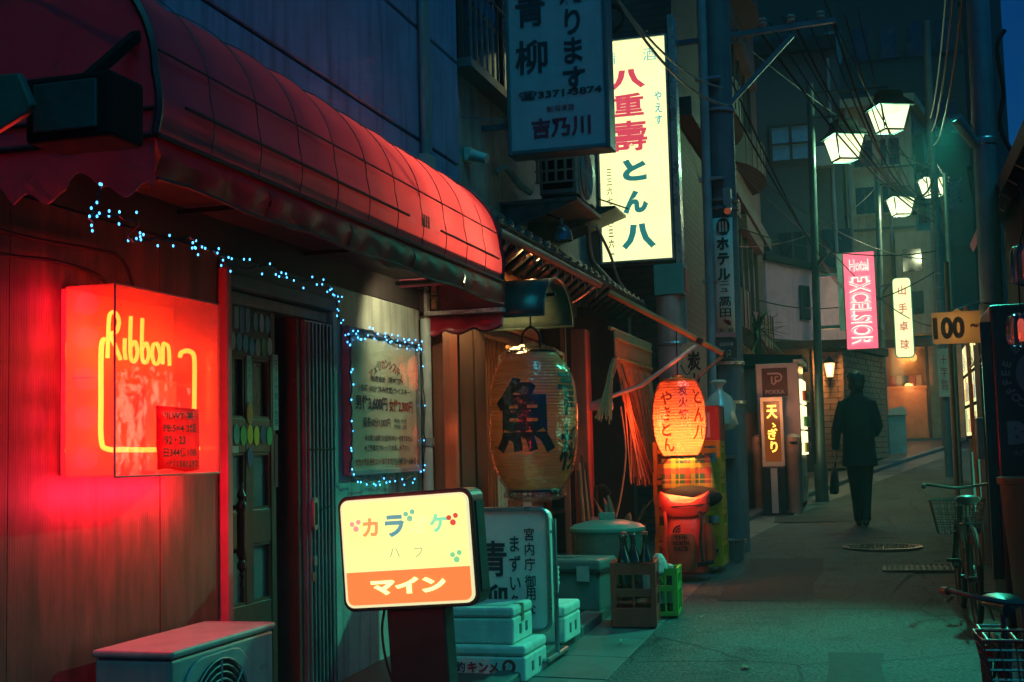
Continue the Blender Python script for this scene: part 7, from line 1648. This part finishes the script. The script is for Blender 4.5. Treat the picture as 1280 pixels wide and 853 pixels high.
body = [el((-.005, .015, 1.595), (.098, .10, .115)), el((-.005, .05, 1.55), (.058, .065, .07)), tb_([(0, 0, 1.40), (0, .005, 1.52)], [.062, .052]),
        el((-.005, .118, 1.585), (.012, .02, .02)), el((-.102, .01, 1.59), (.012, .018, .030)), el((.095, .01, 1.59), (.012, .018, .030)),
        tb_([(0, 0, 1.36), (0, 0, 1.2), (0, 0, .95)], [.09, .11, .12]),
        tb_([(-.17, 0, 1.37), (-.265, -.03, 1.10), (-.30, .03, .86)], [.05, .042, .028]), tb_([(.17, 0, 1.37), (.245, -.01, 1.12), (.16, .20, 1.02)], [.05, .042, .028]),
        tb_([(-.085, 0, .92), (-.07, .07, .48), (-.045, .14, .08)], [.08, .055, .04]), tb_([(.085, 0, .92), (.065, .0, .48), (.04, -.12, .10)], [.08, .055, .04]),
        el((-.307, .035, .80), (.022, .038, .05)), el((.13, .235, 1.02), (.045, .04, .025))]
for k in range(4): body.append(MB().tube([W(-.309 + .004 * k, .005 + .02 * k, .77), W(-.312, .01 + .02 * k, .735), W(-.298, .015 + .018 * k, .715 + .004 * k)], .0095, 8))
body.append(MB().tube([W(-.30, .065, .82), W(-.288, .08, .785), W(-.29, .07, .75)], .0105, 8))
for k in range(4): body.append(MB().tube([W(.10, .255 - .014 * k, 1.035 - .012 * k), W(.06, .26 - .014 * k, 1.02 - .012 * k), W(.05, .24 - .014 * k, 1.0 - .012 * k)], .0095, 8))
fused(body, 'body', M_skin, .009, 4)
hair = [el((-.003, -.008, 1.625), (.122, .115, .105)), el((-.003, -.045, 1.562), (.112, .072, .080))]
for k in range(40):
    a = rnd.uniform(0, 6.28); e = rnd.uniform(-.2, 1.5); hair.append(el((-.003 + .118 * math.cos(a) * math.cos(e), -.012 + .10 * math.sin(a) * math.cos(e) * (1 if math.sin(a) < 0 else .6), 1.63 + .095 * math.sin(e)), (.014, .016, .014)))
fused(hair, 'hair', mat('black_hair', (.012, .010, .010), .5, bump=.6, bsc=70), .010, 3)
M_coat = mat('black_wool', (.004, .0046, .005), .85, var=.3, bump=.35, bsc=90)
rings = []
for z, a, b, dy in ((.665, .232, .165, -.01), (.70, .228, .160, -.01), (.85, .212, .148, 0), (1.02, .198, .138, 0), (1.18, .215, .145, 0), (1.32, .228, .140, 0), (1.395, .212, .118, 0), (1.435, .15, .10, 0), (1.465, .085, .08, .005), (1.50, .073, .072, .005)):
    rings.append([(x + .008 * noise.noise(V(x * 6, y_ * 6, z * 4)) + o_.x, y_ + dy + .010 * noise.noise(V(x * 5, z * 5, 2)) + o_.y, z + o_.z) for x, y_ in sup(a, b, 2.5, 36)])
coat = [loft(MB(), rings), tb_([(-.165, 0, 1.375), (-.225, -.015, 1.24), (-.275, -.03, 1.09), (-.295, .0, .96), (-.303, .03, .86)], [.082, .074, .066, .058, .052]),
        tb_([(.165, 0, 1.375), (.215, -.01, 1.24), (.258, -.01, 1.11), (.225, .10, 1.05), (.17, .19, 1.025)], [.082, .074, .066, .058, .052]),
        MB().tube([W(.075 * math.cos(R(a)), .005 + .07 * math.sin(R(a)), 1.492 + .012 * math.sin(R(a + 90))) for a in range(0, 360, 20)], .018, 8, closed=True)]
fused(coat, 'coat', M_coat, .011, 5)
tr = [tb_([(-.09, 0, .86), (-.085, .03, .66), (-.07, .075, .46), (-.055, .12, .24), (-.048, .14, .06)], [.110, .098, .080, .070, .068]),
      tb_([(.09, 0, .86), (.08, .0, .66), (.065, -.01, .46), (.05, -.07, .24), (.042, -.12, .07)], [.110, .098, .080, .070, .068]), el((0, 0, .86), (.17, .12, .09))]
fused(tr, 'trousers', mat('black_trousers', (.004, .0045, .005), .8, bump=.3, bsc=60), .011, 4)
sh1 = [el((-.045, .19, .035), (.048, .135, .040)), el((-.046, .13, .05), (.042, .06, .05))]
sh2 = [el((.040, -.07, .045), (.048, .13, .040)), el((.042, -.13, .06), (.042, .06, .05))]
for s_ in (sh1, sh2): fused(s_, 'shoe', mat('black_shoe', (.012, .012, .012), .3), .009, 3)
bagp = thing('shoulder_bag', 'slim black bag carried low in the person\'s left hand', 'bag', (-.55, 14.93, .8))
rings = [[(x - .56 + .05 * (z - .45) + .0, y_ + 14.935, z + o_.z) for x, y_ in sup(a, b, 2.4, 16)] for z, a, b in ((.36, .035, .10), (.38, .052, .15), (.50, .050, .155), (.60, .038, .13), (.66, .015, .05))]
loft(MB(), rings).build('pouch', M_coat, bagp, smooth=True)
MB().tube([(-.55, 14.90, 1.02), (-.535, 14.93, 1.10), (-.55, 14.98, 1.02)], .010, 6).build('strap', M_coat, bagp)
# ================================================================= overhead cables
cl = random.Random(21)
for k in range(9):
    a = (-1.0 + .12 * k, 12.56, 5.42 + .05 * (k % 3)); b = (.93 + .02 * (k % 3), 21.0, 4.75 + .10 * k)
    cable(a, b, .25 + .09 * k, 'black power cable in the bundle sweeping from the crossarm to the far pole, strand ' + 'one two three four five six seven eight nine'.split()[k], r=.007 if k % 3 else .012)
for k in range(7):
    cable((.95, 21.0, 5.0 + .15 * k), (1.3 + .1 * k, 29, 5.2 + .3 * k), .3, 'black cable running on beyond the far pole, strand ' + 'one two three four five six seven'.split()[k], r=.012)
spec = [((-1.88, 15.0, 6.6), (.95, 21, 5.6)), ((-1.88, 16.5, 3.9), (.13, 25, 6.2)), ((-1.88, 17.2, 5.3), (1.0, 27, 5.0)), ((-1.3, 12.6, 4.7), (.1, 25, 3.4)), ((-1.85, 18, 4.4), (.98, 21, 4.3)),
        ((-1.3, 12.6, 5.0), (-.3, 25, 3.9)), ((-1.85, 20, 3.6), (1.1, 22, 4.2)), ((-.6, 12.6, 6.4), (.8, 20, 5.2)), ((-.75, 17.9, 4.2), (1.2, 27, 3.6)), ((-1.85, 14, 4.9), (-.1, 24, 4.4))]
ords = 'highest second third fourth fifth sixth seventh eighth ninth tenth'.split()
for k, (a, b) in enumerate(spec): cable(a, b, .15 + .3 * cl.random(), 'thin cable crossing between the brick block and the far poles, %s of the crossing ones' % ords[k], r=.009)
cable((-2.35, 10.6, 5.9), (-1.30, 12.35, 4.62), .35, 'pale cable curving from above the lit sign to the utility pole', r=.014, m=mat('pale_cable', (.30, .30, .26), .4))
cable((-2.35, 10.6, 5.8), (-1.34, 12.35, 4.80), .28, 'second pale cable beside the one reaching the utility pole', r=.011, m=MATS['pale_cable'])
for k in range(3): cable((.80, 10.5, 5.0 + .6 * k), (.95, 21, 6.0 + .2 * k), .4, 'dark cable from the steel pole to the far pole, %s one' % ('lowest', 'middle', 'upper')[k], r=.012)
solo(MB().tube(spline([(1.10, 10.8, 4.6), (1.03, 10.8, 4.45), (1.06, 10.8, 4.1), (1.02, 10.8, 3.8), (1.15, 10.8, 3.5)], 6), .02, 6), 'loose_cable', M_dark, 'loose dark cable dangling against the blue sky at the right', 'cable', smooth=True)
coil = MB()
for k in range(3): coil.tube([(-2.15 + .12 * math.cos(R(a)), 10.9, 5.12 + (.10 + .02 * k) * math.sin(R(a))) for a in range(0, 360, 20)], .010, 6, closed=True)
solo(coil, 'cable_coil', M_dark, 'small coil of black cable beside the top of the lit white sign', 'cable', smooth=True)

# ================================================================= thin haze, added for lamp bloom and lifted blacks
hz = MB().bx(-16, 12, -5, 52, -1.5, 23.5).build('haze', None); hz['kind'] = 'stuff'; hz['label'] = 'thin haze added over the alley for lamp bloom and lifted blacks'
hm = bpy.data.materials.new('haze'); hm.use_nodes = True; N = hm.node_tree.nodes; N.remove(N['Principled BSDF'])
pv = N.new('ShaderNodeVolumePrincipled'); pv.inputs['Color'].default_value = (.55, .85, .9, 1); pv.inputs['Density'].default_value = .0030; pv.inputs['Anisotropy'].default_value = .3
hm.node_tree.links.new(pv.outputs[0], N['Material Output'].inputs['Volume']); hz.data.materials.append(hm)
